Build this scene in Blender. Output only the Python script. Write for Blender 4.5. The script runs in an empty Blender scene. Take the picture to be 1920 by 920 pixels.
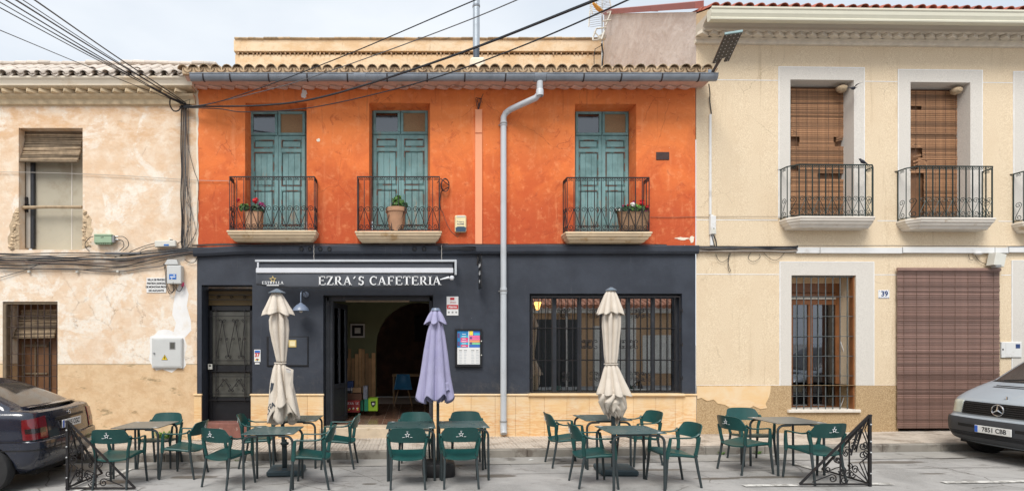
import bpy, bmesh, math, random
from math import sin, cos, pi, radians, sqrt, atan2, tan
from mathutils import Vector, Matrix, Euler
random.seed(7)
scene = bpy.context.scene
COL = scene.collection

# ---------------------------------------------------------------- camera, world, sun, exposure
F = 1019.2; CY = -10.4; H = 1.82; VX = 775.0; VY = 648.0
cam_d = bpy.data.cameras.new('camera'); cam = bpy.data.objects.new('camera', cam_d); COL.objects.link(cam)
cam.location = (0, CY, H); cam.rotation_euler = (radians(90), 0, 0)
cam_d.sensor_width = 36; cam_d.lens = 36 * F / 1920
cam_d.shift_x = (960 - VX) / 1920; cam_d.shift_y = (VY - 460) / 1920
cam_d.clip_start = 0.05; cam_d.clip_end = 1500
scene.camera = cam

SUN_EL, SUN_AZ = radians(52), radians(200)
w = bpy.data.worlds.new('World'); scene.world = w; w.use_nodes = True
wn = w.node_tree.nodes; wl = w.node_tree.links; wn.clear()
wo = wn.new('ShaderNodeOutputWorld'); bg = wn.new('ShaderNodeBackground')
sky = wn.new('ShaderNodeTexSky'); sky.sky_type = 'NISHITA'; sky.sun_disc = False
sky.sun_elevation = SUN_EL; sky.sun_rotation = SUN_AZ; sky.air_density = 1.0; sky.dust_density = 3.0
wtc = wn.new('ShaderNodeTexCoord'); wmap = wn.new('ShaderNodeMapping'); wmap.inputs['Scale'].default_value = (1, 1, 2.6)
wnz = wn.new('ShaderNodeTexNoise'); wnz.inputs['Scale'].default_value = 2.2; wnz.inputs['Detail'].default_value = 5
wrp = wn.new('ShaderNodeValToRGB')
wrp.color_ramp.elements[0].position = .34; wrp.color_ramp.elements[0].color = (4.3, 4.75, 5.3, 1)
wrp.color_ramp.elements[1].position = .66; wrp.color_ramp.elements[1].color = (5.7, 5.95, 6.2, 1)
wmx = wn.new('ShaderNodeMix'); wmx.data_type = 'RGBA'; wmx.inputs[0].default_value = .93
wl.new(wtc.outputs['Generated'], wmap.inputs['Vector']); wl.new(wmap.outputs[0], wnz.inputs['Vector'])
wl.new(wnz.outputs['Fac'], wrp.inputs['Fac'])
wl.new(sky.outputs[0], wmx.inputs[6]); wl.new(wrp.outputs['Color'], wmx.inputs[7])
wl.new(wmx.outputs[2], bg.inputs['Color']); bg.inputs['Strength'].default_value = 0.076
wl.new(bg.outputs[0], wo.inputs[0])

sd = bpy.data.lights.new('sun', 'SUN'); so = bpy.data.objects.new('sun', sd); COL.objects.link(so)
sd.energy = 1.5; sd.angle = radians(28); sd.color = (1.0, .965, .91)
dv = Vector((sin(SUN_AZ) * cos(SUN_EL), cos(SUN_AZ) * cos(SUN_EL), sin(SUN_EL)))   # towards the sun
so.rotation_euler = dv.to_track_quat('Z', 'Y').to_euler(); so.location = (-3, -12, 15)
vs = scene.view_settings; vs.view_transform = 'Standard'; vs.look = 'None'; vs.gamma = 1; vs.use_curve_mapping = False
vs.exposure = 1.2
scene.cycles.max_bounces = 6; scene.cycles.glossy_bounces = 3; scene.cycles.transparent_max_bounces = 8

# ---------------------------------------------------------------- pixel -> world helpers (photo pixels, 1920 wide)
def X(px, y=0.0): return (px - VX) * (y - CY) / F
def Z(py, y=0.0): return H + (VY - py) * (y - CY) / F
PIV = 5.41; RA = radians(1.16)          # right house turns away slightly; built straight, rotated at the end
def RX(px, y=0.0):                      # local x on right house for a photo column
    t = (px - VX) / F; c, s = cos(RA), sin(RA)
    return PIV + (t * (y * c - CY) - PIV + y * s) / (c - t * s)
def RZ(py, px=1310, y=0.0):
    u = RX(px, y) - PIV; Y = u * sin(RA) + y * cos(RA)
    return H + (VY - py) * (Y - CY) / F
def gr(x): return -.05 + .0103 * x      # road level
def gs(x): return .08 + .0103 * x       # pavement level
def kerb(x): return -1.43 + .016 * (x + 3)
R_LIST = []                             # right-house things

# ---------------------------------------------------------------- mesh building
class MB:
    def __init__(s): s.v = []; s.f = []; s.m = []; s.s = []
    def add(s, vs, fs, mi=0, sm=False):
        b = len(s.v); s.v += [tuple(p) for p in vs]
        for q in fs: s.f.append(tuple(b + i for i in q)); s.m.append(mi); s.s.append(sm)
        return s
    def box(s, x0, x1, y0, y1, z0, z1, mi=0):
        if x0 > x1: x0, x1 = x1, x0
        if y0 > y1: y0, y1 = y1, y0
        if z0 > z1: z0, z1 = z1, z0
        vs = [(x0,y0,z0),(x1,y0,z0),(x1,y1,z0),(x0,y1,z0),(x0,y0,z1),(x1,y0,z1),(x1,y1,z1),(x0,y1,z1)]
        return s.add(vs, [(0,3,2,1),(4,5,6,7),(0,1,5,4),(1,2,6,5),(2,3,7,6),(3,0,4,7)], mi)
    def cbox(s, x0, x1, y0, y1, z0, z1, c=.01, mi=0):
        if x0 > x1: x0, x1 = x1, x0
        if y0 > y1: y0, y1 = y1, y0
        if z0 > z1: z0, z1 = z1, z0
        c = min(c, (x1-x0)*.45, (y1-y0)*.45, (z1-z0)*.45)
        vs = []; idx = {}
        for ix, (xa, xi) in enumerate(((x0, x0+c), (x1, x1-c))):
            for iy, (ya, yi) in enumerate(((y0, y0+c), (y1, y1-c))):
                for iz, (za, zi) in enumerate(((z0, z0+c), (z1, z1-c))):
                    for k, p in enumerate(((xa, yi, zi), (xi, ya, zi), (xi, yi, za))):
                        idx[ix,iy,iz,k] = len(vs); vs.append(p)
        I = lambda a,b,c_,k: idx[a,b,c_,k]
        fs = []
        for a in (0,1):
            q = [I(a,0,0,0),I(a,1,0,0),I(a,1,1,0),I(a,0,1,0)]; fs.append(q if a else q[::-1])
            q = [I(0,a,0,1),I(1,a,0,1),I(1,a,1,1),I(0,a,1,1)]; fs.append(q[::-1] if a else q)
            q = [I(0,0,a,2),I(1,0,a,2),I(1,1,a,2),I(0,1,a,2)]; fs.append(q if a else q[::-1])
        for a in (0,1):
            for b in (0,1):
                q = [I(a,b,0,0),I(a,b,1,0),I(a,b,1,1),I(a,b,0,1)]; fs.append(q if a==b else q[::-1])
                q = [I(a,0,b,0),I(a,1,b,0),I(a,1,b,2),I(a,0,b,2)]; fs.append(q[::-1] if a==b else q)
                q = [I(0,a,b,1),I(1,a,b,1),I(1,a,b,2),I(0,a,b,2)]; fs.append(q if a==b else q[::-1])
                for d in (0,1):
                    q = [I(a,b,d,0),I(a,b,d,1),I(a,b,d,2)]
                    fs.append(q if (a+b+d) % 2 == 1 else q[::-1])
        return s.add(vs, fs, mi)
    def quad(s, a, b, c, d, mi=0): return s.add([a,b,c,d], [(0,1,2,3)], mi)
    def tube(s, pts, r=.01, n=6, mi=0, caps=True, flat=None, phase=0.0):
        pts = [Vector(p) for p in pts]; N = len(pts); rr = r if isinstance(r, (list, tuple)) else [r]*N
        vs = []; up = None
        for i, p in enumerate(pts):
            t = (pts[min(i+1, N-1)] - pts[max(i-1, 0)])
            if t.length < 1e-9: t = Vector((0,0,1))
            t.normalize()
            if up is None:
                up = Vector((0,1,0)) if abs(t.y) < .8 else Vector((1,0,0))
            a = up - t * up.dot(t)
            if a.length < 1e-5: a = t.orthogonal()
            a.normalize(); up = a; b = t.cross(a)
            for k in range(n):
                an = 2*pi*(k + phase)/n
                ca, cb = cos(an), sin(an)
                if flat: ca *= flat
                vs.append(p + (a*ca + b*cb) * rr[i])
        fs = []
        for i in range(N-1):
            for k in range(n):
                k2 = (k+1) % n
                fs.append((i*n+k, (i+1)*n+k, (i+1)*n+k2, i*n+k2))
        if caps: fs += [tuple(range(n)), tuple(range(n*N-1, n*(N-1)-1, -1))]
        return s.add(vs, [f[::-1] for f in fs], mi, n > 4)
    def lathe(s, prof, n=20, c=(0,0,0), mi=0, axis='z', sm=True):
        vs = []
        for r, h in prof:
            for k in range(n):
                a = 2*pi*k/n; x, y = r*cos(a), r*sin(a)
                p = (x, y, h) if axis == 'z' else ((x, h, y) if axis == 'y' else (h, x, y))
                vs.append((p[0]+c[0], p[1]+c[1], p[2]+c[2]))
        fs = []
        for i in range(len(prof)-1):
            for k in range(n):
                k2 = (k+1) % n; fs.append((i*n+k, i*n+k2, (i+1)*n+k2, (i+1)*n+k))
        if axis == 'y': fs = [f[::-1] for f in fs]
        return s.add(vs, fs, mi, sm)
    def prism(s, poly, y0, y1, mi=0):            # polygon in xz, extruded along y
        n = len(poly)
        ar = sum(poly[i][0]*poly[(i+1)%n][1]-poly[(i+1)%n][0]*poly[i][1] for i in range(n))
        if ar < 0: poly = poly[::-1]
        vs = [(x, y0, z) for x, z in poly] + [(x, y1, z) for x, z in poly]
        fs = [tuple(range(n)), tuple(range(2*n-1, n-1, -1))]
        for i in range(n):
            j = (i+1) % n; fs.append((j, i, n+i, n+j))
        return s.add(vs, fs, mi)
    def prismx(s, poly, x0, x1, mi=0):           # polygon in yz, extruded along x
        n = len(poly)
        ar = sum(poly[i][0]*poly[(i+1)%n][1]-poly[(i+1)%n][0]*poly[i][1] for i in range(n))
        if ar < 0: poly = poly[::-1]
        vs = [(x0, y, z) for y, z in poly] + [(x1, y, z) for y, z in poly]
        fs = [tuple(range(n-1, -1, -1)), tuple(range(n, 2*n))]
        for i in range(n):
            j = (i+1) % n; fs.append((i, j, n+j, n+i))
        return s.add(vs, fs, mi)
    def prismz(s, poly, z0, z1, mi=0):
        n = len(poly)
        ar = sum(poly[i][0]*poly[(i+1)%n][1]-poly[(i+1)%n][0]*poly[i][1] for i in range(n))
        if ar < 0: poly = poly[::-1]
        vs = [(x, y, z0) for x, y in poly] + [(x, y, z1) for x, y in poly]
        fs = [tuple(range(n-1, -1, -1)), tuple(range(n, 2*n))]
        for i in range(n):
            j = (i+1) % n; fs.append((i, j, n+j, n+i))
        return s.add(vs, fs, mi)
    def grid(s, fn, nu, nv, mi=0, closed=False, sm=True):
        vs = [fn(i/(nu if closed else nu-1), j/(nv-1)) for j in range(nv) for i in range(nu)]
        fs = []
        for j in range(nv-1):
            for i in range(nu if closed else nu-1):
                i2 = (i+1) % nu; fs.append((j*nu+i, j*nu+i2, (j+1)*nu+i2, (j+1)*nu+i))
        return s.add(vs, fs, mi, sm)
    def xf(s, M, start=0):
        for i in range(start, len(s.v)): s.v[i] = tuple(M @ Vector(s.v[i]))
        return s
    def mesh(s, name, mats, off=(0,0,0), ang=35):
        me = bpy.data.meshes.new(name)
        me.from_pydata([(x-off[0], y-off[1], z-off[2]) for x,y,z in s.v], [], s.f)
        if not isinstance(mats, (list, tuple)): mats = [mats]
        for m in mats: me.materials.append(MATS[m] if isinstance(m, str) else m)
        me.polygons.foreach_set('material_index', s.m)
        me.polygons.foreach_set('use_smooth', s.s)
        me.update()
        if any(s.s): me.set_sharp_from_angle(angle=radians(ang))
        return me
    def build(s, name, mats, parent=None, loc=None, ang=35):
        if loc is None: loc = ORG[parent] if parent is not None else (0,0,0)
        me = s.mesh(name, mats, loc, ang)
        return put(name, me, parent, loc)

ORG = {}
def put(name, me, parent=None, loc=(0,0,0), rot=(0,0,0), sc=None):
    o = bpy.data.objects.new(name, me); COL.objects.link(o)
    loc = Vector(loc); ORG[o] = loc
    if parent is not None: o.parent = parent; o.location = loc - Vector(ORG[parent])
    else: o.location = loc
    o.rotation_euler = rot
    if sc: o.scale = sc
    return o
def tag(o, label=None, cat=None, group=None, kind=None):
    if label: o['label'] = label
    if cat: o['category'] = cat
    if group: o['group'] = group
    if kind: o['kind'] = kind
    return o
def thing(name, loc, label, cat, group=None, right=False):
    o = bpy.data.objects.new(name, None); COL.objects.link(o); o.empty_display_size = .1
    o.location = loc; ORG[o] = Vector(loc)
    if right: R_LIST.append(o)
    return tag(o, label, cat, group)
def single(mb, name, mats, label, cat, group=None, loc=(0,0,0), right=False, kind=None, ang=35):
    o = mb.build(name, mats, None, loc, ang)
    if right: R_LIST.append(o)
    return tag(o, label, cat, group, kind)
def copy_tree(o, parent=None):
    c = o.copy(); COL.objects.link(c); ORG[c] = ORG[o]
    if parent is not None: c.parent = parent; c.matrix_parent_inverse = o.matrix_parent_inverse.copy()
    for ch in [x for x in KIDS.get(o, [])]: copy_tree(ch, c)
    return c
KIDS = {}
def index_kids(o):
    for ch in o.children:
        KIDS.setdefault(o, []).append(ch); index_kids(ch)
def spiral(cx, cz, r, turns, a0, d=1, y=0, n=16, r1=.25):
    out = []
    for i in range(n+1):
        t = i/n; rad = r*(1-(1-r1)*t); a = a0 + d*2*pi*turns*t
        out.append((cx+rad*cos(a), y, cz+rad*sin(a)))
    return out
def text_mesh(txt, size, mat, bold=0.0, ext=.001, align='CENTER', shear=0, sx=1.0):
    cu = bpy.data.curves.new('t', 'FONT'); cu.body = txt; cu.size = size; cu.extrude = ext; cu.offset = bold
    cu.align_x = align; cu.align_y = 'CENTER'; cu.shear = shear; cu.resolution_u = 3
    o = bpy.data.objects.new('t', cu); COL.objects.link(o)
    bpy.context.view_layer.update()
    me = bpy.data.meshes.new_from_object(o.evaluated_get(bpy.context.evaluated_depsgraph_get()))
    bpy.data.objects.remove(o); bpy.data.curves.remove(cu)
    me.transform(Matrix.Rotation(pi/2, 4, 'X') @ Matrix.Diagonal((sx, 1, 1, 1)))
    me.materials.clear(); me.materials.append(MATS[mat]); return me
def text(txt, size, mat, loc, parent=None, name='lettering', **k):
    return put(name, text_mesh(txt, size, mat, **k), parent, loc)
def star_mb(cx, cz, R, y0, y1, inner=.42, hollow=None, rot=pi/2):
    mb = MB()
    P = lambda R_, k: (cx + (R_ if k % 2 == 0 else R_*inner)*cos(rot+k*pi/5), cz + (R_ if k % 2 == 0 else R_*inner)*sin(rot+k*pi/5))
    for k in range(10):
        if hollow: poly = [P(R,k), P(R,k+1), P(R*hollow,k+1), P(R*hollow,k)]
        else: poly = [(cx,cz), P(R,k), P(R,k+1)]
        mb.prism(poly, y0, y1)
    return mb

# ---------------------------------------------------------------- materials
MATS = {}
class NB:
    def __init__(s, name):
        s.m = bpy.data.materials.new(name); s.m.use_nodes = True; MATS[name] = s.m
        s.nt = s.m.node_tree; s.N = s.nt.nodes; s.L = s.nt.links
        s.p = s.N['Principled BSDF']; s.out = s.N['Material Output']
        s.tc = s.N.new('ShaderNodeTexCoord'); s.co = s.tc.outputs['Object']
    def set(s, sock, v):
        if isinstance(v, bpy.types.NodeSocket): s.L.new(v, sock)
        else:
            if isinstance(v, (tuple, list)) and len(v) == 3 and sock.type == 'RGBA': v = (*v, 1)
            sock.default_value = v
    def map(s, scale=(1,1,1), loc=(0,0,0), rot=(0,0,0), v=None):
        n = s.N.new('ShaderNodeMapping'); s.L.new(v or s.co, n.inputs[0])
        n.inputs['Scale'].default_value = scale; n.inputs['Location'].default_value = loc; n.inputs['Rotation'].default_value = rot
        return n.outputs[0]
    def noise(s, scale=5, det=4, rough=.55, v=None, dist=0.0, col=False):
        n = s.N.new('ShaderNodeTexNoise'); s.L.new(v or s.co, n.inputs['Vector'])
        n.inputs['Scale'].default_value = scale; n.inputs['Detail'].default_value = det
        n.inputs['Roughness'].default_value = rough; n.inputs['Distortion'].default_value = dist
        return n.outputs['Color' if col else 'Fac']
    def voro(s, scale=5, feat='DISTANCE_TO_EDGE', v=None):
        n = s.N.new('ShaderNodeTexVoronoi'); n.feature = feat; s.L.new(v or s.co, n.inputs['Vector'])
        n.inputs['Scale'].default_value = scale; return n.outputs['Distance']
    def math(s, op, a, b=None, c=None, clamp=False):
        n = s.N.new('ShaderNodeMath'); n.operation = op; n.use_clamp = clamp; s.set(n.inputs[0], a)
        if b is not None: s.set(n.inputs[1], b)
        if c is not None: s.set(n.inputs[2], c)
        return n.outputs[0]
    def ramp(s, fac, stops, interp='LINEAR'):
        n = s.N.new('ShaderNodeValToRGB'); s.set(n.inputs[0], fac); cr = n.color_ramp; cr.interpolation = interp
        while len(cr.elements) < len(stops): cr.elements.new(.5)
        for e, (p, c) in zip(cr.elements, stops):
            e.position = p; e.color = (c, c, c, 1) if isinstance(c, (int, float)) else (*c, 1)
        return n.outputs['Color']
    def mask(s, fac, a, b):    # smooth 0..1 between a and b
        n = s.N.new('ShaderNodeMapRange'); n.interpolation_type = 'SMOOTHSTEP'; s.set(n.inputs['Value'], fac)
        n.inputs['From Min'].default_value = a; n.inputs['From Max'].default_value = b
        return n.outputs[0]
    def mix(s, fac, a, b, mode='MIX'):
        n = s.N.new('ShaderNodeMix'); n.data_type = 'RGBA'; n.blend_type = mode; n.clamp_factor = True
        s.set(n.inputs[0], fac); s.set(n.inputs[6], a); s.set(n.inputs[7], b); return n.outputs[2]
    def sep(s, v=None):
        n = s.N.new('ShaderNodeSeparateXYZ'); s.L.new(v or s.co, n.inputs[0]); return n.outputs
    def bump(s, h, strength=.3, dist=.01):
        n = s.N.new('ShaderNodeBump'); s.L.new(h, n.inputs['Height']); n.inputs['Strength'].default_value = strength
        n.inputs['Distance'].default_value = dist
        if s.p.inputs['Normal'].is_linked: s.L.new(s.p.inputs['Normal'].links[0].from_socket, n.inputs['Normal'])
        s.L.new(n.outputs[0], s.p.inputs['Normal'])
    def rnd(s):
        n = s.N.new('ShaderNodeObjectInfo'); return n.outputs['Random']
    def col(s, c): s.set(s.p.inputs['Base Color'], c)
    def rough(s, v): s.set(s.p.inputs['Roughness'], v)
    def inp(s, k, v): s.set(s.p.inputs[k], v)
def mul(c, k): return tuple(min(1, x*k) for x in c)
def mat(name, c, rough=.6, metal=0.0, var=.15, scale=7, bump=0.0, bs=60, c2=None, c2m=(.5,.7), c2s=3, coat=0, rv=0.0, spec=.5, world=False, bd=.004):
    b = NB(name)
    if world: 
        g = b.N.new('ShaderNodeNewGeometry'); b.co = g.outputs['Position']
    base = b.ramp(b.noise(scale, 5, .6), [(.25, mul(c, 1-var)), (.75, mul(c, 1+var))])
    if c2: base = b.mix(b.mask(b.noise(c2s, 6, .65), *c2m), base, c2)
    if rv:
        hv = b.N.new('ShaderNodeHueSaturation'); b.L.new(base, hv.inputs['Color'])
        b.set(hv.inputs['Value'], b.math('MULTIPLY_ADD', b.rnd(), 2*rv, 1-rv)); base = hv.outputs[0]
    b.col(base); b.rough(b.math('MULTIPLY_ADD', b.noise(scale*2, 3), .2, max(0, rough-.1))); b.inp('Metallic', metal); b.inp('Coat Weight', coat)
    b.inp('Specular IOR Level', spec)
    if bump: b.bump(b.noise(bs, 4, .6), bump, bd)
    return b
def wallmat(name): 
    b = NB(name); g = b.N.new('ShaderNodeNewGeometry'); b.co = g.outputs['Position']; return b
# orange limewash
b = wallmat('orange_wash')
n1 = b.noise(1.3, 6, .62, dist=.6); n2 = b.noise(6, 6, .7); st = b.noise(1.0, 5, .6, v=b.map((5, 5, .6)))
z = b.sep()[2]
c = b.mix(b.mask(n1, .40, .60), (.76, .185, .045), (.58, .105, .026))
zz = b.math('ADD', z, b.math('MULTIPLY', b.math('SUBTRACT', n1, .5), 2.2))
c = b.mix(b.math('MULTIPLY', b.mask(zz, 5.1, 4.1), .9), c, (.50, .082, .024))
c = b.mix(b.math('MULTIPLY', b.mask(zz, 4.9, 6.3), .55), c, (.82, .26, .07))
c = b.mix(b.math('MULTIPLY', b.mask(n2, .50, .70), .5), c, (.84, .32, .13))
c = b.mix(b.math('MULTIPLY', b.mask(st, .56, .72), .4), c, (.85, .34, .15))
c = b.mix(b.math('MULTIPLY', b.mask(b.noise(3.1, 8, .75, dist=1.5), .54, .66), .5), c, (.38, .055, .018))
dr = b.noise(1.0, 5, .6, v=b.map((14, 14, .5)))
c = b.mix(b.math('MULTIPLY', b.math('MULTIPLY', b.mask(dr, .56, .70), b.mask(z, 5.2, 6.7)), .45), c, (.42, .09, .03))
ck = b.voro(1.5, v=b.map(v=b.mix(.16, b.co, b.noise(3, 4, .6, col=True))))
ckm = b.math('MULTIPLY', b.mask(ck, .007, .001), b.mask(b.noise(.9, 2), .5, .6))
c = b.mix(b.math('MULTIPLY', ckm, .55), c, (.28, .045, .02))
c = b.mix(b.mask(b.noise(14, 3, .5), .745, .77), c, (.85, .55, .4))
b.col(c); b.rough(.9); b.bump(b.noise(9, 6, .65), .35, .03); b.bump(b.noise(70, 3), .25, .004)
# peeling peach plaster
b = wallmat('peach_plaster')
z = b.sep()[2]; n1 = b.noise(1.1, 7, .66, dist=.7); n2 = b.noise(3.3, 8, .7, dist=.4); n3 = b.noise(13, 5, .7)
c = b.mix(b.mask(n2, .4, .65), (.74, .56, .40), (.80, .67, .53))
c = b.mix(b.math('MULTIPLY', b.mask(n1, .50, .56), b.mask(n3, .3, .55)), c, (.82, .74, .635))
c = b.mix(b.math('MULTIPLY', b.mask(b.noise(1.7, 7, .7, v=b.map(loc=(4, 2, 9))), .53, .64), .6), c, (.70, .48, .30))
c = b.mix(b.math('MULTIPLY', b.mask(z, 5.35, 5.9), b.math('MULTIPLY', b.mask(b.noise(2.2, 7, .7, v=b.map((1, 1, 2.2))), .44, .6), .6)), c, (.62, .36, .17))
lo = b.mask(b.math('ADD', z, b.math('MULTIPLY', b.math('SUBTRACT', n2, .5), .03)), 1.475, 1.465)
cl = b.mix(b.mask(n2, .4, .62), (.70, .51, .315), (.62, .42, .24))
cl = b.mix(b.math('MULTIPLY', b.mask(b.noise(2.1, 6, .7, v=b.map((1, 1, 3))), .58, .66), .8), cl, (.30, .22, .12))
c = b.mix(lo, c, cl)
c = b.mix(b.math('MULTIPLY', b.mask(b.math('ABSOLUTE', b.math('SUBTRACT', z, 1.47)), .016, .004), .6), c, (.24, .19, .11))
v = b.map(v=b.mix(.30, b.co, b.noise(1.8, 7, .7, col=True)))
ck = b.voro(2.6, v=v)
reg = b.math('MULTIPLY', b.mask(z, 3.5, 3.0), b.mask(z, 1.4, 1.55)); reg = b.math('MAXIMUM', reg, b.math('MULTIPLY', b.mask(b.noise(.8, 2), .55, .65), .8))
ckm = b.math('MULTIPLY', b.math('MULTIPLY', b.mask(ck, .0075, .001), reg), b.mask(b.noise(1.5, 3, v=b.map(loc=(5, 1, 3))), .46, .56))
c = b.mix(b.math('MULTIPLY', ckm, .5), c, (.33, .2, .12))
b.col(c); b.rough(.95); b.bump(b.math('MULTIPLY_ADD', ckm, -.6, b.noise(5, 8, .68)), .55, .035); b.bump(b.noise(60, 3), .3, .005)
# speckled beige render of the right house
b = wallmat('beige_render')
sp = b.noise(85, 3, .6); n1 = b.noise(1.2, 5, .6)
c = b.mix(b.mask(sp, .35, .68), (.62, .485, .325), (.81, .685, .505))
c = b.mix(b.math('MULTIPLY', b.mask(n1, .45, .7), .35), c, (.62, .475, .315))
c = b.mix(b.math('MULTIPLY', b.mask(b.noise(1.0, 6, .7, v=b.map((7, 7, .45))), .57, .70), .38), c, (.42, .30, .17))
ck = b.voro(1.3, v=b.map(v=b.mix(.25, b.co, b.noise(2.0, 6, .7, col=True))))
c = b.mix(b.math('MULTIPLY', b.math('MULTIPLY', b.mask(ck, .005, .001), b.mask(b.noise(.8, 2), .52, .62)), .5), c, (.30, .21, .12))
b.col(c); b.rough(.95); b.bump(sp, .5, .006)
b = wallmat('brown_render')
sp = b.noise(70, 3, .65)
c = b.mix(b.mask(sp, .35, .65), (.33, .215, .105), (.56, .41, .24)); b.col(c); b.rough(.95); b.bump(sp, .7, .012)
b = wallmat('pale_surround')
sp = b.noise(90, 3, .6); c = b.mix(b.mask(sp, .3, .65), (.53, .50, .455), (.68, .645, .59)); b.col(c); b.rough(.9); b.bump(sp, .3, .004)
b = wallmat('pink_render')
n1 = b.noise(1.6, 7, .7, dist=.6)
c = b.mix(b.mask(n1, .35, .65), (.52, .43, .385), (.64, .56, .515)); c = b.mix(b.math('MULTIPLY', b.mask(b.noise(3, 8, .75), .56, .66), .35), c, (.38, .31, .26))
b.col(c); b.rough(.95); b.bump(b.noise(4, 7, .65), .6, .06)
b = wallmat('parapet_plaster')
n1 = b.noise(2.0, 7, .7, v=b.map((1, 1, 1.8)))
c = b.mix(b.mask(n1, .38, .62), (.66, .46, .27), (.74, .58, .40)); c = b.mix(b.math('MULTIPLY', b.mask(b.noise(3, 8, .75, v=b.map((3, 3, .7))), .55, .7), .6), c, (.42, .30, .18))
b.col(c); b.rough(.95); b.bump(b.noise(8, 7, .7), .5, .03)
# navy paint
b = wallmat('navy_paint')
n1 = b.noise(1.6, 6, .65); st = b.noise(1.0, 6, .65, v=b.map((9, 9, .8)))
c = b.mix(b.mask(n1, .35, .68), (.0225, .028, .041), (.035, .043, .060))
c = b.mix(b.math('MULTIPLY', b.math('MULTIPLY', b.mask(st, .58, .74), b.mask(b.noise(1.3, 2), .46, .58)), .4), c, (.14, .14, .155))
zq = b.sep()[2]
c = b.mix(b.math('MULTIPLY', b.math('MULTIPLY', b.mask(b.noise(3.5, 7, .75), .5, .7), b.mask(zq, 1.7, .95)), .45), c, (.12, .11, .10))
c = b.mix(b.mask(b.noise(22, 2, .5), .765, .785), c, (.20, .20, .22))
b.col(c); b.rough(.62); b.bump(b.noise(6, 6, .6), .3, .02); b.bump(b.noise(55, 3), .2, .003)
# honey stone slabs
b = NB('honey_stone')
g = b.N.new('ShaderNodeNewGeometry'); wp = g.outputs['Position']
n1 = b.noise(2.3, 7, .62, v=b.map((1, 1, 1.3), v=wp), dist=.5)
c = b.mix(b.mask(n1, .36, .66), (.77, .53, .275), (.78, .61, .40))
rz = b.sep(wp)[2]
vd = b.noise(3.0, 8, .7, v=b.map((.7, .7, 5), v=wp), dist=2.5)
c = b.mix(b.math('MULTIPLY', b.math('MULTIPLY', b.mask(vd, .44, .58), b.mask(rz, .95, .35)), .7), c, (.68, .34, .12))
hv = b.N.new('ShaderNodeHueSaturation'); b.L.new(c, hv.inputs['Color']); b.set(hv.inputs['Value'], b.math('MULTIPLY_ADD', b.rnd(), .1, .95))
b.col(hv.outputs[0]); b.rough(.55); b.bump(b.noise(25, 4), .12, .003)
# road
b = wallmat('road_concrete')
xyz = b.sep(); n1 = b.noise(.9, 7, .65, dist=.4); n2 = b.noise(60, 4, .7)
c = b.mix(b.mask(n1, .35, .65), (.235, .23, .222), (.36, .352, .342))
c = b.mix(b.math('MULTIPLY', b.mask(n2, .4, .7), .35), c, (.45, .44, .425))
c = b.mix(b.math('MULTIPLY', b.mask(b.noise(2.6, 7, .75, v=b.map((1, 1.8, 1))), .55, .64), .5), c, (.15, .14, .128))
wob = b.math('MULTIPLY', b.math('SUBTRACT', b.noise(5.5, 5, .65), .5), 1.1)
tot = None
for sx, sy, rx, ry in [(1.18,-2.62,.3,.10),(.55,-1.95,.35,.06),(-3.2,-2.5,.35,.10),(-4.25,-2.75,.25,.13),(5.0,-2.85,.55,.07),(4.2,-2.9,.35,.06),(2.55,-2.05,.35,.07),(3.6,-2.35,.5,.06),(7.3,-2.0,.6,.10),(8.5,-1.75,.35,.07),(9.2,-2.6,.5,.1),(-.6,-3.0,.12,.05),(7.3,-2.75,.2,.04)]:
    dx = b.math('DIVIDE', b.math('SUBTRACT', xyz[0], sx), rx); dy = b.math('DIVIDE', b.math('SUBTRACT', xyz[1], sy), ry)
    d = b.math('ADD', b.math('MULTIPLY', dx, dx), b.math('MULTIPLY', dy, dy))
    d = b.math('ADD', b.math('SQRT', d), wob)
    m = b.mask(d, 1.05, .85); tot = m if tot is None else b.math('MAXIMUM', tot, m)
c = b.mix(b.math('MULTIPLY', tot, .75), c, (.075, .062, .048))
v = b.map(v=b.mix(.14, b.co, b.noise(2.2, 5, .7, col=True))); ck = b.voro(1.1, v=v)
ckm = b.math('MULTIPLY', b.mask(ck, .011, .002), b.mask(b.noise(.55, 2, v=b.map(loc=(3, 7, 1))), .46, .54))
c = b.mix(b.math('MULTIPLY', ckm, .75), c, (.08, .07, .06))
b.col(c); b.rough(b.math('MULTIPLY_ADD', tot, -.35, .9)); b.bump(n2, .45, .006)
mat('gutter_concrete', (.31, .30, .28), .9, var=.16, scale=3, bump=.4, bs=60, c2=(.15, .14, .125), c2m=(.55, .68), c2s=2.4, world=True)
mat('joint_dark', (.15, .14, .13), .95)
mat('pavement_tile', (.50, .44, .375), .85, var=.12, scale=5, bump=.3, bs=80, rv=.08, c2=(.30, .25, .2), c2m=(.46, .66), c2s=2.3, world=True)
mat('kerb_stone', (.25, .23, .20), .9, var=.15, scale=5, bump=.5, bs=50, rv=.10, c2=(.14, .12, .10), c2m=(.5, .64), c2s=3, world=True)
mat('road_paint', (.60, .59, .56), .8, var=.15, scale=12, c2=(.30, .29, .27), c2m=(.44, .6), c2s=9)
mat('weed', (.10, .20, .035), .7, var=.4, scale=20)
mat('cap_white_paint', (.80, .79, .775), .9, var=.08, scale=3, bump=.3, bs=20, world=True, c2=(.76, .71, .64), c2m=(.5, .7), c2s=4)
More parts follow.
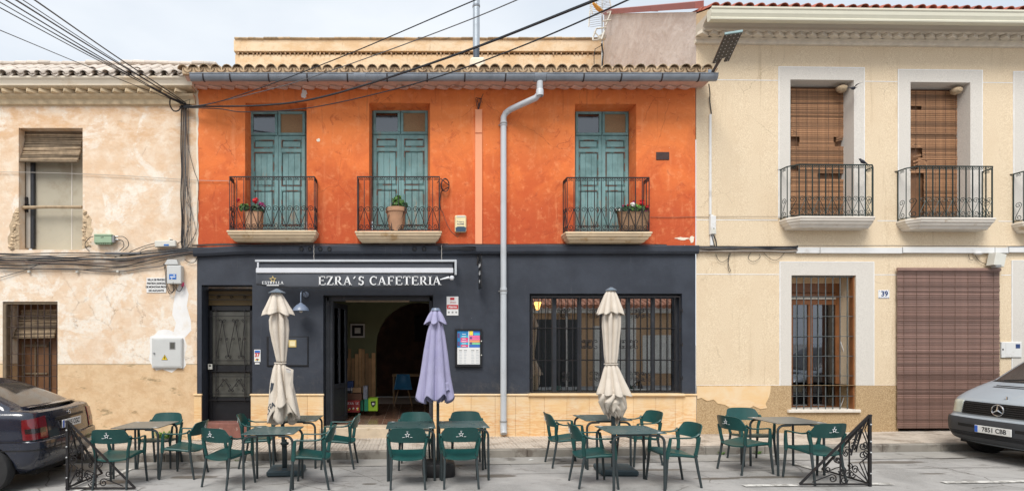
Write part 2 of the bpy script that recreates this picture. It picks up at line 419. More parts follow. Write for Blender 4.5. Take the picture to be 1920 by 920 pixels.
# iron, paints, plastics
mat('black_iron', (.022, .021, .023), .5, .3, var=.3, scale=30, c2=(.06, .035, .025), c2m=(.58, .7), c2s=12)
mat('green_iron', (.016, .032, .03), .45, .3, var=.3, scale=30)
mat('grey_bar_iron', (.10, .115, .118), .55, .3, var=.3, scale=20, c2=(.12, .08, .06), c2m=(.6, .7), c2s=9)
mat('rust_iron', (.055, .035, .03), .7, .3, var=.3, scale=25)
mat('balcony_stone', (.66, .52, .35), .85, var=.14, scale=4, bump=.4, bs=25, c2=(.50, .33, .17), c2m=(.54, .66), c2s=3.5, world=True)
mat('white_stone', (.68, .63, .56), .85, var=.1, scale=5, bump=.3, bs=25, c2=(.46, .36, .25), c2m=(.58, .7), c2s=4, world=True)
b = mat('teal_paint', (.075, .22, .225), .7, var=.2, scale=5, world=True)
base = b.mix(b.mask(b.noise(2.2, 6, .65), .36, .62), (.125, .235, .235), (.195, .35, .355))
wear = b.noise(2.0, 7, .75, v=b.map((5, 5, 1)))
zz = b.sep()[2]
wm = b.mask(b.math('ADD', wear, b.math('MULTIPLY', b.mask(zz, 5.0, 4.0), .10)), .60, .70)
b.col(b.mix(b.math('MULTIPLY', wm, .85), base, (.33, .27, .20))); b.rough(.75); b.bump(b.noise(3, 7, .7, v=b.map((30, 30, 1.5))), .3, .004)
mat('brown_trim', (.17, .10, .075), .7, var=.25, scale=9, world=True, c2=(.13, .26, .26), c2m=(.46, .56), c2s=6)
mat('burlap', (.27, .175, .095), .95, var=.25, scale=90)
mat('dark_timber', (.028, .032, .040), .5, var=.25, scale=6, c2=(.06, .06, .065), c2m=(.58, .7), c2s=8)
mat('black_paint', (.010, .011, .014), .42, var=.2, scale=6)
mat('ochre_panel', (.13, .085, .03), .6, var=.15, scale=4)
mat('mesh_glass', (.085, .085, .075), .35, var=.3, scale=3)
b = MATS['mesh_glass']; 
mat('wood_old', (.17, .125, .08), .85, var=.3, scale=8, bump=.4, bs=40, world=True)
mat('wood_pole', (.40, .30, .19), .85, var=.25, scale=12, bump=.3)
mat('wood_window', (.22, .085, .03), .45, var=.2, scale=6)
mat('plank_wood', (.42, .25, .12), .7, var=.25, scale=5, rv=.45, bump=.2, bs=30)
mat('dark_door_wood', (.17, .08, .035), .6, var=.3, scale=5)
mat('reed_grey', (.27, .20, .13), .9, var=.4, scale=9, rv=.6)
mat('reed_brown', (.27, .140, .070), .75, var=.3, scale=14, rv=.42, c2=(.40, .23, .11), c2m=(.6, .7), c2s=5)
mat('slat_mauve', (.205, .122, .098), .55, var=.22, scale=5, rv=.28)
mat('cord', (.12, .07, .05), .9)
mat('shutter_board', (.44, .40, .31), .8, var=.08, scale=2, world=True, c2=(.36, .31, .23), c2m=(.55, .7), c2s=1.5)
mat('chalk_board', (.60, .56, .49), .85, var=.1, scale=4)
mat('rubble', (.50, .38, .25), .95, var=.35, scale=12, bump=.8, bs=22, rv=.3, bd=.02)
# tiles
mat('clay_tile', (.42, .315, .205), .9, var=.2, scale=9, bump=.5, bs=30, rv=.28, c2=(.22, .18, .13), c2m=(.52, .66), c2s=6, world=True)
mat('clay_pan', (.36, .235, .14), .9, var=.2, scale=9, rv=.25, world=True)
mat('red_tile', (.36, .095, .055), .7, var=.2, scale=9, rv=.3, c2=(.42, .24, .18), c2m=(.56, .7), c2s=9, world=True)
mat('pale_tile', (.60, .53, .46), .9, var=.12, scale=7, bump=.4, bs=20, rv=.10, c2=(.42, .38, .34), c2m=(.56, .7), c2s=3, world=True)
mat('mortar', (.56, .42, .27), .95, var=.14, scale=8, bump=.5, bs=25, world=True)
mat('pink_soffit', (.70, .47, .38), .9, var=.12, scale=6, bump=.3, bs=25, rv=.1, world=True, c2=(.40, .20, .14), c2m=(.56, .7), c2s=4)
mat('cove_pale', (.78, .70, .57), .9, var=.07, scale=2, bump=.2, bs=20, world=True, c2=(.68, .55, .39), c2m=(.5, .7), c2s=1.3)
mat('cove_grey', (.54, .48, .40), .9, var=.06, scale=2, world=True)
mat('brick_tan', (.62, .49, .32), .95, var=.18, scale=9, bump=.5, bs=30, rv=.15, world=True)
mat('brick_grey', (.60, .54, .45), .95, var=.15, scale=9, bump=.4, bs=30, rv=.1, world=True)
mat('gutter_zinc', (.24, .27, .31), .33, .25, var=.2, scale=4, world=True)
mat('gutter_strap', (.05, .04, .04), .6, .4)
mat('pipe_grey', (.50, .53, .56), .45, .0, var=.06, scale=3, world=True, c2=(.40, .41, .42), c2m=(.5, .8), c2s=2)
mat('flue_steel', (.40, .45, .50), .35, .4, var=.1, scale=4)
mat('flue_dark', (.09, .11, .14), .4, .4)
mat('gutter_cream', (.66, .64, .52), .45, var=.05, scale=2)
mat('cream_cap', (.52, .5, .38), .5)
mat('red_metal', (.27, .075, .055), .5, var=.1, scale=3)
mat('zinc_flash', (.18, .26, .27), .5, .3)
mat('orange_duct', (.82, .34, .18), .75, var=.05, scale=4, world=True)
mat('white_pvc', (.70, .70, .69), .45, var=.06, scale=4, c2=(.55, .53, .5), c2m=(.55, .7), c2s=3)
mat('off_white_plastic', (.62, .61, .55), .5, var=.06, scale=5)
mat('grey_box', (.56, .57, .56), .5, var=.05, scale=3)
mat('seam_grey', (.25, .25, .25), .6)
mat('blue_label', (.03, .16, .50), .4)
mat('green_box', (.30, .42, .28), .5, var=.1, scale=6)
mat('pink_plug', (.50, .06, .14), .4)
mat('hazard_yellow', (.85, .60, .02), .5)
mat('ink_black', (.012, .012, .014), .7)
mat('ink_navy', (.02, .05, .16), .6)
mat('ink_red', (.52, .025, .03), .6)
mat('sign_white', (.74, .74, .73), .5, var=.04, scale=8)
mat('print_white', (.78, .79, .80), .6)
mat('star_gold', (.60, .45, .16), .5)
mat('alarm_cream', (.78, .67, .40), .45)
mat('alarm_navy', (.03, .07, .12), .4)
mat('plaque_rust', (.05, .025, .022), .7, var=.4, scale=20)
mat('cable_black', (.013, .014, .018), .5, var=.3, scale=20)
mat('cable_grey', (.10, .10, .105), .6, var=.3, scale=20)
mat('cable_brown', (.14, .10, .08), .7, var=.3, scale=20)
mat('cable_pale', (.45, .42, .38), .6)
mat('cable_blue', (.06, .22, .45), .5)
mat('awning_cloth', (.085, .094, .112), .8, var=.1, scale=6)
mat('awning_metal', (.66, .68, .72), .35, .1, var=.04, scale=3)
mat('lamp_enamel', (.16, .20, .28), .35, var=.08, scale=5)
mat('bulb_glass', (.55, .55, .52), .2)
mat('warm_emit', (1, .6, .2), .5)
mm = MATS['warm_emit']; mm.node_tree.nodes['Principled BSDF'].inputs['Emission Color'].default_value = (1, .50, .12, 1); mm.node_tree.nodes['Principled BSDF'].inputs['Emission Strength'].default_value = 4
mat('solar_dark', (.025, .025, .03), .3, var=.2, scale=8)
mat('led_pale', (.5, .5, .52), .3)
mat('arm_brown', (.10, .085, .08), .5, .3)
mat('antenna_metal', (.45, .46, .46), .4, .5)
mat('antenna_white', (.62, .60, .54), .5)
mat('antenna_orange', (.62, .30, .05), .5)
mat('step_stone', (.55, .45, .33), .85, var=.15, scale=6, bump=.5, bs=20, c2=(.40, .30, .2), c2m=(.52, .65), c2s=4)
mat('step_red', (.21, .085, .065), .7, var=.3, scale=10, c2=(.42, .33, .28), c2m=(.6, .68), c2s=8)
# furniture
b = mat('green_plastic', (.007, .060, .056), .40, var=.16, scale=5, rv=.07, c2=(.026, .092, .085), c2m=(.55, .75), c2s=9)
b.inp('Specular IOR Level', .5)
b.bump(b.noise(300, 2), .12, .001)
mat('grey_leg', (.030, .042, .046), .5, .1, var=.15, scale=10)
mat('table_top', (.055, .105, .105), .30, var=.18, scale=3, c2=(.10, .13, .125), c2m=(.46, .7), c2s=3, rv=.12)
mat('table_top_grey', (.15, .15, .135), .38, var=.12, scale=3, c2=(.20, .19, .165), c2m=(.46, .7), c2s=3)
mat('parasol_cream', (.62, .555, .475), .9, var=.07, scale=5, bump=.15, bs=300, c2=(.50, .44, .37), c2m=(.55, .75), c2s=2.4)
mat('parasol_lavender', (.325, .315, .47), .9, var=.07, scale=5, bump=.15, bs=300, c2=(.28, .27, .45), c2m=(.5, .75), c2s=2.0)
mat('parasol_print', (.035, .045, .06), .8)
mat('parasol_cap', (.14, .18, .22), .5)
mat('parasol_pole', (.018, .03, .034), .45, .2)
mat('parasol_base', (.045, .075, .090), .6, var=.2, scale=6)
mat('parasol_base_black', (.02, .02, .022), .5, var=.2, scale=6)
mat('terracotta', (.44, .245, .145), .85, var=.15, scale=8, c2=(.33, .2, .13), c2m=(.52, .66), c2s=5)
mat('wicker', (.25, .15, .085), .85, var=.35, scale=40, bump=.6, bs=70)
mat('leaf_green', (.075, .19, .03), .6, var=.45, scale=25, rv=.2)
mat('leaf_dark', (.03, .10, .035), .6, var=.45, scale=25, rv=.2)
mat('petal_red', (.62, .012, .02), .6, var=.2, scale=30)
mat('petal_magenta', (.38, .03, .16), .6, var=.2, scale=30)
mat('petal_white', (.80, .78, .74), .6)
for pn in ('parasol_cream', 'parasol_lavender'):
    b = MATS[pn]; nt = b.node_tree; tc = nt.nodes.new('ShaderNodeTexCoord'); mp = nt.nodes.new('ShaderNodeMapping'); nz = nt.nodes.new('ShaderNodeTexNoise'); bp = nt.nodes.new('ShaderNodeBump'); pb = nt.nodes['Principled BSDF']
    mp.inputs['Scale'].default_value = (16, 16, 3.2); nz.inputs['Scale'].default_value = 1.0; nz.inputs['Detail'].default_value = 5; nz.inputs['Distortion'].default_value = 1.2; bp.inputs['Distance'].default_value = .02; bp.inputs['Strength'].default_value = .55
    nt.links.new(tc.outputs['Object'], mp.inputs[0]); nt.links.new(mp.outputs[0], nz.inputs['Vector']); nt.links.new(nz.outputs['Fac'], bp.inputs['Height']); nt.links.new(pb.inputs['Normal'].links[0].from_socket, bp.inputs['Normal']); nt.links.new(bp.outputs[0], pb.inputs['Normal'])
# interior
mat('room_green', (.18, .195, .11), .9, var=.12, scale=3)
mat('room_brown', (.085, .052, .040), .9, var=.35, scale=3, c2=(.12, .07, .05), c2m=(.5, .6), c2s=3)
mat('room_ceiling', (.05, .045, .04), .9)
mat('floor_tile', (.16, .09, .062), .22, var=.3, scale=5, rv=.25)
mat('grout', (.26, .20, .16), .9)
mat('box_red', (.30, .03, .03), .5, var=.5, scale=16)
mat('box_green', (.30, .52, .03), .5)
mat('box_teal', (.02, .24, .14), .5)
mat('cardboard', (.32, .20, .11), .8, var=.15)
mat('crate_brown', (.13, .06, .035), .7, var=.2)
mat('book_mix', (.22, .24, .3), .6, var=.5, scale=14, rv=.3)
mat('blue_shell', (.05, .25, .5), .4)
mat('beech', (.45, .28, .14), .5)
mat('paper_white', (.60, .60, .58), .8)
# vehicles
b = mat('car_navy', (.007, .011, .026), .28, .0, var=.15, scale=3, coat=1.0)
b.bump(b.noise(90, 2), .02, .001)
mat('van_silver', (.36, .41, .46), .35, .1, var=.05, scale=3, coat=.5)
mat('bumper_grey', (.036, .040, .047), .6, var=.15, scale=5, bump=.1, bs=200)
mat('rubber', (.018, .018, .019), .8, var=.2, scale=20)
mat('hub_silver', (.33, .34, .35), .4, .6)
mat('underbody', (.01, .01, .01), .9)
mat('auto_glass', (.055, .050, .045), .06, var=.4, scale=2, spec=1.0)
mat('tail_red', (.16, .006, .012), .15, var=.3, scale=14, coat=1)
mat('tail_dark', (.02, .012, .014), .15, coat=1)
mat('headlamp', (.52, .54, .46), .12, var=.12, scale=12, coat=1)
mat('chrome', (.62, .63, .65), .15, 1.0)
mat('trim_black', (.012, .012, .013), .5)
mat('plate_white', (.72, .73, .72), .4)
mat('plate_blue', (.02, .12, .55), .4)
mat('bird_black', (.015, .017, .03), .6)
mat('bird_pale', (.45, .38, .34), .8)
mat('nest_mud', (.45, .34, .22), .95, var=.3, scale=40, bump=.8, bs=60)
# glass: thin pane, part reflection part see-through
def glassmat(name, tint=(.75, .8, .8), refl=.35, rough=.01):
    b = NB(name); gl = b.N.new('ShaderNodeBsdfGlossy'); tr = b.N.new('ShaderNodeBsdfTransparent'); mx = b.N.new('ShaderNodeMixShader')
    gl.inputs['Roughness'].default_value = rough; gl.inputs['Color'].default_value = (.95, .97, 1, 1); tr.inputs['Color'].default_value = (*tint, 1)
    fr = b.N.new('ShaderNodeFresnel'); fr.inputs['IOR'].default_value = 1.5
    f = b.math('MULTIPLY_ADD', fr.outputs[0], 1.0, refl, clamp=True)
    bp = b.N.new('ShaderNodeBump'); bp.inputs['Strength'].default_value = .02; bp.inputs['Distance'].default_value = .02
    b.L.new(b.noise(1.2, 1), bp.inputs['Height']); b.L.new(bp.outputs[0], gl.inputs['Normal'])
    b.L.new(f, mx.inputs[0]); b.L.new(tr.outputs[0], mx.inputs[1]); b.L.new(gl.outputs[0], mx.inputs[2]); b.L.new(mx.outputs[0], b.out.inputs[0])
glassmat('pane_glass', refl=.36)
glassmat('pane_glass_dim', (.35, .38, .45), refl=.12)
glassmat('pane_glass_upper', (.25, .28, .3), refl=.10, rough=.08)
glassmat('door_glass', (.6, .6, .6), refl=.12)
glassmat('clear_cover', (.95, .95, .95), refl=.0)
# opposite side
mat('opp_wall', (.48, .31, .18), .9, var=.1, scale=2)
mat('opp_band', (.62, .60, .55), .9)
mat('opp_roof', (.40, .17, .10), .9, var=.3, scale=9)
# ---------------------------------------------------------------- ground
mb = MB(); S = 400
mb.quad((-S, -S, gr(-S)), (S, -S, gr(S)), (S, S, gr(S)), (-S, S, gr(-S)))
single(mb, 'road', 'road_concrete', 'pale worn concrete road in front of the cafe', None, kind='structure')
mb = MB(); e = .004
mb.quad((-9, kerb(-9)-.52, gr(-9)+e), (14, kerb(14)-.52, gr(14)+e), (14, kerb(14)-.005, gr(14)+e), (-9, kerb(-9)-.005, gr(-9)+e))
single(mb, 'gutter_strip', 'gutter_concrete', 'darker concrete gutter strip running beside the kerb', None, kind='structure')
mb = MB(); random.seed(3)
for yy, wv in ((-.53, .010), (-1.17, .009)):
    xs = [-9 + i*.25 for i in range(93)]
    for a, b_ in zip(xs, xs[1:]):
        w1 = wv*random.uniform(.3, .8); o1 = random.uniform(-.004, .004); ky = lambda x: kerb(x)*(1 if yy > -1 else 1) + yy
        mb.quad((a, ky(a)-w1, gr(a)+2*e), (b_, ky(b_)-w1, gr(b_)+2*e), (b_, ky(b_)+w1, gr(b_)+2*e), (a, ky(a)+w1, gr(a)+2*e))
single(mb, 'road_joints', 'joint_dark', 'dark expansion joints running along the concrete road', None, kind='structure')
# parking bay lines
mb = MB()
def pline(x0, y0, x1, y1, wd=.05):
    d = Vector((x1-x0, y1-y0, 0)).normalized(); n = Vector((-d.y, d.x, 0))*wd
    P = [Vector((x0, y0, 0))+n, Vector((x0, y0, 0))-n, Vector((x1, y1, 0))-n, Vector((x1, y1, 0))+n]
    mb.quad(*[(p.x, p.y, gr(p.x)+3*e) for p in P])
pline(-4.40, -1.96, -4.42, -2.55); pline(-4.42, -2.8, -4.44, -3.3); pline(5.84, -2.0, 5.88, -2.6); pline(5.0, -3.32, 4.3, -3.32)
pline(5.95, -3.30, 6.25, -3.30); pline(6.95, -3.27, 8.15, -3.25); pline(-4.4, -3.33, -5.4, -3.33)
single(mb, 'parking_lines', 'road_paint', 'worn white parking bay lines painted on the road', None, kind='structure')
# pavement bed, tiles and kerbstones
mb = MB()
mb.v = [(-12, kerb(-12)+.12, gs(-12)-.012), (14, kerb(14)+.12, gs(14)-.012), (14, .6, gs(14)-.012), (-12, .6, gs(-12)-.012)]
mb.f = [(0,1,2,3)]; mb.m = [0]; mb.s = [False]
pav = single(mb, 'pavement', 'joint_dark', 'narrow tiled pavement along the house fronts', None, kind='structure')
tw, td = .398, .30
rows = 5
def tile_mesh(nm, wd, dp):
    m = MB(); n = 6; p = wd/n
    m.box(-wd/2+.002, wd/2-.002, 0.002, dp-.002, -.03, -.008)
    for i in range(n):
        a = -wd/2 + i*p + .009; b_ = a + p - .018
        m.add([(a, .004, -.008), (b_, .004, -.008), (b_, dp-.004, -.008), (a, dp-.004, -.008), (a+.005, .006, 0), (b_-.005, .006, 0), (b_-.005, dp-.006, 0), (a+.005, dp-.006, 0)],
              [(4,5,6,7),(0,1,5,4),(1,2,6,5),(2,3,7,6),(3,0,4,7)])
    return m.mesh(nm, 'pavement_tile')
tm = tile_mesh('paving_tile', tw, td)
sl = math.atan(.0103)
for i in range(50):
    x = -8.2 + (i+.5)*.4
    for j in range(rows):
        y = kerb(x)+.125 + j*.30
        if y > .02: continue
        put('paving_tile', tm, pav, (x, y, gs(x)+random.uniform(-.0015, .0015)), (random.uniform(-.004, .004), -sl+random.uniform(-.003, .003), math.atan(.016)))
km = MB(); km.cbox(-.497, .497, -.0, .122, -.20, .0, .014); km = km.mesh('kerbstone', 'kerb_stone')
for i in range(22):
    x = -8.6 + i*1.0
    put('kerbstone', km, pav, (x, kerb(x)+random.uniform(-.003, .003), gs(x)+.001+random.uniform(-.002, .002)), (0, -sl, math.atan(.016)))
# weeds
def weed(x, y, z, r, n, label, seed):
    random.seed(seed); m = MB()
    for i in range(n):
        a = random.uniform(0, 2*pi); l = r*random.uniform(.5, 1.3); d = Vector((cos(a), sin(a)*.6, 0)); wv = r*.13
        p0 = d*random.uniform(0, r*.5); p1 = p0 + d*l*.5 + Vector((0, 0, l*.7)); p2 = p0 + d*l + Vector((0, 0, l*random.uniform(.5, 1))); s_ = Vector((-d.y, d.x, 0))*wv
        m.add([p0, p1-s_, p2, p1+s_], [(0,1,2,3)])
    for k in range(len(m.v)): v = m.v[k]; m.v[k] = (v[0]+x, v[1]+y, v[2]+z)
    single(m, 'weed', 'weed', label, 'weed', None, (x, y, z), kind=None)
weed(-4.72, -.12, gs(-4.7), .16, 90, 'tuft of green weeds at the foot of the peach wall behind the left table', 5)
weed(3.9+1.25, kerb(5.1)-.03, gr(5.1), .06, 26, 'small weed in the kerb joint behind the front right chair', 8)
weed(5.75, kerb(5.7)-.03, gr(5.7), .07, 30, 'small weed in the kerb joint beside the iron corner panel at right', 9)
weed(4.35, kerb(4.3)-.03, gr(4.3), .04, 16, 'tiny weed in the kerb joint left of the right hand tables', 10)
weed(-2.9, kerb(-2.9)-.03, gr(-2.9), .04, 18, 'tiny weed at the kerb behind the left cream parasol tables', 11)

# ---------------------------------------------------------------- walls with openings
def wall_mb(x0, x1, z0, z1, ops, y=0.0, back=.30, mi=0, top_slope=None):
    """ops: dicts x0,x1,z0,z1,r(depth),s(splay)"""
    m = MB()
    xs = sorted(set([x0, x1] + [v for o in ops for v in (o['x0'], o['x1']) if x0 < v < x1]))
    zs = sorted(set([z0, z1] + [v for o in ops for v in (o['z0'], o['z1']) if z0 < v < z1]))
    for i in range(len(xs)-1):
        for j in range(len(zs)-1):
            cx, cz = (xs[i]+xs[i+1])/2, (zs[j]+zs[j+1])/2
            if any(o['x0'] < cx < o['x1'] and o['z0'] < cz < o['z1'] for o in ops): continue
            m.quad((xs[i], y, zs[j]), (xs[i+1], y, zs[j]), (xs[i+1], y, zs[j+1]), (xs[i], y, zs[j+1]), mi)
    for o in ops:
        r = y + o.get('r', .27); s = o.get('s', 0); mr = o.get('mi', mi); a, b_, c, d = o['x0'], o['x1'], max(o['z0'], z0), min(o['z1'], z1)
        sb = 0 if o.get('flatb', True) else s; st = s
        m.quad((a, y, c), (a, y, d), (a+s, r, d-st), (a+s, r, c+sb), mr)
        m.quad((b_, y, d), (b_, y, c), (b_-s, r, c+sb), (b_-s, r, d-st), mr)
        m.quad((a, y, d), (b_, y, d), (b_-s, r, d-st), (a+s, r, d-st), mr)
        m.quad((b_, y, c), (a, y, c), (a+s, r, c+sb), (b_-s, r, c+sb), mr)
    return m

def roof_rows(parent, xa, xb, pitch, y0, z0, slope, nrows, cover, pan, rad=.085, length=.42, step=.33, jit=.012, zfun=None, axisrot=0):
    # individually laid curved tiles
    def half(r, up, L, th=.012, n=7):
        m = MB(); r2 = r*.82
        def sec(rr, t): return [(rr*cos(pi*k/(n-1)), (1 if up else -1)*rr*sin(pi*k/(n-1))*.85 + t) for k in range(n)]
        for ya, rr in ((0, r), (L, r2)):
            for (x_, z_) in sec(rr, 0): m.v.append((x_, ya, z_))
            for (x_, z_) in sec(rr-th, 0): m.v.append((x_, ya, z_))
        A, B, C_, D = 0, n, 2*n, 3*n
        for k in range(n-1):
            m.f += [(A+k, A+k+1, C_+k+1, C_+k), (B+k+1, B+k, D+k, D+k+1), (A+k+1, A+k, B+k, B+k+1)]
        m.m = [0]*len(m.f); m.s = [True]*len(m.f)
        return m
    cm = half(rad, True, length).mesh('roof_tile', cover, ang=40); pm = half(rad*.9, False, length).mesh('roof_tile', pan, ang=40)
    n = int(round((xb-xa)/pitch)); tot = 0
    for r in range(nrows):
        yy = y0 + r*step*cos(slope); zz = z0 + r*step*sin(slope)
        for i in range(n+1):
            x = xa + i*pitch
            if x > xb: break
            put('roof_tile', cm, parent, (x+random.uniform(-jit, jit)*.6, yy+random.uniform(-jit, jit), zz+random.uniform(0, jit*.6)), (slope+random.uniform(-.02, .02), random.uniform(-.03, .03), random.uniform(-.02, .02)))
            if r < 1 and i < n: put('roof_tile', pm, parent, (x+pitch/2, yy-.01+random.uniform(-jit, jit), zz+.012), (slope, 0, 0))
            tot += 1
def dogtooth(parent, xa, xb, pitch, y0, z0, z1, mname, depth=.15, ang=40, name='cornice_brick'):
    m = MB(); m.cbox(-.11, .11, -.05, .05, 0, z1-z0, .006); a = m.mesh(name, mname)
    x = xa
    while x < xb:
        put(name, a, parent, (x, y0, z0), (random.uniform(-.03, .03), random.uniform(-.02, .02), radians(ang)+random.uniform(-.06, .06))); x += pitch

# ================================================================ LEFT HOUSE
LX0, LX1 = -9.6, X(369.5)
LH = thing('left_house', (-6.8, 0, 0), 'old house with peeling peach plaster and reed blinds left of the orange cafe', 'house')
ZT = Z(178)
opU = dict(x0=X(35), x1=X(155), z0=Z(468), z1=Z(240), r=.28, s=0); opL = dict(x0=X(5), x1=X(108), z0=Z(752), z1=Z(565), r=.42)
opX = dict(x0=X(-240), x1=X(-125), z0=Z(468), z1=Z(240), r=.28)
m = wall_mb(LX0, LX1-.002, -.3, ZT, [opU, opL, opX])
m.quad((LX1-.002, 0, -.3), (LX1-.002, 6, -.3), (LX1-.002, 6, ZT+.5), (LX1-.002, 0, ZT+.5))
m.build('wall', 'peach_plaster', LH)
# cornice: moulding, saw-tooth bricks, smooth cove, tiles
MB().prismx([(0, 6.40), (-.05, 6.42), (-.07, 6.50), (-.13, 6.54), (-.15, 6.575), (0, 6.575)], LX0, LX1-.02).build('cornice_moulding', 'brick_tan', LH)
dogtooth(LH, LX0+.1, LX1-.05, .232, -.13, 6.578, 6.64, 'brick_tan')
MB().prismx([(0, 6.642), (-.20, 6.642), (-.235, 6.66), (-.25, 6.68), (0, 6.68)], LX0, LX1-.01).build('cornice_course', 'brick_tan', LH)
MB().prismx([(0, 6.682), (-.235, 6.682), (-.245, 6.72), (-.27, 6.77), (-.30, 6.80), (-.30, 6.835), (0, 6.96)], LX0, LX1).build('cornice_cove', 'cove_pale', LH)
s30 = radians(30)
s30 = radians(34)
MB().prismx([(-.28, 6.79), (-.28, 6.84), (.46, 6.84+.74*tan(s30)), (4.0, 7.9), (4.0, 6.6)], LX0, LX1-.1).build('roof_slab', 'cove_pale', LH)
roof_rows(LH, LX0+.1, LX1-.05, .212, -.33, 6.855, s30, 2, 'pale_tile', 'pale_tile', rad=.078, length=.45, step=.38)
def wavy(y0, z0, slope, L, xa, xb, pitch, amp):
    m = MB(); n = int((xb-xa)/pitch*6)
    rows_ = 10
    for j in range(rows_+1):
        d = L*j/rows_
        for i in range(n+1):
            x = xa+(xb-xa)*i/n; m.v.append((x, y0+d*cos(slope), z0+d*sin(slope)+amp*abs(cos(pi*(x-xa)/pitch))))
    for j in range(rows_):
        for i in range(n): m.f.append((j*(n+1)+i, j*(n+1)+i+1, (j+1)*(n+1)+i+1, (j+1)*(n+1)+i))
    m.m = [0]*len(m.f); m.s = [True]*len(m.f); return m
o = wavy(.02, 7.08, s30, .56, LX0+.1, LX1-.2, .212, .075).build('roof_tiles_upper', 'pale_tile', LH); tag(o, kind='stuff')
random.seed(11)
for i in range(24):     # ridge pieces
    x = LX0+.15 + i*.235
    MBt = MB(); MBt.cbox(-.14, .14, -.12, .12, -.04, .05, .03); put('ridge_tile', MBt.mesh('ridge_tile', 'pale_tile'), LH, (x, .50, 7.435+random.uniform(-.015, .015)), (0, radians(3), 0))
# upper opening of the left house
yb = .26
m = MB(); m.box(X(60, yb), X(158, yb), yb, yb+.03, Z(472, yb), Z(236, yb)); sh = m.build('shutter', 'shutter_board', LH)
m = MB(); m.box(X(134, yb), X(136, yb), yb-.006, yb-.001, Z(468, yb), Z(300, yb)); m.build('batten', 'chalk_board', sh)
m = MB(); m.cbox(X(42, .2), X(49, .2), .16, .26, Z(466, .2), Z(250, .2), .006); m.build('window_post', 'wood_old', LH)
m = MB(); m.cbox(X(49, .24), X(60, .24), .20, .26, Z(466, .24), Z(250, .24), .004); m.build('window_jamb', 'chalk_board', LH)
m = MB(); m.cbox(X(60, .24), X(66, .24), .19, .258, Z(466, .24), Z(250, .24), .004); m.build('window_frame', 'dark_timber', LH)
m = MB(); m.tube([(X(38, .1), .1, Z(389, .1)), (X(96, .1), .1, Z(388, .1)), (X(154, .1), .1, Z(388.5, .1))], [.033, .028, .032], 8); m.build('cross_pole', 'wood_pole', LH)
m = MB(); m.box(X(50, .19), X(53, .19), .15, .19, Z(398, .19), Z(370, .19)); m.box(X(49, .18), X(56, .18), .15, .17, Z(386, .18), Z(383, .18)); m.build('latch', 'black_iron', LH)
# exposed rubble at the broken jambs
random.seed(4)
def rubble(pts, n, px0, px1, py0, py1, name='rubble_stone'):
    for k in range(n):
        t = k/n; py = py0+(py1-py0)*t + random.uniform(-2, 2); px = random.uniform(px0(t), px1(t)); r = random.uniform(.014, .038)
        m = MB(); bm = bmesh.new(); bmesh.ops.create_icosphere(bm, subdivisions=1, radius=r)
        for v in bm.verts: v.co *= random.uniform(.7, 1.2); v.co.x *= 1.5; v.co.z *= .75; v.co.y *= .55
        m.add([v.co[:] for v in bm.verts], [[v.index for v in f.verts] for f in bm.faces]); bm.free()
        put(name, m.mesh(name, 'rubble'), LH, (X(px), random.uniform(-.012, .01), Z(py)), (0, random.uniform(-1, 1), 0))
def rpatch(pts, seed):
    random.seed(seed); m = MB(); m.prism([(X(a+random.uniform(-1, 1)), Z(b_+random.uniform(-1, 1))) for a, b_ in pts], -.003, .001); m.build('exposed_masonry', 'rubble', LH)
rpatch([(36, 388), (30, 392), (25, 400), (22, 412), (18, 424), (19, 436), (14, 446), (15, 456), (20, 466), (36, 468)], 1)
rpatch([(155, 390), (160, 398), (167, 404), (172, 412), (170, 424), (175, 432), (170, 444), (163, 450), (168, 460), (160, 466), (155, 467)], 2)
rubble(None, 60, lambda t: 29-11*t if t > .15 else 31, lambda t: 34, 392, 466)
rubble(None, 34, lambda t: 157, lambda t: 160+6*t+5*sin(t*9), 398, 464)
# reed blind upper (rolled up, hanging out at bottom)
def reed_blind(name, label, xa, xb, ztop, zbot, ya, ybot, n, matn, grp=None, bulge=True, left_shift=0.0, roll=None, right=False):
    T = thing(name, ((xa+xb)/2, ya, zbot), label, 'blind', grp, right)
    for i in range(n):
        t = (i+.5)/n; z = ztop+(zbot-ztop)*t; y = ya+(ybot-ya)*t**1.5 + random.uniform(-.006, .006)
        r = abs(ztop-zbot)/n*.62*random.uniform(.7, 1.25)
        m = MB(); tl = random.uniform(-.012, .012); e1 = random.uniform(-.012, .012); ls = left_shift*t
        m.tube([(xa-ls+e1, y, z+tl), ((xa+xb)/2, y+random.uniform(-.006, .006), z+random.uniform(-.004, .004)), (xb+random.uniform(-.008, .006), y, z-tl)], r, 5)
        m.build('reed', matn, T)
    return T
random.seed(21)
b1 = reed_blind('reed_blind', 'weathered grey reed blind half rolled up in the upper window of the peach house', X(46, .15), X(154, .15), Z(251, .15), Z(303, .0), .18, .02, 15, 'reed_grey', left_shift=.0)
m = MB(); m.cbox(X(40, .2), X(154.5, .2), .17, .25, Z(252, .2), Z(243, .2)); m.build('head_rail', 'wood_old', b1)
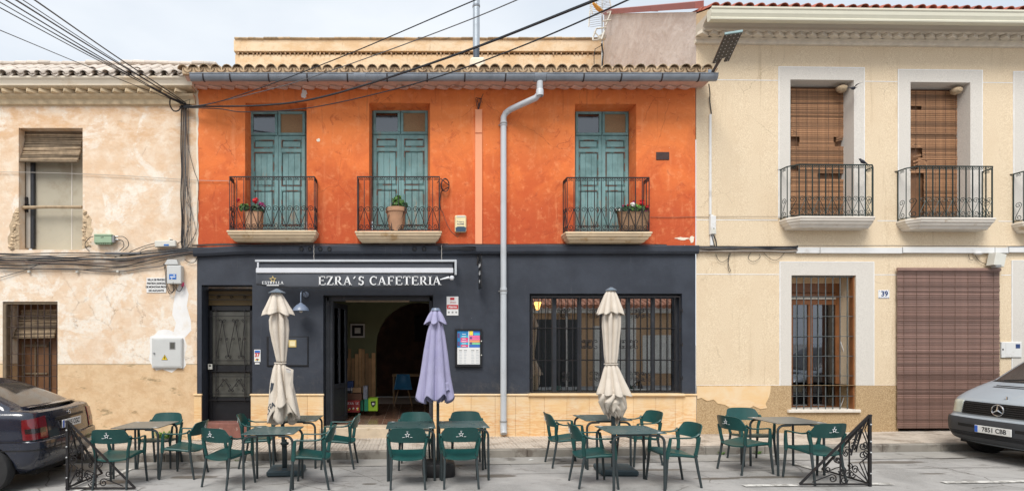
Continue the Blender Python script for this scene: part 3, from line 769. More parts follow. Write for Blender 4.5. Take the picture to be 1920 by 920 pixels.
# lower window: shutters, blind, grille
yw = .41
W = MB(); W.box(X(4, yw), X(112, yw), yw, yw+.04, Z(762, yw), Z(560, yw)); wd = W.build('window_shutter', 'dark_door_wood', LH)
m = MB(); m.box(X(92, yw-.02), X(95, yw-.02), yw-.03, yw-.005, Z(740, yw), Z(640, yw)); m.build('shutter_gap', 'underbody', wd)
for xx in (42, 66):
    m = MB(); m.cbox(X(xx, yw), X(xx+3, yw), yw-.03, yw-.002, Z(745, yw), Z(640, yw)); m.build('shutter_stile', 'wood_old', wd)
m = MB(); m.cbox(X(42, yw), X(90, yw), yw-.028, yw-.003, Z(650, yw), Z(645, yw)); m.build('shutter_rail', 'wood_old', wd)
m = MB(); m.cbox(X(42, yw), X(90, yw), yw-.028, yw-.003, Z(702, yw), Z(698, yw)); m.build('shutter_rail', 'wood_old', wd)
b2 = reed_blind('reed_blind', 'weathered grey reed blind half rolled up behind the iron bars of the lower window', X(40, .33), X(108, .33), Z(580, .33), Z(634, .25), .36, .22, 17, 'reed_grey', left_shift=.09)
m = MB(); m.cbox(X(5), X(12), -.01, .12, Z(740), Z(570), .01); m.build('window_post', 'wood_old', LH)
m = MB(); m.cbox(X(3), X(108), .02, .12, Z(570), Z(564.5), .005); m.build('lintel', 'wood_old', LH)
g = MB(); gy = .03
G0 = None
for k, px in enumerate([22, 34, 46, 58.5, 71, 83, 95, 107]):
    m = MB(); m.tube([(X(px, gy), gy, Z(752)), (X(px, gy), gy, Z(570.5))], .009, 6)
    if G0 is None: G0 = m.build('window_grille', 'rust_iron', LH)
    else: m.build('bar', 'rust_iron', G0)
for py in (592, 612.5, 663, 684.5, 705, 728):
    m = MB(); m.tube([(X(9), gy-.016, Z(py)), (X(108), gy-.016, Z(py))], .008, 4, phase=.5); m.build('bar', 'rust_iron', G0)
# white repair patch round the meter cupboard
random.seed(9)
poly = [(281,636),(283,629),(291,628),(296,620),(306,617),(318,618),(330,622),(333,606),(329,590),(330,570),(333,545),(338,531),(345,530),(349,550),(347,575),(352,600),(353,618),(347,632),(350,650),(346,668),(350,684),(343,692),(334,690),(322,697),(305,693),(294,694),(287,688),(279,672),(282,655)]
poly = [(a if not (322 < a < 360 and b_ < 625) else 340+(a-340)*1.5, b_) for a, b_ in poly]
m = MB(); m.prism([(X(a+random.uniform(-1.2, 1.2)), Z(b_+random.uniform(-1.2, 1.2))) for a, b_ in poly], -.0015, .001); o = m.build('plaster_patch', 'cap_white_paint', LH); o['label'] = 'fresh white plaster patch around the meter cupboard'

# ================================================================ CAFE
CX0, CX1 = X(370), X(1304)
CF = thing('cafe_building', (.6, 0, .1), 'two storey cafe with orange upper wall, navy ground floor and three small balconies', 'building')
ZN = Z(463)
def up_op(a, b_, top=193, bot=432): return dict(x0=X(a), x1=X(b_), z0=Z(bot), z1=Z(top), r=.27, s=.035)
U1, U2, U3 = up_op(459.5, 575), up_op(692, 806.5), up_op(1078, 1193, 195, 434)
m = wall_mb(CX0, CX1, ZN, 6.9, [U1, U2, U3]); m.build('upper_wall', 'orange_wash', CF)
D1 = dict(x0=X(378), x1=X(473), z0=0, z1=Z(534), r=.35); D2 = dict(x0=X(606), x1=X(812), z0=0, z1=Z(553), r=.25)
W1 = dict(x0=X(993), x1=X(1279), z0=Z(738), z1=Z(550), r=.2)
m = wall_mb(CX0, CX1, -.3, ZN, [D1, D2, W1]); m.build('lower_wall', 'navy_paint', CF)
# navy ledge between storeys with lifted left end
m = MB(); prof = lambda dz: [(-.001, Z(476)+dz), (-.06, Z(476.5)+dz), (-.085, Z(472)+dz), (-.09, Z(463)+dz), (-.07, Z(461)+dz), (-.001, Z(460.5)+dz)]
sec = []
for px, dz in ((365, -.05), (400, -.035), (440, -.01), (470, 0), (1000, .0), (1307, 0)):
    sec.append([(X(px), y_, z_) for y_, z_ in prof(dz)])
for q in sec: m.v += q
n = 6
for i in range(len(sec)-1):
    for k in range(n-1): m.f.append((i*n+k, i*n+k+1, (i+1)*n+k+1, (i+1)*n+k))
m.f.append(tuple(range(n-1, -1, -1))); m.f.append(tuple(range((len(sec)-1)*n, len(sec)*n))); m.m = [0]*len(m.f); m.s = [False]*len(m.f)
m.f = [f[::-1] for f in m.f]
m.build('storey_ledge', 'navy_paint', CF)
for px in (567, 583, 602, 619, 777, 795):
    m = MB(); m.lathe([(.0, .0), (.030, .0), (.036, -.012), (.040, -.0), (.042, .01)], 12, (X(px), -.094, Z(468)), axis='y'); m.build('vent_ring', 'black_paint', CF)
# eaves
random.seed(12)
dogtooth(CF, CX0+.1, CX1-.05, .255, -.06, 6.715, 6.746, 'pink_soffit', ang=24)
MB().prismx([(0, 6.747), (-.26, 6.747), (-.36, 6.78), (-.38, 6.84), (0, 6.93)], CX0-.08, CX1+.12).build('eaves_soffit', 'pink_soffit', CF)
MB().prismx([(-.385, 6.795), (-.44, 6.80), (-.45, 6.87), (-.44, 6.925), (-.38, 6.94)], CX0-.1, CX1+.14).build('eaves_mortar', 'mortar', CF)
s17 = radians(17)
MB().prismx([(-.378, 6.80), (-.378, 6.865), (4.8, 6.865+5.178*tan(s17)), (4.8, 6.5)], CX0+.02, CX1-.02).build('roof_slab', 'mortar', CF)
roof_rows(CF, CX0-.1, CX1+.15, .2045, -.47, 6.875, s17, 2, 'clay_tile', 'clay_pan', rad=.095, length=.45, step=.38)
o = wavy(.25, 7.03, s17, 4.7, CX0, CX1-.1, .2045, .08).build('roof_tiles_upper', 'clay_tile', CF); tag(o, kind='stuff')
# gutter (zinc half round) with straps
gyc, gzc, gR = -.50, Z(141, -.5), .075
GD = 1.5
def gut(m, xa, xb, R, yc, zc, n=10, lip=True):
    arc = [(yc-R*cos(pi*k/n), zc-GD*R*sin(pi*k/n)) for k in range(n+1)]
    ar2 = [(yc-(R-.006)*cos(pi*k/n), zc-GD*(R-.006)*sin(pi*k/n)) for k in range(n+1)]
    m.prismx(arc+ar2[::-1], xa, xb); 
    if lip: m.tube([(xa, yc-R, zc), (xb, yc-R, zc)], .009, 6)
m = MB(); xa, xb = X(358, gyc), X(1343, gyc)
gut(m, xa, xb, gR, gyc, gzc); m.prismx([(gyc-gR*cos(pi*k/10), gzc-GD*gR*sin(pi*k/10)) for k in range(11)], xb-.004, xb); m.prismx([(gyc-gR*cos(pi*k/10), gzc-GD*gR*sin(pi*k/10)) for k in range(11)], xa, xa+.004)
gt = m.build('gutter', 'gutter_zinc', CF)
for px in (383, 433, 505, 577, 652, 726, 801, 871, 947, 1022, 1093, 1163, 1239, 1308):
    m = MB(); arc = [((gR+.006)*cos(pi*k/10), -GD*(gR+.006)*sin(pi*k/10)) for k in range(11)]; a2 = [((gR)*cos(pi*k/10), -GD*(gR)*sin(pi*k/10)) for k in range(11)]
    xx = X(px, gyc); m.prismx([(gyc+a, gzc+b_) for a, b_ in arc] + [(gyc+a, gzc+b_) for a, b_ in a2[::-1]], xx-.012, xx+.012); m.build('gutter_strap', 'gutter_strap', gt)
for px in (675, 1012):
    m = MB(); m.lathe([(gR+.004, -.11), (gR+.008, -.10), (gR+.008, .10), (gR+.004, .11)], 20, (X(px, gyc), gyc, gzc), axis='x'); 
    for k in range(len(m.v)): v = m.v[k]; m.v[k] = (v[0], v[1], gzc+GD*min(0, v[2]-gzc)+.001)
    m.build('gutter_joint', 'gutter_zinc', gt)
# downpipe
pr = .056; xd = X(944, -.09)
m = MB(); xt = X(1012, gyc)
pts = [(xt, gyc, gzc-.118), (xt, gyc, Z(168, gyc)), (xt-.01, gyc+.015, Z(176, gyc)), (xt-.06, gyc+.06, Z(184, -.44)), (X(975, -.28), -.28, Z(197, -.28)), (X(956, -.16), -.16, Z(206, -.16)), (X(948, -.10), -.10, Z(212, -.1)), (xd, -.09, Z(220, -.09)), (xd, -.09, Z(240, -.09)), (xd, -.09, Z(545, -.09))]
m.tube(pts, pr, 16); dp = m.build('downpipe', 'pipe_grey', CF, ang=60)
m = MB(); m.tube([(xd, -.09, Z(545, -.09)), (xd, -.09, Z(808, -.09))], pr+.003, 16); m.tube([(xd, -.09, Z(790, -.09)), (xd, -.09, Z(806, -.09)), (xd+.0, -.13, Z(812, -.1))], pr+.008, 16); m.build('lower_pipe', 'pipe_grey', dp, ang=60)
for z0, z1, zx in ((Z(240), Z(232), 0), (Z(552), Z(540), 0)):
    m = MB(); m.lathe([(pr, z0), (pr+.009, z0+.005), (pr+.009, z1-.005), (pr, z1)], 18, (xd, -.09, 0)); m.build('pipe_collar', 'pipe_grey', dp)
for zz_ in (Z(236), Z(546), Z(788)):
    m = MB(); m.lathe([(pr+.010, zz_-.012), (pr+.015, zz_-.012), (pr+.015, zz_+.012), (pr+.01, zz_+.012)], 18, (xd, -.09, 0)); m.box(xd-.085, xd+.085, -.03, -.02, zz_-.009, zz_+.009); m.build('pipe_clamp', 'seam_grey', dp)
m = MB(); m.lathe([(pr+.012, 0), (pr+.012, .10), (pr+.004, .12)], 18, (xt, gyc, Z(178, gyc)-.02)); m.build('pipe_collar', 'pipe_grey', dp)
# orange duct
m = MB(); m.cbox(X(890.5), X(903.5), -.05, .0, Z(460), Z(252.5), .004); du = m.build('cable_duct', 'orange_duct', CF)
m = MB(); m.cbox(X(890.5), X(903.5), -.05, .0, Z(251), Z(207), .004); m.build('duct_length', 'orange_duct', du)
random.seed(5)
m = MB()
for k in range(5):
    a = X(896+random.uniform(-3, 4)); m.tube([(X(897), -.02, Z(208)), (a, -.05, Z(198)), (a+random.uniform(-.04, .05), -.07, Z(188)), (X(897+random.uniform(-6, 10)), -.05, Z(176+random.uniform(0, 20)))], .006, 5)
m.build('loose_wires', 'cable_black', du)
# patches
def blob(cx, cy, rx, ry, seed, mname, name, par, y=-.004, n=18, amp=.25):
    random.seed(seed); m = MB(); m.prism([(X(cx+rx*cos(2*pi*k/n)*random.uniform(1-amp, 1+amp)), Z(cy+ry*sin(2*pi*k/n)*random.uniform(1-amp, 1+amp))) for k in range(n)], y, .001); return m.build(name, mname, par)
blob(570, 176, 5, 9, 2, 'cap_white_paint', 'filler_patch', CF); blob(597, 263, 3.5, 3, 3, 'cove_pale', 'filler_patch', CF)
blob(1280, 447, 12, 2.5, 6, 'cove_pale', 'plaster_chip', CF, amp=.5); blob(1297, 449, 5, 6, 8, 'cove_pale', 'plaster_chip', CF, amp=.4)
# seam edge to the left house: flaked pale strip
random.seed(31); m = MB(); L = [(X(369+random.uniform(-2.2, .6)), Z(170+i*9)) for i in range(33)]; R_ = [(X(371.5+random.uniform(-.6, 1.4)), Z(170+i*9)) for i in range(33)]
for i in range(32): m.quad((L[i][0], -.004, L[i][1]), (L[i+1][0], -.004, L[i+1][1]), (R_[i+1][0], -.004, R_[i+1][1]), (R_[i][0], -.004, R_[i][1]))
m.build('plaster_seam', 'cove_pale', CF)
# wainscot: stone slabs, capping
def slab_row(xa, xb, joints, ztop=Z(741), zb=0.02, yf=-.035, cap=True, capx=(0, 0)):
    xs = [xa]+joints+[xb]
    for a, b_ in zip(xs, xs[1:]):
        m = MB(); m.cbox(X(a)+.0015, X(b_)-.0015, yf, -.001, zb, ztop, .003); m.build('stone_slab', 'honey_stone', CF)
    if cap:
        m = MB(); m.cbox(X(xa)-.012+capx[0], X(xb)+.012+capx[1], yf-.022, -.001, ztop+.002, ztop+.036, .008); m.build('stone_capping', 'honey_stone', CF)
slab_row(365, 379, []); slab_row(471, 607, [532, 577]); slab_row(812, 993, [850, 883, 928, 966]); slab_row(993, 1279, [1020, 1062, 1104, 1144, 1186, 1228, 1265], cap=False, ztop=Z(742)); slab_row(1279, 1304, [])
m = MB(); m.cbox(X(989), X(1282), -.085, .19, Z(741.5), Z(737), .008); m.build('window_sill', 'honey_stone', CF)
# street steps at doors
m = MB(); m.cbox(X(600), X(813), -.075, .30, .0, Z(801), .01); m.build('door_step', 'step_stone', CF)
m = MB(); m.cbox(X(381), X(470), -.07, .34, .0, Z(792), .01); st = m.build('door_step', 'step_red', CF); st['label'] = 'worn red brown step smeared with cement'
# ---------------- black street door (left)
yd = .34
zb, zt = Z(790, yd), Z(534, .0)-.0
def bx(a, b_, c, d, y0, y1, c_=.004): m = MB(); m.cbox(X(a, y0), X(b_, y0), y0, y1, Z(c, y0), Z(d, y0), c_); return m
DR = bx(388, 476, 792, 543, yd+.03, yd+.06).build('street_door', 'black_paint', CF)
bx(391, 474, 572, 545, yd-.0, yd+.028).build('transom_panel', 'ochre_panel', DR)
bx(397.5, 468.5, 684, 583, yd-.0, yd+.028).build('glass_panel', 'mesh_glass', DR); bx(397.5, 468.5, 744, 697, yd, yd+.028).build('glass_panel', 'mesh_glass', DR)
for a, b_, c, d in ((393, 397.5, 790, 573), (468.5, 473, 790, 573), (393, 473, 582, 573), (397, 469, 697, 685), (397, 469, 751, 745), (391, 475, 545, 541)):
    bx(a, b_, c, d, yd-.03, yd-.0).build('frame_rail', 'black_paint', DR)
bx(397.5, 468.5, 788, 751, yd-.012, yd+.0).build('kick_panel', 'black_paint', DR)
bx(393, 473, 792, 787.5, yd-.05, yd-.03).build('weather_bar', 'black_iron', DR)
yg = yd-.06
for px in (405, 459):
    m = MB(); m.tube([(X(px, yg), yg, Z(752, yg)), (X(px, yg), yg, Z(579, yg))], .010, 4, phase=.5); m.build('grille_bar', 'black_iron', DR)
for py in (592, 675.5, 695, 705.5, 737.5, 749, 552.5, 561.5):
    m = MB(); m.tube([(X(391, yg), yg-.012, Z(py, yg)), (X(473, yg), yg-.012, Z(py, yg))], .009, 4, phase=.5); m.build('grille_bar', 'black_iron', DR)
def zig(xs, y0_, y1_, r):
    for i in range(len(xs)-1):
        a, b_ = (xs[i], y1_), (xs[i+1], y0_)
        if i % 2: a, b_ = (xs[i], y0_), (xs[i+1], y1_)
        m = MB(); ax, az, bx_, bz = X(a[0], yg), Z(a[1], yg), X(b_[0], yg), Z(b_[1], yg)
        s1 = spiral(ax + (r if i % 2 == 0 else r), az, r, 1.1, pi, 1 if i % 2 else -1, yg, 14)
        s2 = spiral(bx_ - r, bz, r, 1.1, 0, 1 if i % 2 else -1, yg, 14)
        m.tube(s1[::-1] + s2, .006, 4); m.build('scroll', 'black_iron', DR)
        cx_, cz_ = (ax+bx_)/2, (az+bz)/2
        m = MB(); m.tube(spiral(cx_+.03, cz_, .03, 1.2, pi, 1, yg, 12), .006, 4); m.build('scroll', 'black_iron', DR)
zig([405, 417, 428, 441, 452, 459], 600, 669, .035); zig([405, 421, 433, 448, 459], 711, 732, .03)
for px in (409, 434, 459):
    m = MB(); m.tube(spiral(X(px, yg), Z(557, yg), .035, 1.3, 0, 1, yg, 14), .006, 4); m.build('scroll', 'black_iron', DR)
bx(389.5, 397.5, 692, 682, -.02+.25, .25+.03).build('key_box', 'off_white_plastic', DR); m = bx(391.5, 395.5, 686.5, 683.5, .225, .231); m.build('key_pad', 'ink_black', DR)
# ---------------- cafe entrance: frame, open leaf
yf = .2
FR = bx(606, 617, 800, 556, yf-.02, yf+.10).build('door_frame', 'dark_timber', CF)
bx(805, 811, 800, 556, yf-.02, yf+.10).build('frame_post', 'dark_timber', FR); bx(606, 811, 564, 554, yf-.02, yf+.10).build('frame_head', 'dark_timber', FR); bx(648, 768, 566, 562.5, yf-.06, yf-.02).build('head_trim', 'wood_old', FR)
for px in (612, 622): 
    m = MB(); m.tube([(X(px, yf), yf-.025, Z(800, yf)), (X(px, yf), yf-.025, Z(558, yf))], .018, 6); m.build('frame_bead', 'dark_timber', FR)
bx(617, 625, 800, 558, yf+.0, yf+.08).build('frame_post', 'dark_timber', FR)
fz0 = .27
# open leaf swung inward, at left
lx0, ly0 = X(622, .3), .30; ld = Vector((.21, .78, 0)).normalized(); lw = .78
def leafp(u, z): p = Vector((lx0, ly0, 0)) + ld*u; return (p.x, p.y, z)
def leafbox(u0, u1, z0, z1, t0, t1):
    m = MB(); m.cbox(u0, u1, t0, t1, z0, z1, .006); M = Matrix.Translation((lx0, ly0, 0)) @ Matrix.Rotation(atan2(ld.y, ld.x), 4, 'Z'); m.xf(M); return m
zl0, zl1 = fz0+.01, Z(566, .3)
LF = leafbox(0, lw, zl0, zl0+.10, -.02, .02).build('door_leaf', 'dark_timber', CF)
leafbox(0, .10, zl0+.1, zl1, -.02, .02).build('leaf_stile', 'dark_timber', LF); leafbox(lw-.10, lw, zl0+.1, zl1, -.02, .02).build('leaf_stile', 'dark_timber', LF)
leafbox(.10, lw-.1, zl1-.1, zl1, -.02, .02).build('leaf_rail', 'dark_timber', LF); leafbox(.10, lw-.1, zl0+.68, zl0+.78, -.02, .02).build('leaf_rail', 'dark_timber', LF)
leafbox(.10, lw-.1, zl0+.1, zl0+.68, -.01, .01).build('leaf_panel', 'dark_timber', LF)
leafbox(.36, .42, zl0+.78, zl1-.1, -.018, .018).build('leaf_mullion', 'dark_timber', LF)
leafbox(.10, .36, zl0+.78, zl1-.1, -.004, .004).build('leaf_glass', 'door_glass', LF); leafbox(.42, lw-.1, zl0+.78, zl1-.1, -.004, .004).build('leaf_glass', 'door_glass', LF)
# ---------------- interior of the cafe
room = MB(); rx0, rx1, ry1, rz1 = X(606, .3)-.35, 5.3, 6.2, 3.4
zr = fz0
G = room
G.quad((rx0, .26, zr), (rx0, 2.6, zr), (rx0, 2.6, rz1), (rx0, .26, rz1))
G.quad((rx1, .26, zr), (rx1, .26, rz1), (rx1, ry1, rz1), (rx1, ry1, zr))
room.build('room_side_wall', 'room_brown', CF)
MB().box(rx0, rx1, .26, ry1, rz1, rz1+.05).build('room_ceiling', 'room_ceiling', CF)
MB().box(rx0, rx1, ry1, ry1+.05, zr, rz1).build('room_back_wall', 'room_brown', CF)
# inside face of front wall so that the room is closed
# green partition with arch
yp = 2.6; axl = X(705, yp); arc_r = 1.05; az = Z(566, yp)-arc_r
m = MB(); n = 14
pts = [(axl + arc_r*(1-cos(pi*k/n)), az + arc_r*sin(pi*k/n)) for k in range(n+1)]
top = rz1
m.box(rx0, axl, yp, yp+.25, zr, top)
for k in range(n):
    a, b_ = pts[k], pts[k+1]
    m.add([(a[0], yp, a[1]), (b_[0], yp, b_[1]), (b_[0], yp, top), (a[0], yp, top), (a[0], yp+.25, a[1]), (b_[0], yp+.25, b_[1])], [(0,1,2,3), (0,4,5,1)])
m.box(axl+2*arc_r, rx1, yp, yp+.25, zr, top)
m.build('arch_partition', 'room_green', CF)
# floor tiles
MB().box(rx0, rx1, .27, ry1, zr-.03, zr-.004).build('room_floor', 'grout', CF)
ft = MB(); ft.cbox(-.147, .147, -.147, .147, -.012, 0, .003); ft = ft.mesh('floor_tile', 'floor_tile')
random.seed(2)
for i in range(11):
    for j in range(13):
        put('floor_tile', ft, CF, (rx0+.15+i*.3, .42+j*.3, zr+random.uniform(-.001, .001)))
MB().box(X(606), X(812), -.0, .30, zr-.012, zr+.004).build('door_sill', 'step_stone', CF)
# ---------------- big barred window
yw = .16
def fb(a, b_, c, d, y0=yw, y1=yw+.07, mt='navy_paint', nm='window_frame', par=CF):
    return bx(a, b_, c, d, y0, y1, .006).build(nm, mt, par)
WF = fb(994, 1278, 740, 734)
fb(994, 1278, 559, 550, par=WF, nm='frame_head'); fb(994, 999, 734, 559, par=WF, nm='frame_post', mt='dark_timber'); fb(1268, 1278, 734, 559, par=WF, nm='frame_post', mt='dark_timber')
for a, b_ in ((1035.5, 1043.5), (1084, 1090.5), (1130, 1137), (1175.5, 1182), (1222.5, 1228.5)):
    fb(a, b_, 734, 559, par=WF, nm='mullion', mt='dark_timber')
xs = [999, 1035.5, 1043.5, 1084, 1090.5, 1130, 1137, 1175.5, 1182, 1222.5, 1228.5, 1268]
for i in range(0, 12, 2):
    m = MB(); yy = yw+.04; m.box(X(xs[i], yy)-.01, X(xs[i+1], yy)+.01, yy, yy+.005, Z(736, yy), Z(557, yy)); o = m.build('pane', 'pane_glass', WF)
yg = .035
GR = bx(996, 1276, 736, 733.5, yg-.006, yg+.006, .002).build('window_grille', 'black_iron', CF)
bx(996, 1276, 557, 554.5, yg-.006, yg+.006, .002).build('grille_rail', 'black_iron', GR)
bx(996, 998, 734, 557, yg-.006, yg+.006, .002).build('grille_rail', 'black_iron', GR); bx(1274, 1276, 734, 557, yg-.006, yg+.006, .002).build('grille_rail', 'black_iron', GR)
for k in range(21):
    px = 1010 + k*12.75
    if px > 1272: break
    m = MB(); m.tube([(X(px, yg), yg, Z(735, yg)), (X(px, yg), yg, Z(556, yg))], .0085, 4, phase=.5); m.build('grille_bar', 'black_iron', GR)
for py in (615, 675):
    m = MB(); m.tube([(X(995, yg), yg-.014, Z(py, yg)), (X(1277, yg), yg-.014, Z(py, yg))], .009, 4, phase=.5); m.build('grille_rail', 'black_iron', GR)
def cpair(px, py, r=7.5):   # back to back C scrolls beside a bar
    for sgn in (-1, 1):
        cx_ = X(px, yg)+sgn*.052; m = MB()
        u = spiral(cx_, Z(py-5, yg), .036, .95, -pi/2 if 0 else (pi if sgn > 0 else 0), -sgn, yg-.006, 12, .35); d = spiral(cx_, Z(py+5, yg), .036, .95, (pi if sgn > 0 else 0), sgn, yg-.006, 12, .35)
        m.tube(u[::-1]+d, .006, 4); m.build('scroll', 'black_iron', GR)
for px, py in ((1061, 586), (1061, 706), (1124, 586), (1124, 706), (1099, 645), (1112, 645), (1175, 645), (1188, 645), (1213, 586), (1200, 586), (1213, 706), (1200, 706)): cpair(px, py)
for py in (582, 645, 708):
    bx(1276, 1281, py+1, py-1, .0, .02, .001).build('grille_anchor', 'black_iron', GR); bx(1278.5, 1280.5, py+3.5, py-3.5, -.004, .01, .001).build('grille_anchor', 'black_iron', GR)
    bx(992, 997, py+1, py-1, .0, .02, .001).build('grille_anchor', 'black_iron', GR)
# interior of window: blind wall + wall lamp
MB().box(X(1150, .9), 5.3, .9, .93, zr, 3.0).build('room_screen', 'room_brown', CF)

# ---------------- balcony doors
def balcony_door(pxa, pxb, pt, pb, lean_worn=0):
    y = .27; xa, xb = X(pxa, y), X(pxb, y); zt, zb = Z(pt, y), Z(pb, y)-.03
    D = MB().cbox(xa-.02, xb+.02, y+.03, y+.06, zb, zt+.02).build('balcony_door', 'teal_paint', CF)
    Hh = zt-zb; xm = (xa+xb)/2; 
    f = lambda py: Z(py, y)
    def p(a, b_, c, d, y0, y1, mt, nm, cc=.006): m = MB(); m.cbox(a, b_, y0, y1, c, d, cc); return m.build(nm, mt, D)
    t1, t2, t3, t4 = zt-.47, zt-.53, zt-.73, zt-.80
    for k, (a, b_) in enumerate(((xa, xm-.006), (xm+.006, xb))):
        st = .065
        # transom casement
        p(a, b_, zt-.05, zt, y-.012, y+.028, 'teal_paint', 'casement_rail'); p(a, b_, t1, t1+.05, y-.012, y+.028, 'teal_paint', 'casement_rail')
        p(a, a+.05, t1+.05, zt-.05, y-.012, y+.028, 'teal_paint', 'casement_stile'); p(b_-.05, b_, t1+.05, zt-.05, y-.012, y+.028, 'teal_paint', 'casement_stile')
        p(a+.05, b_-.05, t1+.05, zt-.05, y+.012, y+.02, 'pane_glass_upper' if k == 0 else 'burlap', 'pane' if k == 0 else 'sacking_screen', .001)
        # leaf
        p(a, a+st, zb, t1-.01, y-.005, y+.028, 'teal_paint', 'leaf_stile'); p(b_-st, b_, zb, t1-.01, y-.005, y+.028, 'teal_paint', 'leaf_stile')
        for (c, d) in ((t1-.09, t1-.01), (t3-.07, t3+.005), (zt-1.55, zt-1.47), (zb, zb+.12)):
            p(a+st, b_-st, c, d, y-.005, y+.028, 'teal_paint', 'leaf_rail')
        for (c, d) in ((t3+.005, t1-.09), (zt-1.47, t3-.07), (zb+.12, zt-1.55)):
            tr = .017
            a2, b2 = a+st, b_-st
            p(a2, b2, d-tr, d, y-.012, y+.02, 'brown_trim', 'panel_bead', .004); p(a2, b2, c, c+tr, y-.012, y+.02, 'brown_trim', 'panel_bead', .004)
            p(a2, a2+tr, c+tr, d-tr, y-.012, y+.02, 'brown_trim', 'panel_bead', .004); p(b2-tr, b2, c+tr, d-tr, y-.012, y+.02, 'brown_trim', 'panel_bead', .004)
            nb = 3 if d-c > .3 else 1; ww = (b2-a2-2*tr-.02)/nb
            for q in range(nb):
                p(a2+tr+.01+q*ww+.001, a2+tr+.01+(q+1)*ww-.001, c+tr+.01, d-tr-.01, y+.0, y+.022, 'teal_paint', 'door_board', .005)
    p(xm-.012, xm+.012, zb, t1, y-.02, y-.004, 'teal_paint', 'cover_strip')
balcony_door(470, 572, 209, 432); balcony_door(700, 802, 207, 432); balcony_door(1079, 1178, 209, 434)

# ---------------- balconies (both houses)
def balcony(par, xl, xr, zt, zr_, proj, thk, matS, matI, nfront, nside, chamfer=.0, flare=.04, scroll_h=.44, bar_r=.009, ext=0):
    """slab + railing; xl,xr = front corners"""
    cz = chamfer
    def outline(g): return [(xl-flare+(-g if not cz else -g), 0.0), (xl-g-(flare if cz else 0), -(proj-cz)-(.0)), (xl+cz*.7-g*.6, -proj-g), (xr-cz*.7+g*.6, -proj-g), (xr+g+(flare if cz else 0), -(proj-cz)), (xr+flare+g, 0.0)] if cz else [(xl-g, 0), (xl-g, -proj-g), (xr+g, -proj-g), (xr+g, 0)]
    lv = [(zt, .02), (zt-.028, .025), (zt-.034, .012), (zt-.075, .004), (zt-.095, -.02), (zt-.13, -.035), (zt-.145, -.06), (zt-thk, -.09)]
    m = MB(); o0 = outline(0); n = len(o0)
    for z_, g in lv:
        for (x_, y_) in outline(g): m.v.append((x_, y_, z_))
    for i in range(len(lv)-1):
        for k in range(n-1): m.f.append((i*n+k, i*n+k+1, (i+1)*n+k+1, (i+1)*n+k))
    m.f.append(tuple(range(n))[::-1]); m.f.append(tuple(range((len(lv)-1)*n, len(lv)*n)))
    m.f = [tuple(reversed(f)) for f in m.f]
    m.m = [0]*len(m.f); m.s = [False]*len(m.f)
    B = m.build('balcony', matS, par)
    zc = zt+.03
    # path of the railing as segments
    if cz: P = [(xl-flare, -.02), (xl-flare, -(proj-cz)), (xl+cz*.7, -proj+.03), (xr-cz*.7, -proj+.03), (xr+flare, -(proj-cz)), (xr+flare, -.02)]
    else: P = [(xl-flare+.03, -.02), (xl+.02, -proj+.02), (xr-.02, -proj+.02), (xr+flare-.03, -.02)]
    def rail(z_, r, nm, mt=matI, fl=None):
        m = MB()
        for a, b_ in zip(P, P[1:]): m.tube([(a[0], a[1], z_), (b_[0], b_[1], z_)], r, 4, phase=.5, flat=fl)
        m.build(nm, mt, B)
    rail(zr_, .014, 'handrail'); rail(zc, .010, 'bottom_rail'); 
    for i, (a, b_) in enumerate(zip(P, P[1:])):
        L = math.hypot(b_[0]-a[0], b_[1]-a[1])
        mid = (i == (len(P)-1)//2)
        nn = nfront if mid else max(1, int(round(L/((xr-xl)/nfront)))) + (nside if not mid else 0)
        cell = L/nn; rot = atan2(b_[1]-a[1], b_[0]-a[0])
        bm_ = MB(); bm_.tube([(0, 0, zc-.03), (0, 0, zr_)], bar_r, 4, phase=.5); bmesh_ = bm_.mesh('bar', matI)
        # scrolls in one cell
        rs = min(.058, cell*.44)
        def smesh(sg):
            m = MB()
            up_ = spiral(cell/2+sg*cell*.02, zc+scroll_h-rs, rs, 1.35, -pi/2 - sg*pi*.35 - sg*.3, -sg*1, 0, 15, .2)
            lo_ = spiral(cell/2-sg*cell*.02, zc+rs+.006, rs, 1.35, pi/2 - sg*pi*.35 - sg*.3 , -sg*1, 0, 15, .2)
            m.tube(up_[::-1]+lo_, .0062, 4); return m.mesh('scroll', matI)
        def tmesh():
            m = MB(); r2 = .026
            for sg in (-1, 1): m.tube(spiral(cell/2+sg*r2*1.05, zr_-.016-r2, r2, 1.2, pi/2, sg, 0, 10, .3), .005, 4)
            return m.mesh('rail_curl', matI)
        sA, sB, tM = smesh(1), smesh(-1), tmesh()
        for k in range(nn+1):
            t = k/nn; x_, y_ = a[0]+(b_[0]-a[0])*t, a[1]+(b_[1]-a[1])*t
            if k < nn or i == len(P)-2: put('bar', bmesh_, B, (x_, y_, 0), (0, 0, rot))
            if k < nn:
                put('scroll', sA if k % 2 else sB, B, (x_, y_, 0), (0, 0, rot)); put('rail_curl', tM, B, (x_, y_, 0), (0, 0, rot))
    if ext:
        for sx, px_ in ((-1, P[0]), (1, P[-1])):
            m = MB(); m.tube([(px_[0], px_[1], zr_), (px_[0]+sx*.05, -.002, zr_-.0)], .010, 4, phase=.5); m.build('rail_bracket', matI, B)
    return B
pj = .29; yq = -pj
for a, b_, zt_px, rt in ((428, 591, 432, 331), (668, 826, 433.5, 331), (1062, 1220, 434.5, 332.5)):
    balcony(CF, X(a, yq), X(b_, yq), Z(zt_px, yq), Z(rt, yq), pj, .18, 'balcony_stone', 'black_iron', 12, 0, flare=.015)

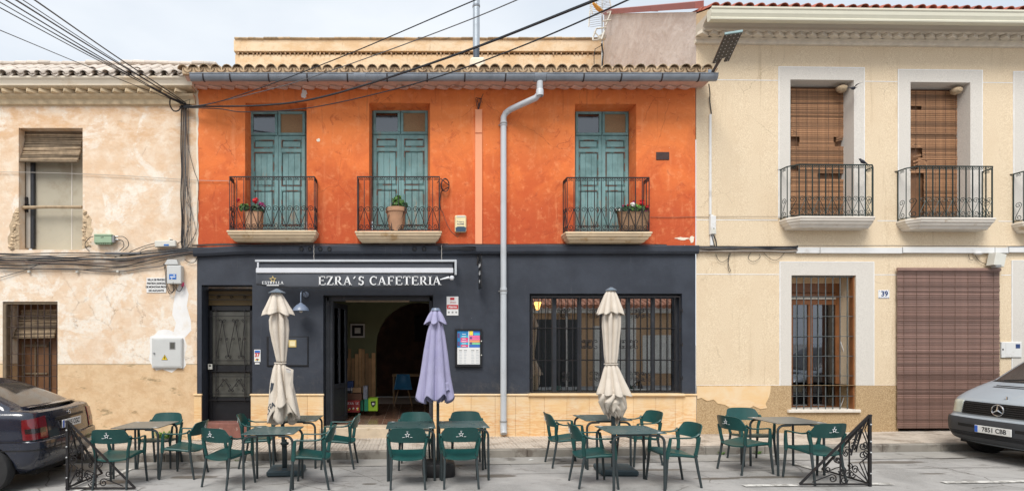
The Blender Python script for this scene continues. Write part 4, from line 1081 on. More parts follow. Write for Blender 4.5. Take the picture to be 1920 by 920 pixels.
# ---------------- parapet wall and flue behind the cafe roof
RB = thing('rear_building', (0, 4.9, 7), 'tan plastered upper storey wall rising behind the cafe roof', 'building')
yp = 4.9
m = MB(); m.box(X(441, yp), 5.45, yp, yp+3, 6.0, Z(103, yp)); m.build('wall', 'parapet_plaster', RB)
random.seed(14)
x = X(441, yp)
m = MB(); m.box(x-.02, 5.45, yp-.06, yp+3, Z(98, yp), Z(77, yp)); m.build('parapet_band', 'parapet_plaster', RB)
# broken tile course under the band
cmx = MB(); cmx.tube([(0, 0, 0), (0, .3, 0)], .055, 8, flat=.4)
cmx = cmx.mesh('course_tile', 'clay_pan')
xx = x+.1
while xx < 5.3:
    put('course_tile', cmx, RB, (xx, yp-.045+random.uniform(0, .04), Z(100.5, yp)+random.uniform(-.015, .01)), (random.uniform(-.05, .05), random.uniform(-.25, .25), 0)); xx += random.uniform(.09, .17)
xx = x
while xx < 5.3:
    m = MB(); L = random.uniform(.36, .44); m.cbox(0, L, 0, .4, 0, .05, .015); put('coping_tile', m.mesh('coping_tile', 'clay_tile'), RB, (xx, yp-.11, Z(77, yp)+random.uniform(0, .012)), (0, radians(random.uniform(-1, 3)), 0)); xx += L*.98
# flue
yfl = 2.6; xf_ = X(893, yfl)
FL = thing('flue_pipe', (xf_, yfl, 7.8), 'tall pale steel flue pipe rising from the cafe roof', 'chimney')
m = MB(); m.lathe([(.072, Z(110, yfl)), (.078, Z(92, yfl)), (.078, Z(91.5, yfl))], 16, (xf_, yfl, 0)); m.build('flue_foot', 'flue_dark', FL)
m = MB(); m.lathe([(.082, Z(93, yfl)), (.082, Z(16, yfl)), (.082, Z(-60, yfl))], 16, (xf_, yfl, 0)); m.build('flue_tube', 'flue_steel', FL)
m = MB(); m.lathe([(.082, Z(15, yfl)), (.092, Z(14, yfl)), (.092, Z(11, yfl)), (.082, Z(10, yfl))], 16, (xf_, yfl, 0)); m.build('flue_collar', 'gutter_zinc', FL)
m = MB(); m.cbox(xf_-.16, xf_+.20, yfl-.15, yfl+.18, 7.5, Z(112, yfl), .05); m.build('flue_base', 'cove_pale', FL)
# ================================================================ RIGHT HOUSE (built straight, rotated at the end)
RH = thing('right_house', (8.5, 0, 0), 'beige speckled render house with pale window surrounds right of the cafe', 'house', right=True)
q = lambda px, y=0.0: RX(px, y)
def zz(py, px=1600, y=0.0): return RZ(py, px, y)
R0, R1 = PIV+.002, 13.5
ZW = zz(76, 1310)
o1 = dict(x0=q(1481), x1=q(1600), z0=zz(407, 1540), z1=zz(150.5, 1540), r=.30, mi=1); o2 = dict(x0=q(1706), x1=q(1818), z0=zz(409, 1760), z1=zz(155, 1760), r=.30, mi=1)
o3 = dict(x0=q(1930), x1=q(2040), z0=zz(409, 1760), z1=zz(155, 1760), r=.30, mi=1)
o4 = dict(x0=q(1483), x1=q(1604), z0=zz(770, 1540), z1=zz(516, 1540), r=.42, mi=0)
o5 = dict(x0=q(1683), x1=q(1874), z0=0, z1=zz(508, 1780), r=.3)
zd = zz(722, 1400)
m = wall_mb(R0, R1, zd, ZW, [o1, o2, o3, o4, o5]); m.build('wall', ['beige_render', 'pale_surround'], RH)
m = wall_mb(R0, R1, -.3, zd-.0, [o4, o5], y=-.012, mi=0); m.quad((R0, -.012, zd), (R1, -.012, zd), (R1, 0, zd+.004), (R0, 0, zd+.004)); m.build('dado', 'brown_render', RH)
# peeled smooth patch on dado
random.seed(17)
poly = [(1306,724),(1340,723.5),(1380,723.5),(1420,723),(1444,722.5),(1443,735),(1440,745),(1434,756),(1437,764),(1425,766),(1411,760),(1398,768),(1385,763),(1371,766),(1358,758),(1345,756),(1337,748),(1325,751),(1314,745),(1306,747)]
m = MB(); m.prism([(q(a), zz(b_, a)) for a, b_ in poly], -.022, -.011); m.build('smooth_patch', 'honey_stone', RH)
# gable side wall above cafe roof + red verge
yg_ = 4.75
zA, zB = zz(8, 1308), H + (VY-26)*(yg_-CY)/F
m = MB(); m.quad((R0-.002, 4.75, 6), (R0-.002, 0.002, 6), (R0-.002, .002, zA-.15), (R0-.002, 4.75, zB)); m.quad((R0-.002, 0.001, 6), (R0+.3, 0.001, 6), (R0+.3, .001, zA-.15), (R0-.002, .001, zA-.15)); m.build('gable_wall', 'pink_render', RH)
m = MB()
for a, b_ in ((0.0, .38), (.382, 1.0)):
    y0, y1 = -.05+a*(yg_+.1), -.05+b_*(yg_+.1); z0 = zA-.12+(zB-zA+.12)*a; z1 = zA-.12+(zB-zA+.12)*b_
    m.add([(R0-.05, y0, z0-.0), (R0-.05, y1, z1), (R0-.05, y1, z1+.13), (R0-.05, y0, z0+.13), (R0+.12, y0, z0+.16), (R0+.12, y1, z1+.16), (R0+.12, y0, z0), (R0+.12, y1, z1)], [(0,1,2,3)[::-1], (3,2,5,4)[::-1], (0,3,4,6)[::-1]])
m.build('verge_flashing', 'red_metal', RH)
# cornice, gutter
MB().prismx([(0, 7.575), (-.045, 7.58), (-.06, 7.60), (-.06, 7.645), (-.11, 7.655), (0, 7.655)], R0-.04, R1).build('cornice_moulding', 'brick_grey', RH)
random.seed(19); dogtooth(RH, R0+.05, R1-.3, .208, -.155, 7.657, 7.715, 'brick_grey', ang=28)
MB().prismx([(0, 7.717), (-.235, 7.717), (-.245, 7.745), (0, 7.745)], R0-.02, R1).build('cornice_course', 'brick_grey', RH)
MB().prismx([(0, 7.747), (-.24, 7.747), (-.25, 7.78), (-.30, 7.83), (-.37, 7.86), (-.40, 7.93), (0, 7.93)], R0-.01, R1).build('cornice_cove', 'cove_grey', RH)
zg = 7.955
prof = [(-.42, zg-.01), (-.42, zg-.17), (-.44, zg-.215), (-.50, zg-.225), (-.545, zg-.215), (-.55, zg-.19), (-.535, zg-.17), (-.56, zg-.11), (-.565, zg-.05), (-.58, zg-.03), (-.58, zg), (-.57, zg), (-.565, zg-.02)]
MB().prismx(prof, R0-.03, R1).build('gutter', 'gutter_cream', RH)
MB().prismx([(-.40, 7.93), (-.40, 8.0), (4.8, 8.0+5.2*tan(radians(22))), (4.8, 7.6)], R0, R1).build('roof_slab', 'mortar', RH)
s20 = radians(22); random.seed(23)
roof_rows(RH, R0+.08, R1-.2, .212, -.50, 7.995, s20, 2, 'red_tile', 'red_tile', rad=.085, length=.45, step=.36)
m = MB(); m.cbox(q(1632, -.1), R1, -.15, 1.2, 8.17, 8.20); m.xf(Matrix.Translation((0, 0, 0))); m.build('ridge_flashing', 'zinc_flash', RH)
# surrounds (proud frames) with white edge lines
def surround(a, b_, c, d, ia, ib, ic, idd, px):
    y0 = -.014
    m = MB()
    xo0, xo1, zo0, zo1 = q(a), q(b_), zz(d, px), zz(c, px); xi0, xi1, zi1, zi0 = q(ia), q(ib), zz(ic, px), zz(idd, px)
    m.box(xo0, xi0, y0, -.001, zo0, zo1); m.box(xi1, xo1, y0, -.001, zo0, zo1); m.box(xi0, xi1, y0, -.001, zi1, zo1)
    if zi0 > zo0+.01: m.box(xi0, xi1, y0, -.001, zo0, zi0)
    S_ = m.build('window_surround', 'pale_surround', RH)
    ew = .012
    for k, (p, r_, s_, t) in enumerate(((xo0-ew, xo0, zo0, zo1+ew), (xo1, xo1+ew, zo0, zo1+ew), (xo0, xo1, zo1, zo1+ew))):
        MB().box(p, r_, y0-.002, -.0005, s_, t).build('edge_line', 'print_white', S_)
surround(1460, 1619, 127.5, 409, 1481, 1600, 150.5, 409, 1540); surround(1684, 1840, 132.5, 411, 1706, 1818, 155, 411, 1760); surround(1900, 2060, 136, 413, 1930, 2040, 158, 413, 1950)
surround(1462, 1637, 491.5, 722, 1483, 1604, 516, 722, 1540)
surround(1897, 2050, 489, 700, 1925, 2040, 516, 700, 1920)
# thin white string lines in the render
def sline(pa, pb, py, ppx):
    m = MB(); z_ = zz(py, ppx); m.box(q(pa), q(pb), -.003, -.0005, z_-.006, z_+.006); m.build('render_joint', 'print_white', RH)
for pa, pb in ((1345, 1460), (1621, 1684), (1842, 1900)): sline(pa, pb, 150.5, 1400)
for pa, pb in ((1306, 1458), (1645, 1683), (1872, 1900)): sline(pa, pb, 412.5, 1400)
for pa, pb in ((1306, 1461), (1639, 1682), (1877, 1897)): sline(pa, pb, 514, 1400)
sline(1306, 1461, 721.5, 1400); sline(1639, 1682, 721.5, 1650)
# balconies right
for a, b_, pzt, prt, px in ((1488, 1647, 406, 308.5, 1560), (1714, 1873, 408.5, 311.5, 1785), (1937, 2094, 412, 317, 1940)):
    y_ = -.33
    balcony(RH, q(a, y_)-.10*0, q(b_, y_), zz(pzt, px, y_), zz(prt, px, y_), .35, .19, 'white_stone', 'green_iron', 11, 0, chamfer=.16, flare=.02, scroll_h=.36, bar_r=.010, ext=1)
# wall ducts: white trunking, pipe
def rbx(a, b_, c, d, y0, y1, px=None, c_=.004): 
    px = px or (a+b_)/2; m = MB(); m.cbox(q(a, y0), q(b_, y0), y0, y1, RZ(c, px, y0), RZ(d, px, y0), c_); return m
TR = rbx(1494, 1692, 474.5, 463.5, -.06, 0, 1600).build('cable_trunking', 'white_pvc', RH)
for a, b_, c, d in ((1693, 1866, 474, 463), (1892, 1990, 473, 462)): rbx(a, b_, c, d, -.06, 0).build('trunking_length', 'white_pvc', TR)
rbx(1866, 1892, 474, 463.5, -.058, -.001).build('trunking_length', 'white_pvc', TR)
for px in (1538, 1693, 1866, 1892): rbx(px-.6, px+.6, 475, 463, -.064, -.003).build('trunking_seam', 'seam_grey', TR)
PV = rbx(1330.5, 1334.5, 402, 214, -.035, 0).build('conduit', 'white_pvc', RH)
rbx(1332, 1338, 460, 402, -.03, 0).build('conduit_length', 'white_pvc', PV)
# lower window
y0 = .40
WN = rbx(1470, 1575, 768, 530, y0+.03, y0+.06, 1540).build('window', 'underbody', RH)
def wn(a, b_, c, d, mt='wood_window', nm='window_frame', ya=y0-.02, yb=y0+.03): return rbx(a, b_, c, d, ya, yb, 1540).build(nm, mt, WN)
wn(1478, 1608, 531, 512, mt='parapet_plaster', nm='lintel'); wn(1576, 1608, 768, 530, mt='parapet_plaster', nm='inner_jamb'); wn(1483, 1575, 548, 531, nm='shutter_box'); wn(1483, 1570, 556, 549); wn(1483, 1570, 571, 562, mt='wood_window', nm='roller_slats'); wn(1483, 1570, 561, 557, mt='chalk_board', nm='window_trim'); wn(1567, 1576, 768, 548)
wn(1483, 1570, 767, 760); wn(1516, 1524, 760, 571); wn(1483, 1487, 760, 571)
rbx(1487, 1516, 760, 571, y0+.005, y0+.012, 1540, .001).build('pane', 'pane_glass_dim', WN); rbx(1524, 1567, 760, 571, y0+.005, y0+.012, 1540, .001).build('pane', 'pane_glass_dim', WN)
m = MB(); 
for k in range(40):
    a = q(1484, y0)+k*(q(1567, y0)-q(1484, y0))/40; b_ = q(1484, y0)+(k+1)*(q(1567, y0)-q(1484, y0))/40
    m.quad((a, y0+.022+.006*sin(k*1.1), zz(762, 1540, y0)), (b_, y0+.022+.006*sin((k+1)*1.1), zz(762, 1540, y0)), (b_, y0+.022+.006*sin((k+1)*1.1), zz(568, 1540, y0)), (a, y0+.022+.006*sin(k*1.1), zz(568, 1540, y0)))
m.build('net_curtain', 'seam_grey', WN)
rbx(1479, 1615, 773, 767.5, -.06, .42, 1540, .006).build('window_sill', 'white_stone', RH)
m = MB(); m.box(q(1601), q(1604)-.001, .02, .11, zz(767, 1540), zz(516, 1540)-.001); m.build('jamb_strip', 'wood_window', RH)
GG = rbx(1483, 1601, 519.5, 517, .02, .04, 1540).build('window_grille', 'grey_bar_iron', RH)
for k in range(9):
    px = 1493.5+k*13.6; m = MB(); x_ = q(px, .03); m.tube([(x_, .03, zz(768, 1540)), (x_, .03, zz(518, 1540))], .0095, 6); m.build('bar', 'grey_bar_iron', GG)
for py in (555.5, 592.5, 630, 667, 704, 742):
    m = MB(); m.tube([(q(1483), .018, zz(py, 1540)), (q(1602), .018, zz(py, 1540))], .008, 4, phase=.5); m.build('bar', 'grey_bar_iron', GG)
m = MB(); m.tube([(q(1576, .3), .30, zz(640, 1540, .3)), (q(1584, .28), .28, zz(665, 1540, .3)), (q(1588, .26), .26, zz(700, 1540, .3)), (q(1586, .26), .26, zz(735, 1540, .3)), (q(1576, .3), .3, zz(762, 1540, .3))], .008, 6); m.build('loose_cable', 'white_pvc', WN)
# door void behind blind
MB().box(o5['x0']-.01, o5['x1']+.01, .29, .33, 0, o5['z1']+.02).build('street_door', 'wood_window', RH)
# brown blind panels behind balconies: dark board
for oo in (o1, o2, o3): MB().box(oo['x0']-.01, oo['x1']+.01, .30, .34, oo['z0']-.02, oo['z1']+.02).build('shutter_board', 'dark_door_wood', RH)
# ================================================================ blinds of the right house
def slat_blind(name, label, xa, xb, zt, zb, y, n, mname, cordn, broken=None, headm=None, right=True, missing=(), rr=.55):
    T = thing(name, ((xa+xb)/2, y, zb), label, 'blind', None, right)
    p = (zt-zb)/n; cx = (xa+xb)/2; hw = (xb-xa)/2
    def sm(w0, w1):
        m = MB(); m.cbox(w0, w1, -.005, .005, -p*rr*.8, p*rr*.8, .002); return m.mesh('slat', mname)
    full = sm(-hw, hw)
    for i in range(n):
        z = zt-(i+.5)*p; yy = y+random.uniform(-.003, .003)
        br = broken(i/n) if broken else None
        if br:
            for (a, b_, tilt, dz) in br: put('slat', sm(-hw+2*hw*a, -hw+2*hw*b_), T, (cx, yy+random.uniform(-.006, .004), z+dz), (random.uniform(-.15, .15), tilt, 0))
        else:
            put('slat', full, T, (cx+random.uniform(-.006, .006), yy, z+random.uniform(-.0015, .0015)), (random.uniform(-.25, .25), random.uniform(-.002, .002), 0))
    for k in range(cordn):
        x = xa+(xb-xa)*(k+.5)/cordn if cordn > 1 else cx
        m = MB(); m.box(x-.0022, x+.0022, y-.010, y-.006, zb, zt); m.build('cord', 'cord', T)
    if headm:
        m = MB(); m.cbox(xa-.01, xb+.01, y-.03, y+.01, zt-.01, zt+.05, .006); m.build('head_rail', headm, T)
    return T
random.seed(41)
yb_ = .24
def brk1(t):
    if .37 < t < .45: return [(.16, .80, 0, 0), (.02, .10, .3, 0)] if t < .41 else [(.14, .82, 0, 0), (.86, .99, -.25, .0)]
    if .60 < t < .64: return [(.13, 1, 0, 0)]
    if .665 < t < .70: return [(.0, .5, .01, 0)]
    return None
def brk2(t):
    if .12 < t < .145: return [(.22, 1, 0, 0)]
    if .31 < t < .36: return [(.0, .93, 0, 0)]
    if .44 < t < .53: return [(.24, 1, 0, 0), (.03, .2, random.uniform(-.4, .4), 0)]
    if .53 < t < .62: return [(.15, 1, 0, 0)]
    if .645 < t < .74: return [(.27, 1, 0, 0), (.02, .12, 1.1, random.uniform(-.04, .04))] if int(t*200) % 3 else [(.26, .75, 0, 0), (.8, .99, -.2, 0)]
    if t >= .74: return [(.27, 1, 0, 0)] if int(t*100) % 5 else [(.27, 1, 0, 0), (.02, .2, -1.2, .0)]
    return None
slat_blind('slat_blind', 'brown slatted blind behind the first green balcony, torn in a few places', q(1483, yb_), q(1582.5, yb_), zz(167, 1540, yb_), zz(404, 1540, yb_), yb_, 66, 'reed_brown', 5, brk1)
slat_blind('slat_blind', 'badly torn brown slatted blind behind the second green balcony', q(1707, yb_), q(1800, yb_), zz(171, 1760, yb_), zz(407, 1760, yb_), yb_, 66, 'reed_brown', 5, brk2)
slat_blind('door_blind', 'large mauve brown slatted blind covering the street door right of number 39', q(1682, -.05), q(1874, -.05), zz(507, 1780, -.05), zz(802, 1780, -.05), -.05, 84, 'slat_mauve', 8, None, 'slat_mauve')

# ---------------- awning
AW = thing('awning', (X(668), -.15, Z(500)), 'retracted black awning with white bars and cafe name above the entrance', 'awning')
ya = -.20
def abx(a, b_, c, d, y0, y1, mt, nm, par=AW, c_=.004): m = MB(); m.cbox(X(a, y0), X(b_, y0), y0, y1, Z(c, y0), Z(d, y0), c_); return m.build(nm, mt, par)
abx(478, 856, 490.5, 486.5, -.20, -.02, 'pipe_grey', 'hood_rail'); abx(480, 850, 504, 491.5, -.16, -.03, 'awning_cloth', 'rolled_cloth', c_=.02)
abx(479.5, 850, 511.5, 502, -.37, -.30, 'awning_metal', 'front_bar', c_=.01)
abx(852.5, 856.5, 515, 487, -.22, -.14, 'pipe_grey', 'end_bracket'); abx(482, 485, 502, 491.5, -.2, -.12, 'awning_metal', 'end_bracket')
m = MB(); m.lathe([(0, -.025), (.03, -.02), (.045, 0), (.03, .02), (0, .025)], 14, (X(847, -.3), -.33, Z(521, -.3)), axis='y'); m.tube([(X(825, -.3), -.31, Z(524, -.3)), (X(842, -.3), -.31, Z(520, -.3))], [.008, .028], 10); m.build('crank_gear', 'awning_metal', AW)
yv = -.345; nv = 60; m = MB()
def vbot(px):
    pts = [(478, 533), (500, 536.5), (540, 539.5), (640, 540), (720, 539), (770, 536), (800, 531), (825, 524), (850, 513.5)]
    for (a, c), (b_, d) in zip(pts, pts[1:]):
        if px <= b_: t = (px-a)/(b_-a); return c+(d-c)*t
    return 513.5
rows_ = 6
for j in range(rows_+1):
    for i in range(nv+1):
        px = 480+370*i/nv - (2.2 if i == 0 else 0)*j/rows_; zt_, zb_ = Z(511, yv), Z(vbot(px), yv); t = j/rows_
        m.v.append((X(px, yv), yv + (.010*sin(i*.35)+.006*sin(i*.83+1))*t + .035*t*t + (.02*t if i < 3 else 0), zt_+(zb_-zt_)*t))
for j in range(rows_):
    for i in range(nv): m.f.append((j*(nv+1)+i, (j+1)*(nv+1)+i, (j+1)*(nv+1)+i+1, j*(nv+1)+i+1))
m.m = [0]*len(m.f); m.s = [True]*len(m.f); VL = m.build('valance', 'awning_cloth', AW)
md = VL.modifiers.new('s', 'SOLIDIFY'); md.thickness = .003
# serif capitals
def letter(ch, h, mbx, ox, oz, y, slope=0):
    T, t_ = .17*h, .07*h; sf = .075*h
    def S_(x0, z0, x1, z1, wd):      # stroke
        d = Vector((x1-x0, z1-z0)); L = d.length; d /= L; nx, nz = -d.y*wd/2, d.x*wd/2
        mbx.prism([(ox+x0+nx, oz+z0+nz), (ox+x0-nx, oz+z0-nz), (ox+x1-nx, oz+z1-nz), (ox+x1+nx, oz+z1+nz)], y-.002, y)
    def serif(x, z, w_): S_(x-w_/2, z, x+w_/2, z, t_*.9)
    def arc(cx, cz, rx, rz, a0, a1, w0, w1=None, n=12):
        w1 = w1 or w0; P = []
        for k in range(n+1):
            a = a0+(a1-a0)*k/n; ww = t_+(T-t_)*abs(cos(a)) if w1 == 'c' else w0+(w1-w0)*k/n
            P.append(((cx+(rx+ww/2)*cos(a), cz+(rz+ww/2)*sin(a)), (cx+(rx-ww/2)*cos(a), cz+(rz-ww/2)*sin(a))))
        for a, b_ in zip(P, P[1:]): mbx.prism([(ox+a[0][0], oz+a[0][1]), (ox+a[1][0], oz+a[1][1]), (ox+b_[1][0], oz+b_[1][1]), (ox+b_[0][0], oz+b_[0][1])], y-.002, y)
    if ch == 'E':
        S_(.2*h, 0, .2*h, h, T); S_(.08*h, t_/2, .72*h, t_/2, t_); S_(.08*h, h-t_/2, .70*h, h-t_/2, t_); S_(.2*h, .52*h, .55*h, .52*h, t_); S_(.71*h, 0, .74*h, .24*h, t_); S_(.69*h, h, .70*h, .78*h, t_); S_(.54*h, .42*h, .54*h, .62*h, t_*.8); return .84*h
    if ch == 'F':
        S_(.2*h, 0, .2*h, h, T); serif(.2*h, t_/2, .38*h); S_(.08*h, h-t_/2, .68*h, h-t_/2, t_); S_(.2*h, .5*h, .53*h, .5*h, t_); S_(.67*h, h, .68*h, .76*h, t_); S_(.53*h, .4*h, .53*h, .6*h, t_*.8); return .78*h
    if ch == 'Z':
        S_(.08*h, h-t_/2, .66*h, h-t_/2, t_); S_(.06*h, t_/2, .68*h, t_/2, t_); S_(.14*h, .04*h, .60*h, .96*h, T); S_(.09*h, h, .08*h, .76*h, t_); S_(.68*h, 0, .70*h, .25*h, t_); return .80*h
    if ch == 'R':
        S_(.2*h, 0, .2*h, h, T); serif(.2*h, t_/2, .36*h); S_(.08*h, h-t_/2, .45*h, h-t_/2, t_); S_(.2*h, .47*h, .45*h, .47*h, t_); arc(.43*h, .735*h, .17*h, .235*h, pi/2, -pi/2, 0, 'c'); S_(.42*h, .47*h, .72*h, .02*h, T*.9); serif(.75*h, t_/2, .2*h); return .90*h
    if ch == 'A':
        S_(.14*h, 0, .42*h, h, t_*1.2); S_(.42*h, .98*h, .74*h, .0, T); S_(.24*h, .34*h, .6*h, .34*h, t_); serif(.13*h, t_/2, .26*h); serif(.76*h, t_/2, .30*h); return .94*h
    if ch == 'S':
        arc(.34*h, .735*h, .17*h, .215*h, .35, pi, t_, T); arc(.34*h, .735*h, .17*h, .215*h, pi, 1.45*pi, T, T*.9); arc(.34*h, .265*h, .19*h, .225*h, .45*pi, 0, T*.9, T); arc(.34*h, .265*h, .19*h, .225*h, 0, -pi*.85, T, t_); S_(.56*h, .97*h, .56*h, .74*h, t_); S_(.12*h, .03*h, .12*h, .28*h, t_); return .70*h
    if ch == 'C':
        arc(.46*h, .5*h, .33*h, .46*h, .28*pi, pi, t_, T); arc(.46*h, .5*h, .33*h, .46*h, pi, 1.75*pi, T, t_); S_(.72*h, .96*h, .72*h, .70*h, t_); return .86*h
    if ch == 'T':
        S_(.38*h, 0, .38*h, h, T); S_(.05*h, h-t_/2, .71*h, h-t_/2, t_); serif(.38*h, t_/2, .38*h); S_(.06*h, h, .05*h, .76*h, t_); S_(.70*h, h, .71*h, .76*h, t_); return .80*h
    if ch == 'I': S_(.2*h, 0, .2*h, h, T); serif(.2*h, t_/2, .36*h); serif(.2*h, h-t_/2, .36*h); return .42*h
    if ch == '´': S_(.12*h, .72*h, .30*h, .98*h, t_*1.6); return .55*h
    if ch == 'D': S_(.2*h, 0, .2*h, h, T); S_(.08*h, h-t_/2, .4*h, h-t_/2, t_); S_(.08*h, t_/2, .4*h, t_/2, t_); arc(.38*h, .5*h, .28*h, .465*h, pi/2, -pi/2, 0, 'c'); return .86*h
    if ch == 'L': S_(.2*h, 0, .2*h, h, T); serif(.2*h, h-t_/2, .36*h); S_(.08*h, t_/2, .65*h, t_/2, t_); S_(.65*h, 0, .67*h, .24*h, t_); return .74*h
    return .45*h
def serif_text(s_, h, x0, x1, z0, y, name, mt, par):
    tot = 0; tmp = MB()
    for c in s_: tot += letter(c, h, tmp, 0, 0, 0)
    k = (x1-x0)/tot; x = x0; m = MB()
    for c in s_:
        st = len(m.v); adv = letter(c, h, m, 0, 0, y)
        for i in range(st, len(m.v)): v = m.v[i]; m.v[i] = (x+v[0]*k, v[1], z0+v[2])
        x += adv*k
    return m.build(name, mt, par)
yl = yv-.016
serif_text('EZRA´S CAFETERIA', .162, X(596, yl), X(828, yl), Z(534, yl), yl, 'lettering', 'print_white', AW)
for nm_, R_, mt_ in (('star_logo', .07, 'star_gold'),):
    star_mb(X(511.5, yl), Z(523.5, yl), R_, yl-.002, yl, hollow=.62).build(nm_, mt_, AW)
serif_text('ESTRELLA', .055, X(491, yl), X(532, yl), Z(533, yl)+.005, yl-.003, 'lettering', 'print_white', AW)
MB().box(X(500, yl), X(523, yl), yl-.002, yl, Z(535.3, yl), Z(533.8, yl)).build('small_print', 'print_white', AW)
for px in (588.5, 828):    # hanging cords above the awning
    m = MB(); n = 10; m.tube([(X(px, -.12)+.004*sin(k*2), -.12, Z(488)+(Z(461)-Z(488))*k/n) for k in range(n+1)], .006, 5); single(m, 'cord', 'cable_pale', 'pale rope above the awning, %s' % ('left one near its logo end' if px < 700 else 'right one near the crank end'), 'rope')

# ---------------- wall lamp
WLx, WLy = X(564, -.28), -.28
WL = thing('wall_lamp', (X(570), 0, Z(560)), 'blue grey dome wall lamp on a swan neck bracket beside the left cream parasol', 'lamp')
m = MB(); m.lathe([(.0, 0), (.055, -.0), (.055, -.02), (.03, -.04), (0, -.04)], 16, (X(574), -.0, Z(552)), axis='y'); m.build('wall_plate', 'lamp_enamel', WL)
m = MB(); zc = Z(552); arcp = [(X(574), -.03, zc-.03)]
for k in range(9): a = pi*k/8; arcp.append((X(574)+(WLx-X(574))*(1-cos(a))/2, -.03+(WLy+.03)*(1-cos(a))/2, zc-.03+.09*sin(a)))
arcp.append((WLx, WLy, Z(569, WLy))); m.tube(arcp, .011, 8); m.build('swan_neck', 'lamp_enamel', WL)
zb_ = Z(582.5, WLy); m = MB(); m.lathe([(.018, zb_+.15), (.03, zb_+.145), (.035, zb_+.135), (.085, zb_+.105), (.128, zb_+.06), (.153, zb_+.012), (.155, zb_), (.150, zb_), (.12, zb_+.06), (.07, zb_+.1), (0, zb_+.12)], 28, (WLx, WLy, 0)); m.build('lamp_shade', 'lamp_enamel', WL)
m = MB(); m.lathe([(0, zb_-.035), (.02, zb_-.03), (.034, zb_-.012), (.03, zb_+.02), (.02, zb_+.05)], 14, (WLx, WLy, 0)); m.build('bulb', 'bulb_glass', WL)

# ---------------- small fixtures on the facades
def fbx(m_, a, b_, c, d, y0, y1, c_=.006): m_.cbox(X(a, y0), X(b_, y0), y0, y1, Z(c, y0), Z(d, y0), c_); return m_
def fix(name, px, py, label, cat, y=0): return thing(name, (X(px), y, Z(py)), label, cat)
def add(par, a, b_, c, d, y0, y1, mt, nm, c_=.004): return fbx(MB(), a, b_, c, d, y0, y1, c_).build(nm, mt, par)
T = fix('cover_box', 540, 660, 'dark navy flush meter cover behind the left cream parasol', 'meter box')
add(T, 500, 578, 686, 630, -.022, -.001, 'black_paint', 'door'); add(T, 504, 576, 684, 632, -.026, -.018, 'navy_paint', 'door_panel'); add(T, 541, 555.5, 650.5, 637, -.036, -.026, 'star_gold', 'viewing_window'); add(T, 543, 553.5, 648.5, 639, -.04, -.036, 'alarm_cream', 'window_pane')
T = fix('number_plate_sign', 482, 668, 'small tiled house number 37 beside the black street door', 'sign')
add(T, 476.5, 488.5, 678, 655, -.01, -.001, 'sign_white', 'plate', .002); add(T, 477.5, 487.5, 661, 656.5, -.012, -.009, 'blue_label', 'print'); text('37', .105, 'ink_red', (X(482.5), -.013, Z(665)), T, bold=.004, sx=.9)
for k, (dx, dz, mt) in enumerate(((-.03, 0, 'hazard_yellow'), (.0, -.01, 'ink_black'), (.03, .0, 'hazard_yellow'), (-.01, .015, 'ink_red'), (.015, .01, 'ink_black'))):
    MB().box(X(482.5)+dx-.011, X(482.5)+dx+.011, -.0125, -.0095, Z(674)+dz-.011, Z(674)+dz+.011).build('print', mt, T)
add(T, 478, 486.5, 682.5, 679.5, -.01, -.001, 'sign_white', 'plate_label', .001)
T = fix('alarm_sign', 848.5, 573, 'white and red alarm company sign right of the entrance', 'sign')
add(T, 837.5, 859.5, 591, 555.5, -.008, -.001, 'sign_white', 'panel', .002); add(T, 838, 859, 579, 571, -.011, -.007, 'ink_red', 'red_band', .001); text('Alarma', .056, 'print_white', (X(848.5), -.0125, Z(575)), T, bold=.0015)
add(T, 844, 852, 562, 557.5, -.011, -.007, 'ink_red', 'print', .001); text('Direct', .042, 'ink_red', (X(849), -.0115, Z(566.5)), T, shear=.3)
for px in (841.5, 848.5, 855.5): add(T, px-1.6, px+1.6, 586.5, 583.5, -.011, -.007, 'seam_grey', 'print', .001)
T = fix('menu_board', 878.5, 651, 'framed menu board with coloured ice cream strips left of the downpipe', 'sign')
add(T, 853, 904, 686.5, 616, -.045, -.001, 'dark_timber', 'case', .006)
for a, b_, c, d in ((853, 904, 619.5, 616), (853, 904, 687, 682.5), (853, 857.2, 682.5, 619.5), (900, 904, 682.5, 619.5)): add(T, a, b_, c, d, -.065, -.045, 'black_paint', 'frame')
PP = add(T, 856, 901, 683, 619, -.048, -.044, 'sign_white', 'poster', .001)
cols = {'a': (.02,.20,.45), 'b': (.05,.45,.62), 'c': (.75,.06,.18), 'd': (.85,.16,.32), 'e': (.90,.30,.15), 'f': (.25,.62,.28), 'g': (.04,.15,.5), 'h': (.85,.7,.08), 'i': (.12,.07,.2)}
for k, c in cols.items(): mat('print_'+k, c, .5, var=.15, scale=60)
def pr(a, b_, c, d, k, y=-.050): m = MB(); m.box(X(a, y), X(b_, y), y, y+.0025, Z(c, y), Z(d, y)); m.build('print', 'print_'+k, PP)
seq1 = ['a', 'b', 'c', 'd', 'b', 'c', 'a']; seq2 = ['b', 'd', 'd', 'e', 'f', 'g', 'g']
pr(857, 878, 651, 619.5, 'a', -.0485); pr(879.5, 900.5, 651, 619.5, 'g', -.0485)
for i in range(6):
    z0 = 624+i*4.4; pr(864, 877.5, z0+3.8, z0, seq1[i]); pr(880 if i else 889, 900, z0+3.9, z0, seq2[i]); 
    m = MB(); m.box(X(866), X(873), -.0515, -.0495, Z(z0+2.6), Z(z0+1.6)); m.build('print', 'print_white', PP)
pr(880, 887, 628, 620, 'h'); pr(858, 862, 633, 624, 'i'); pr(858, 862, 648, 640, 'i'); pr(881, 885, 635, 631, 'i', -.052); pr(881, 885, 645, 641, 'i', -.052)
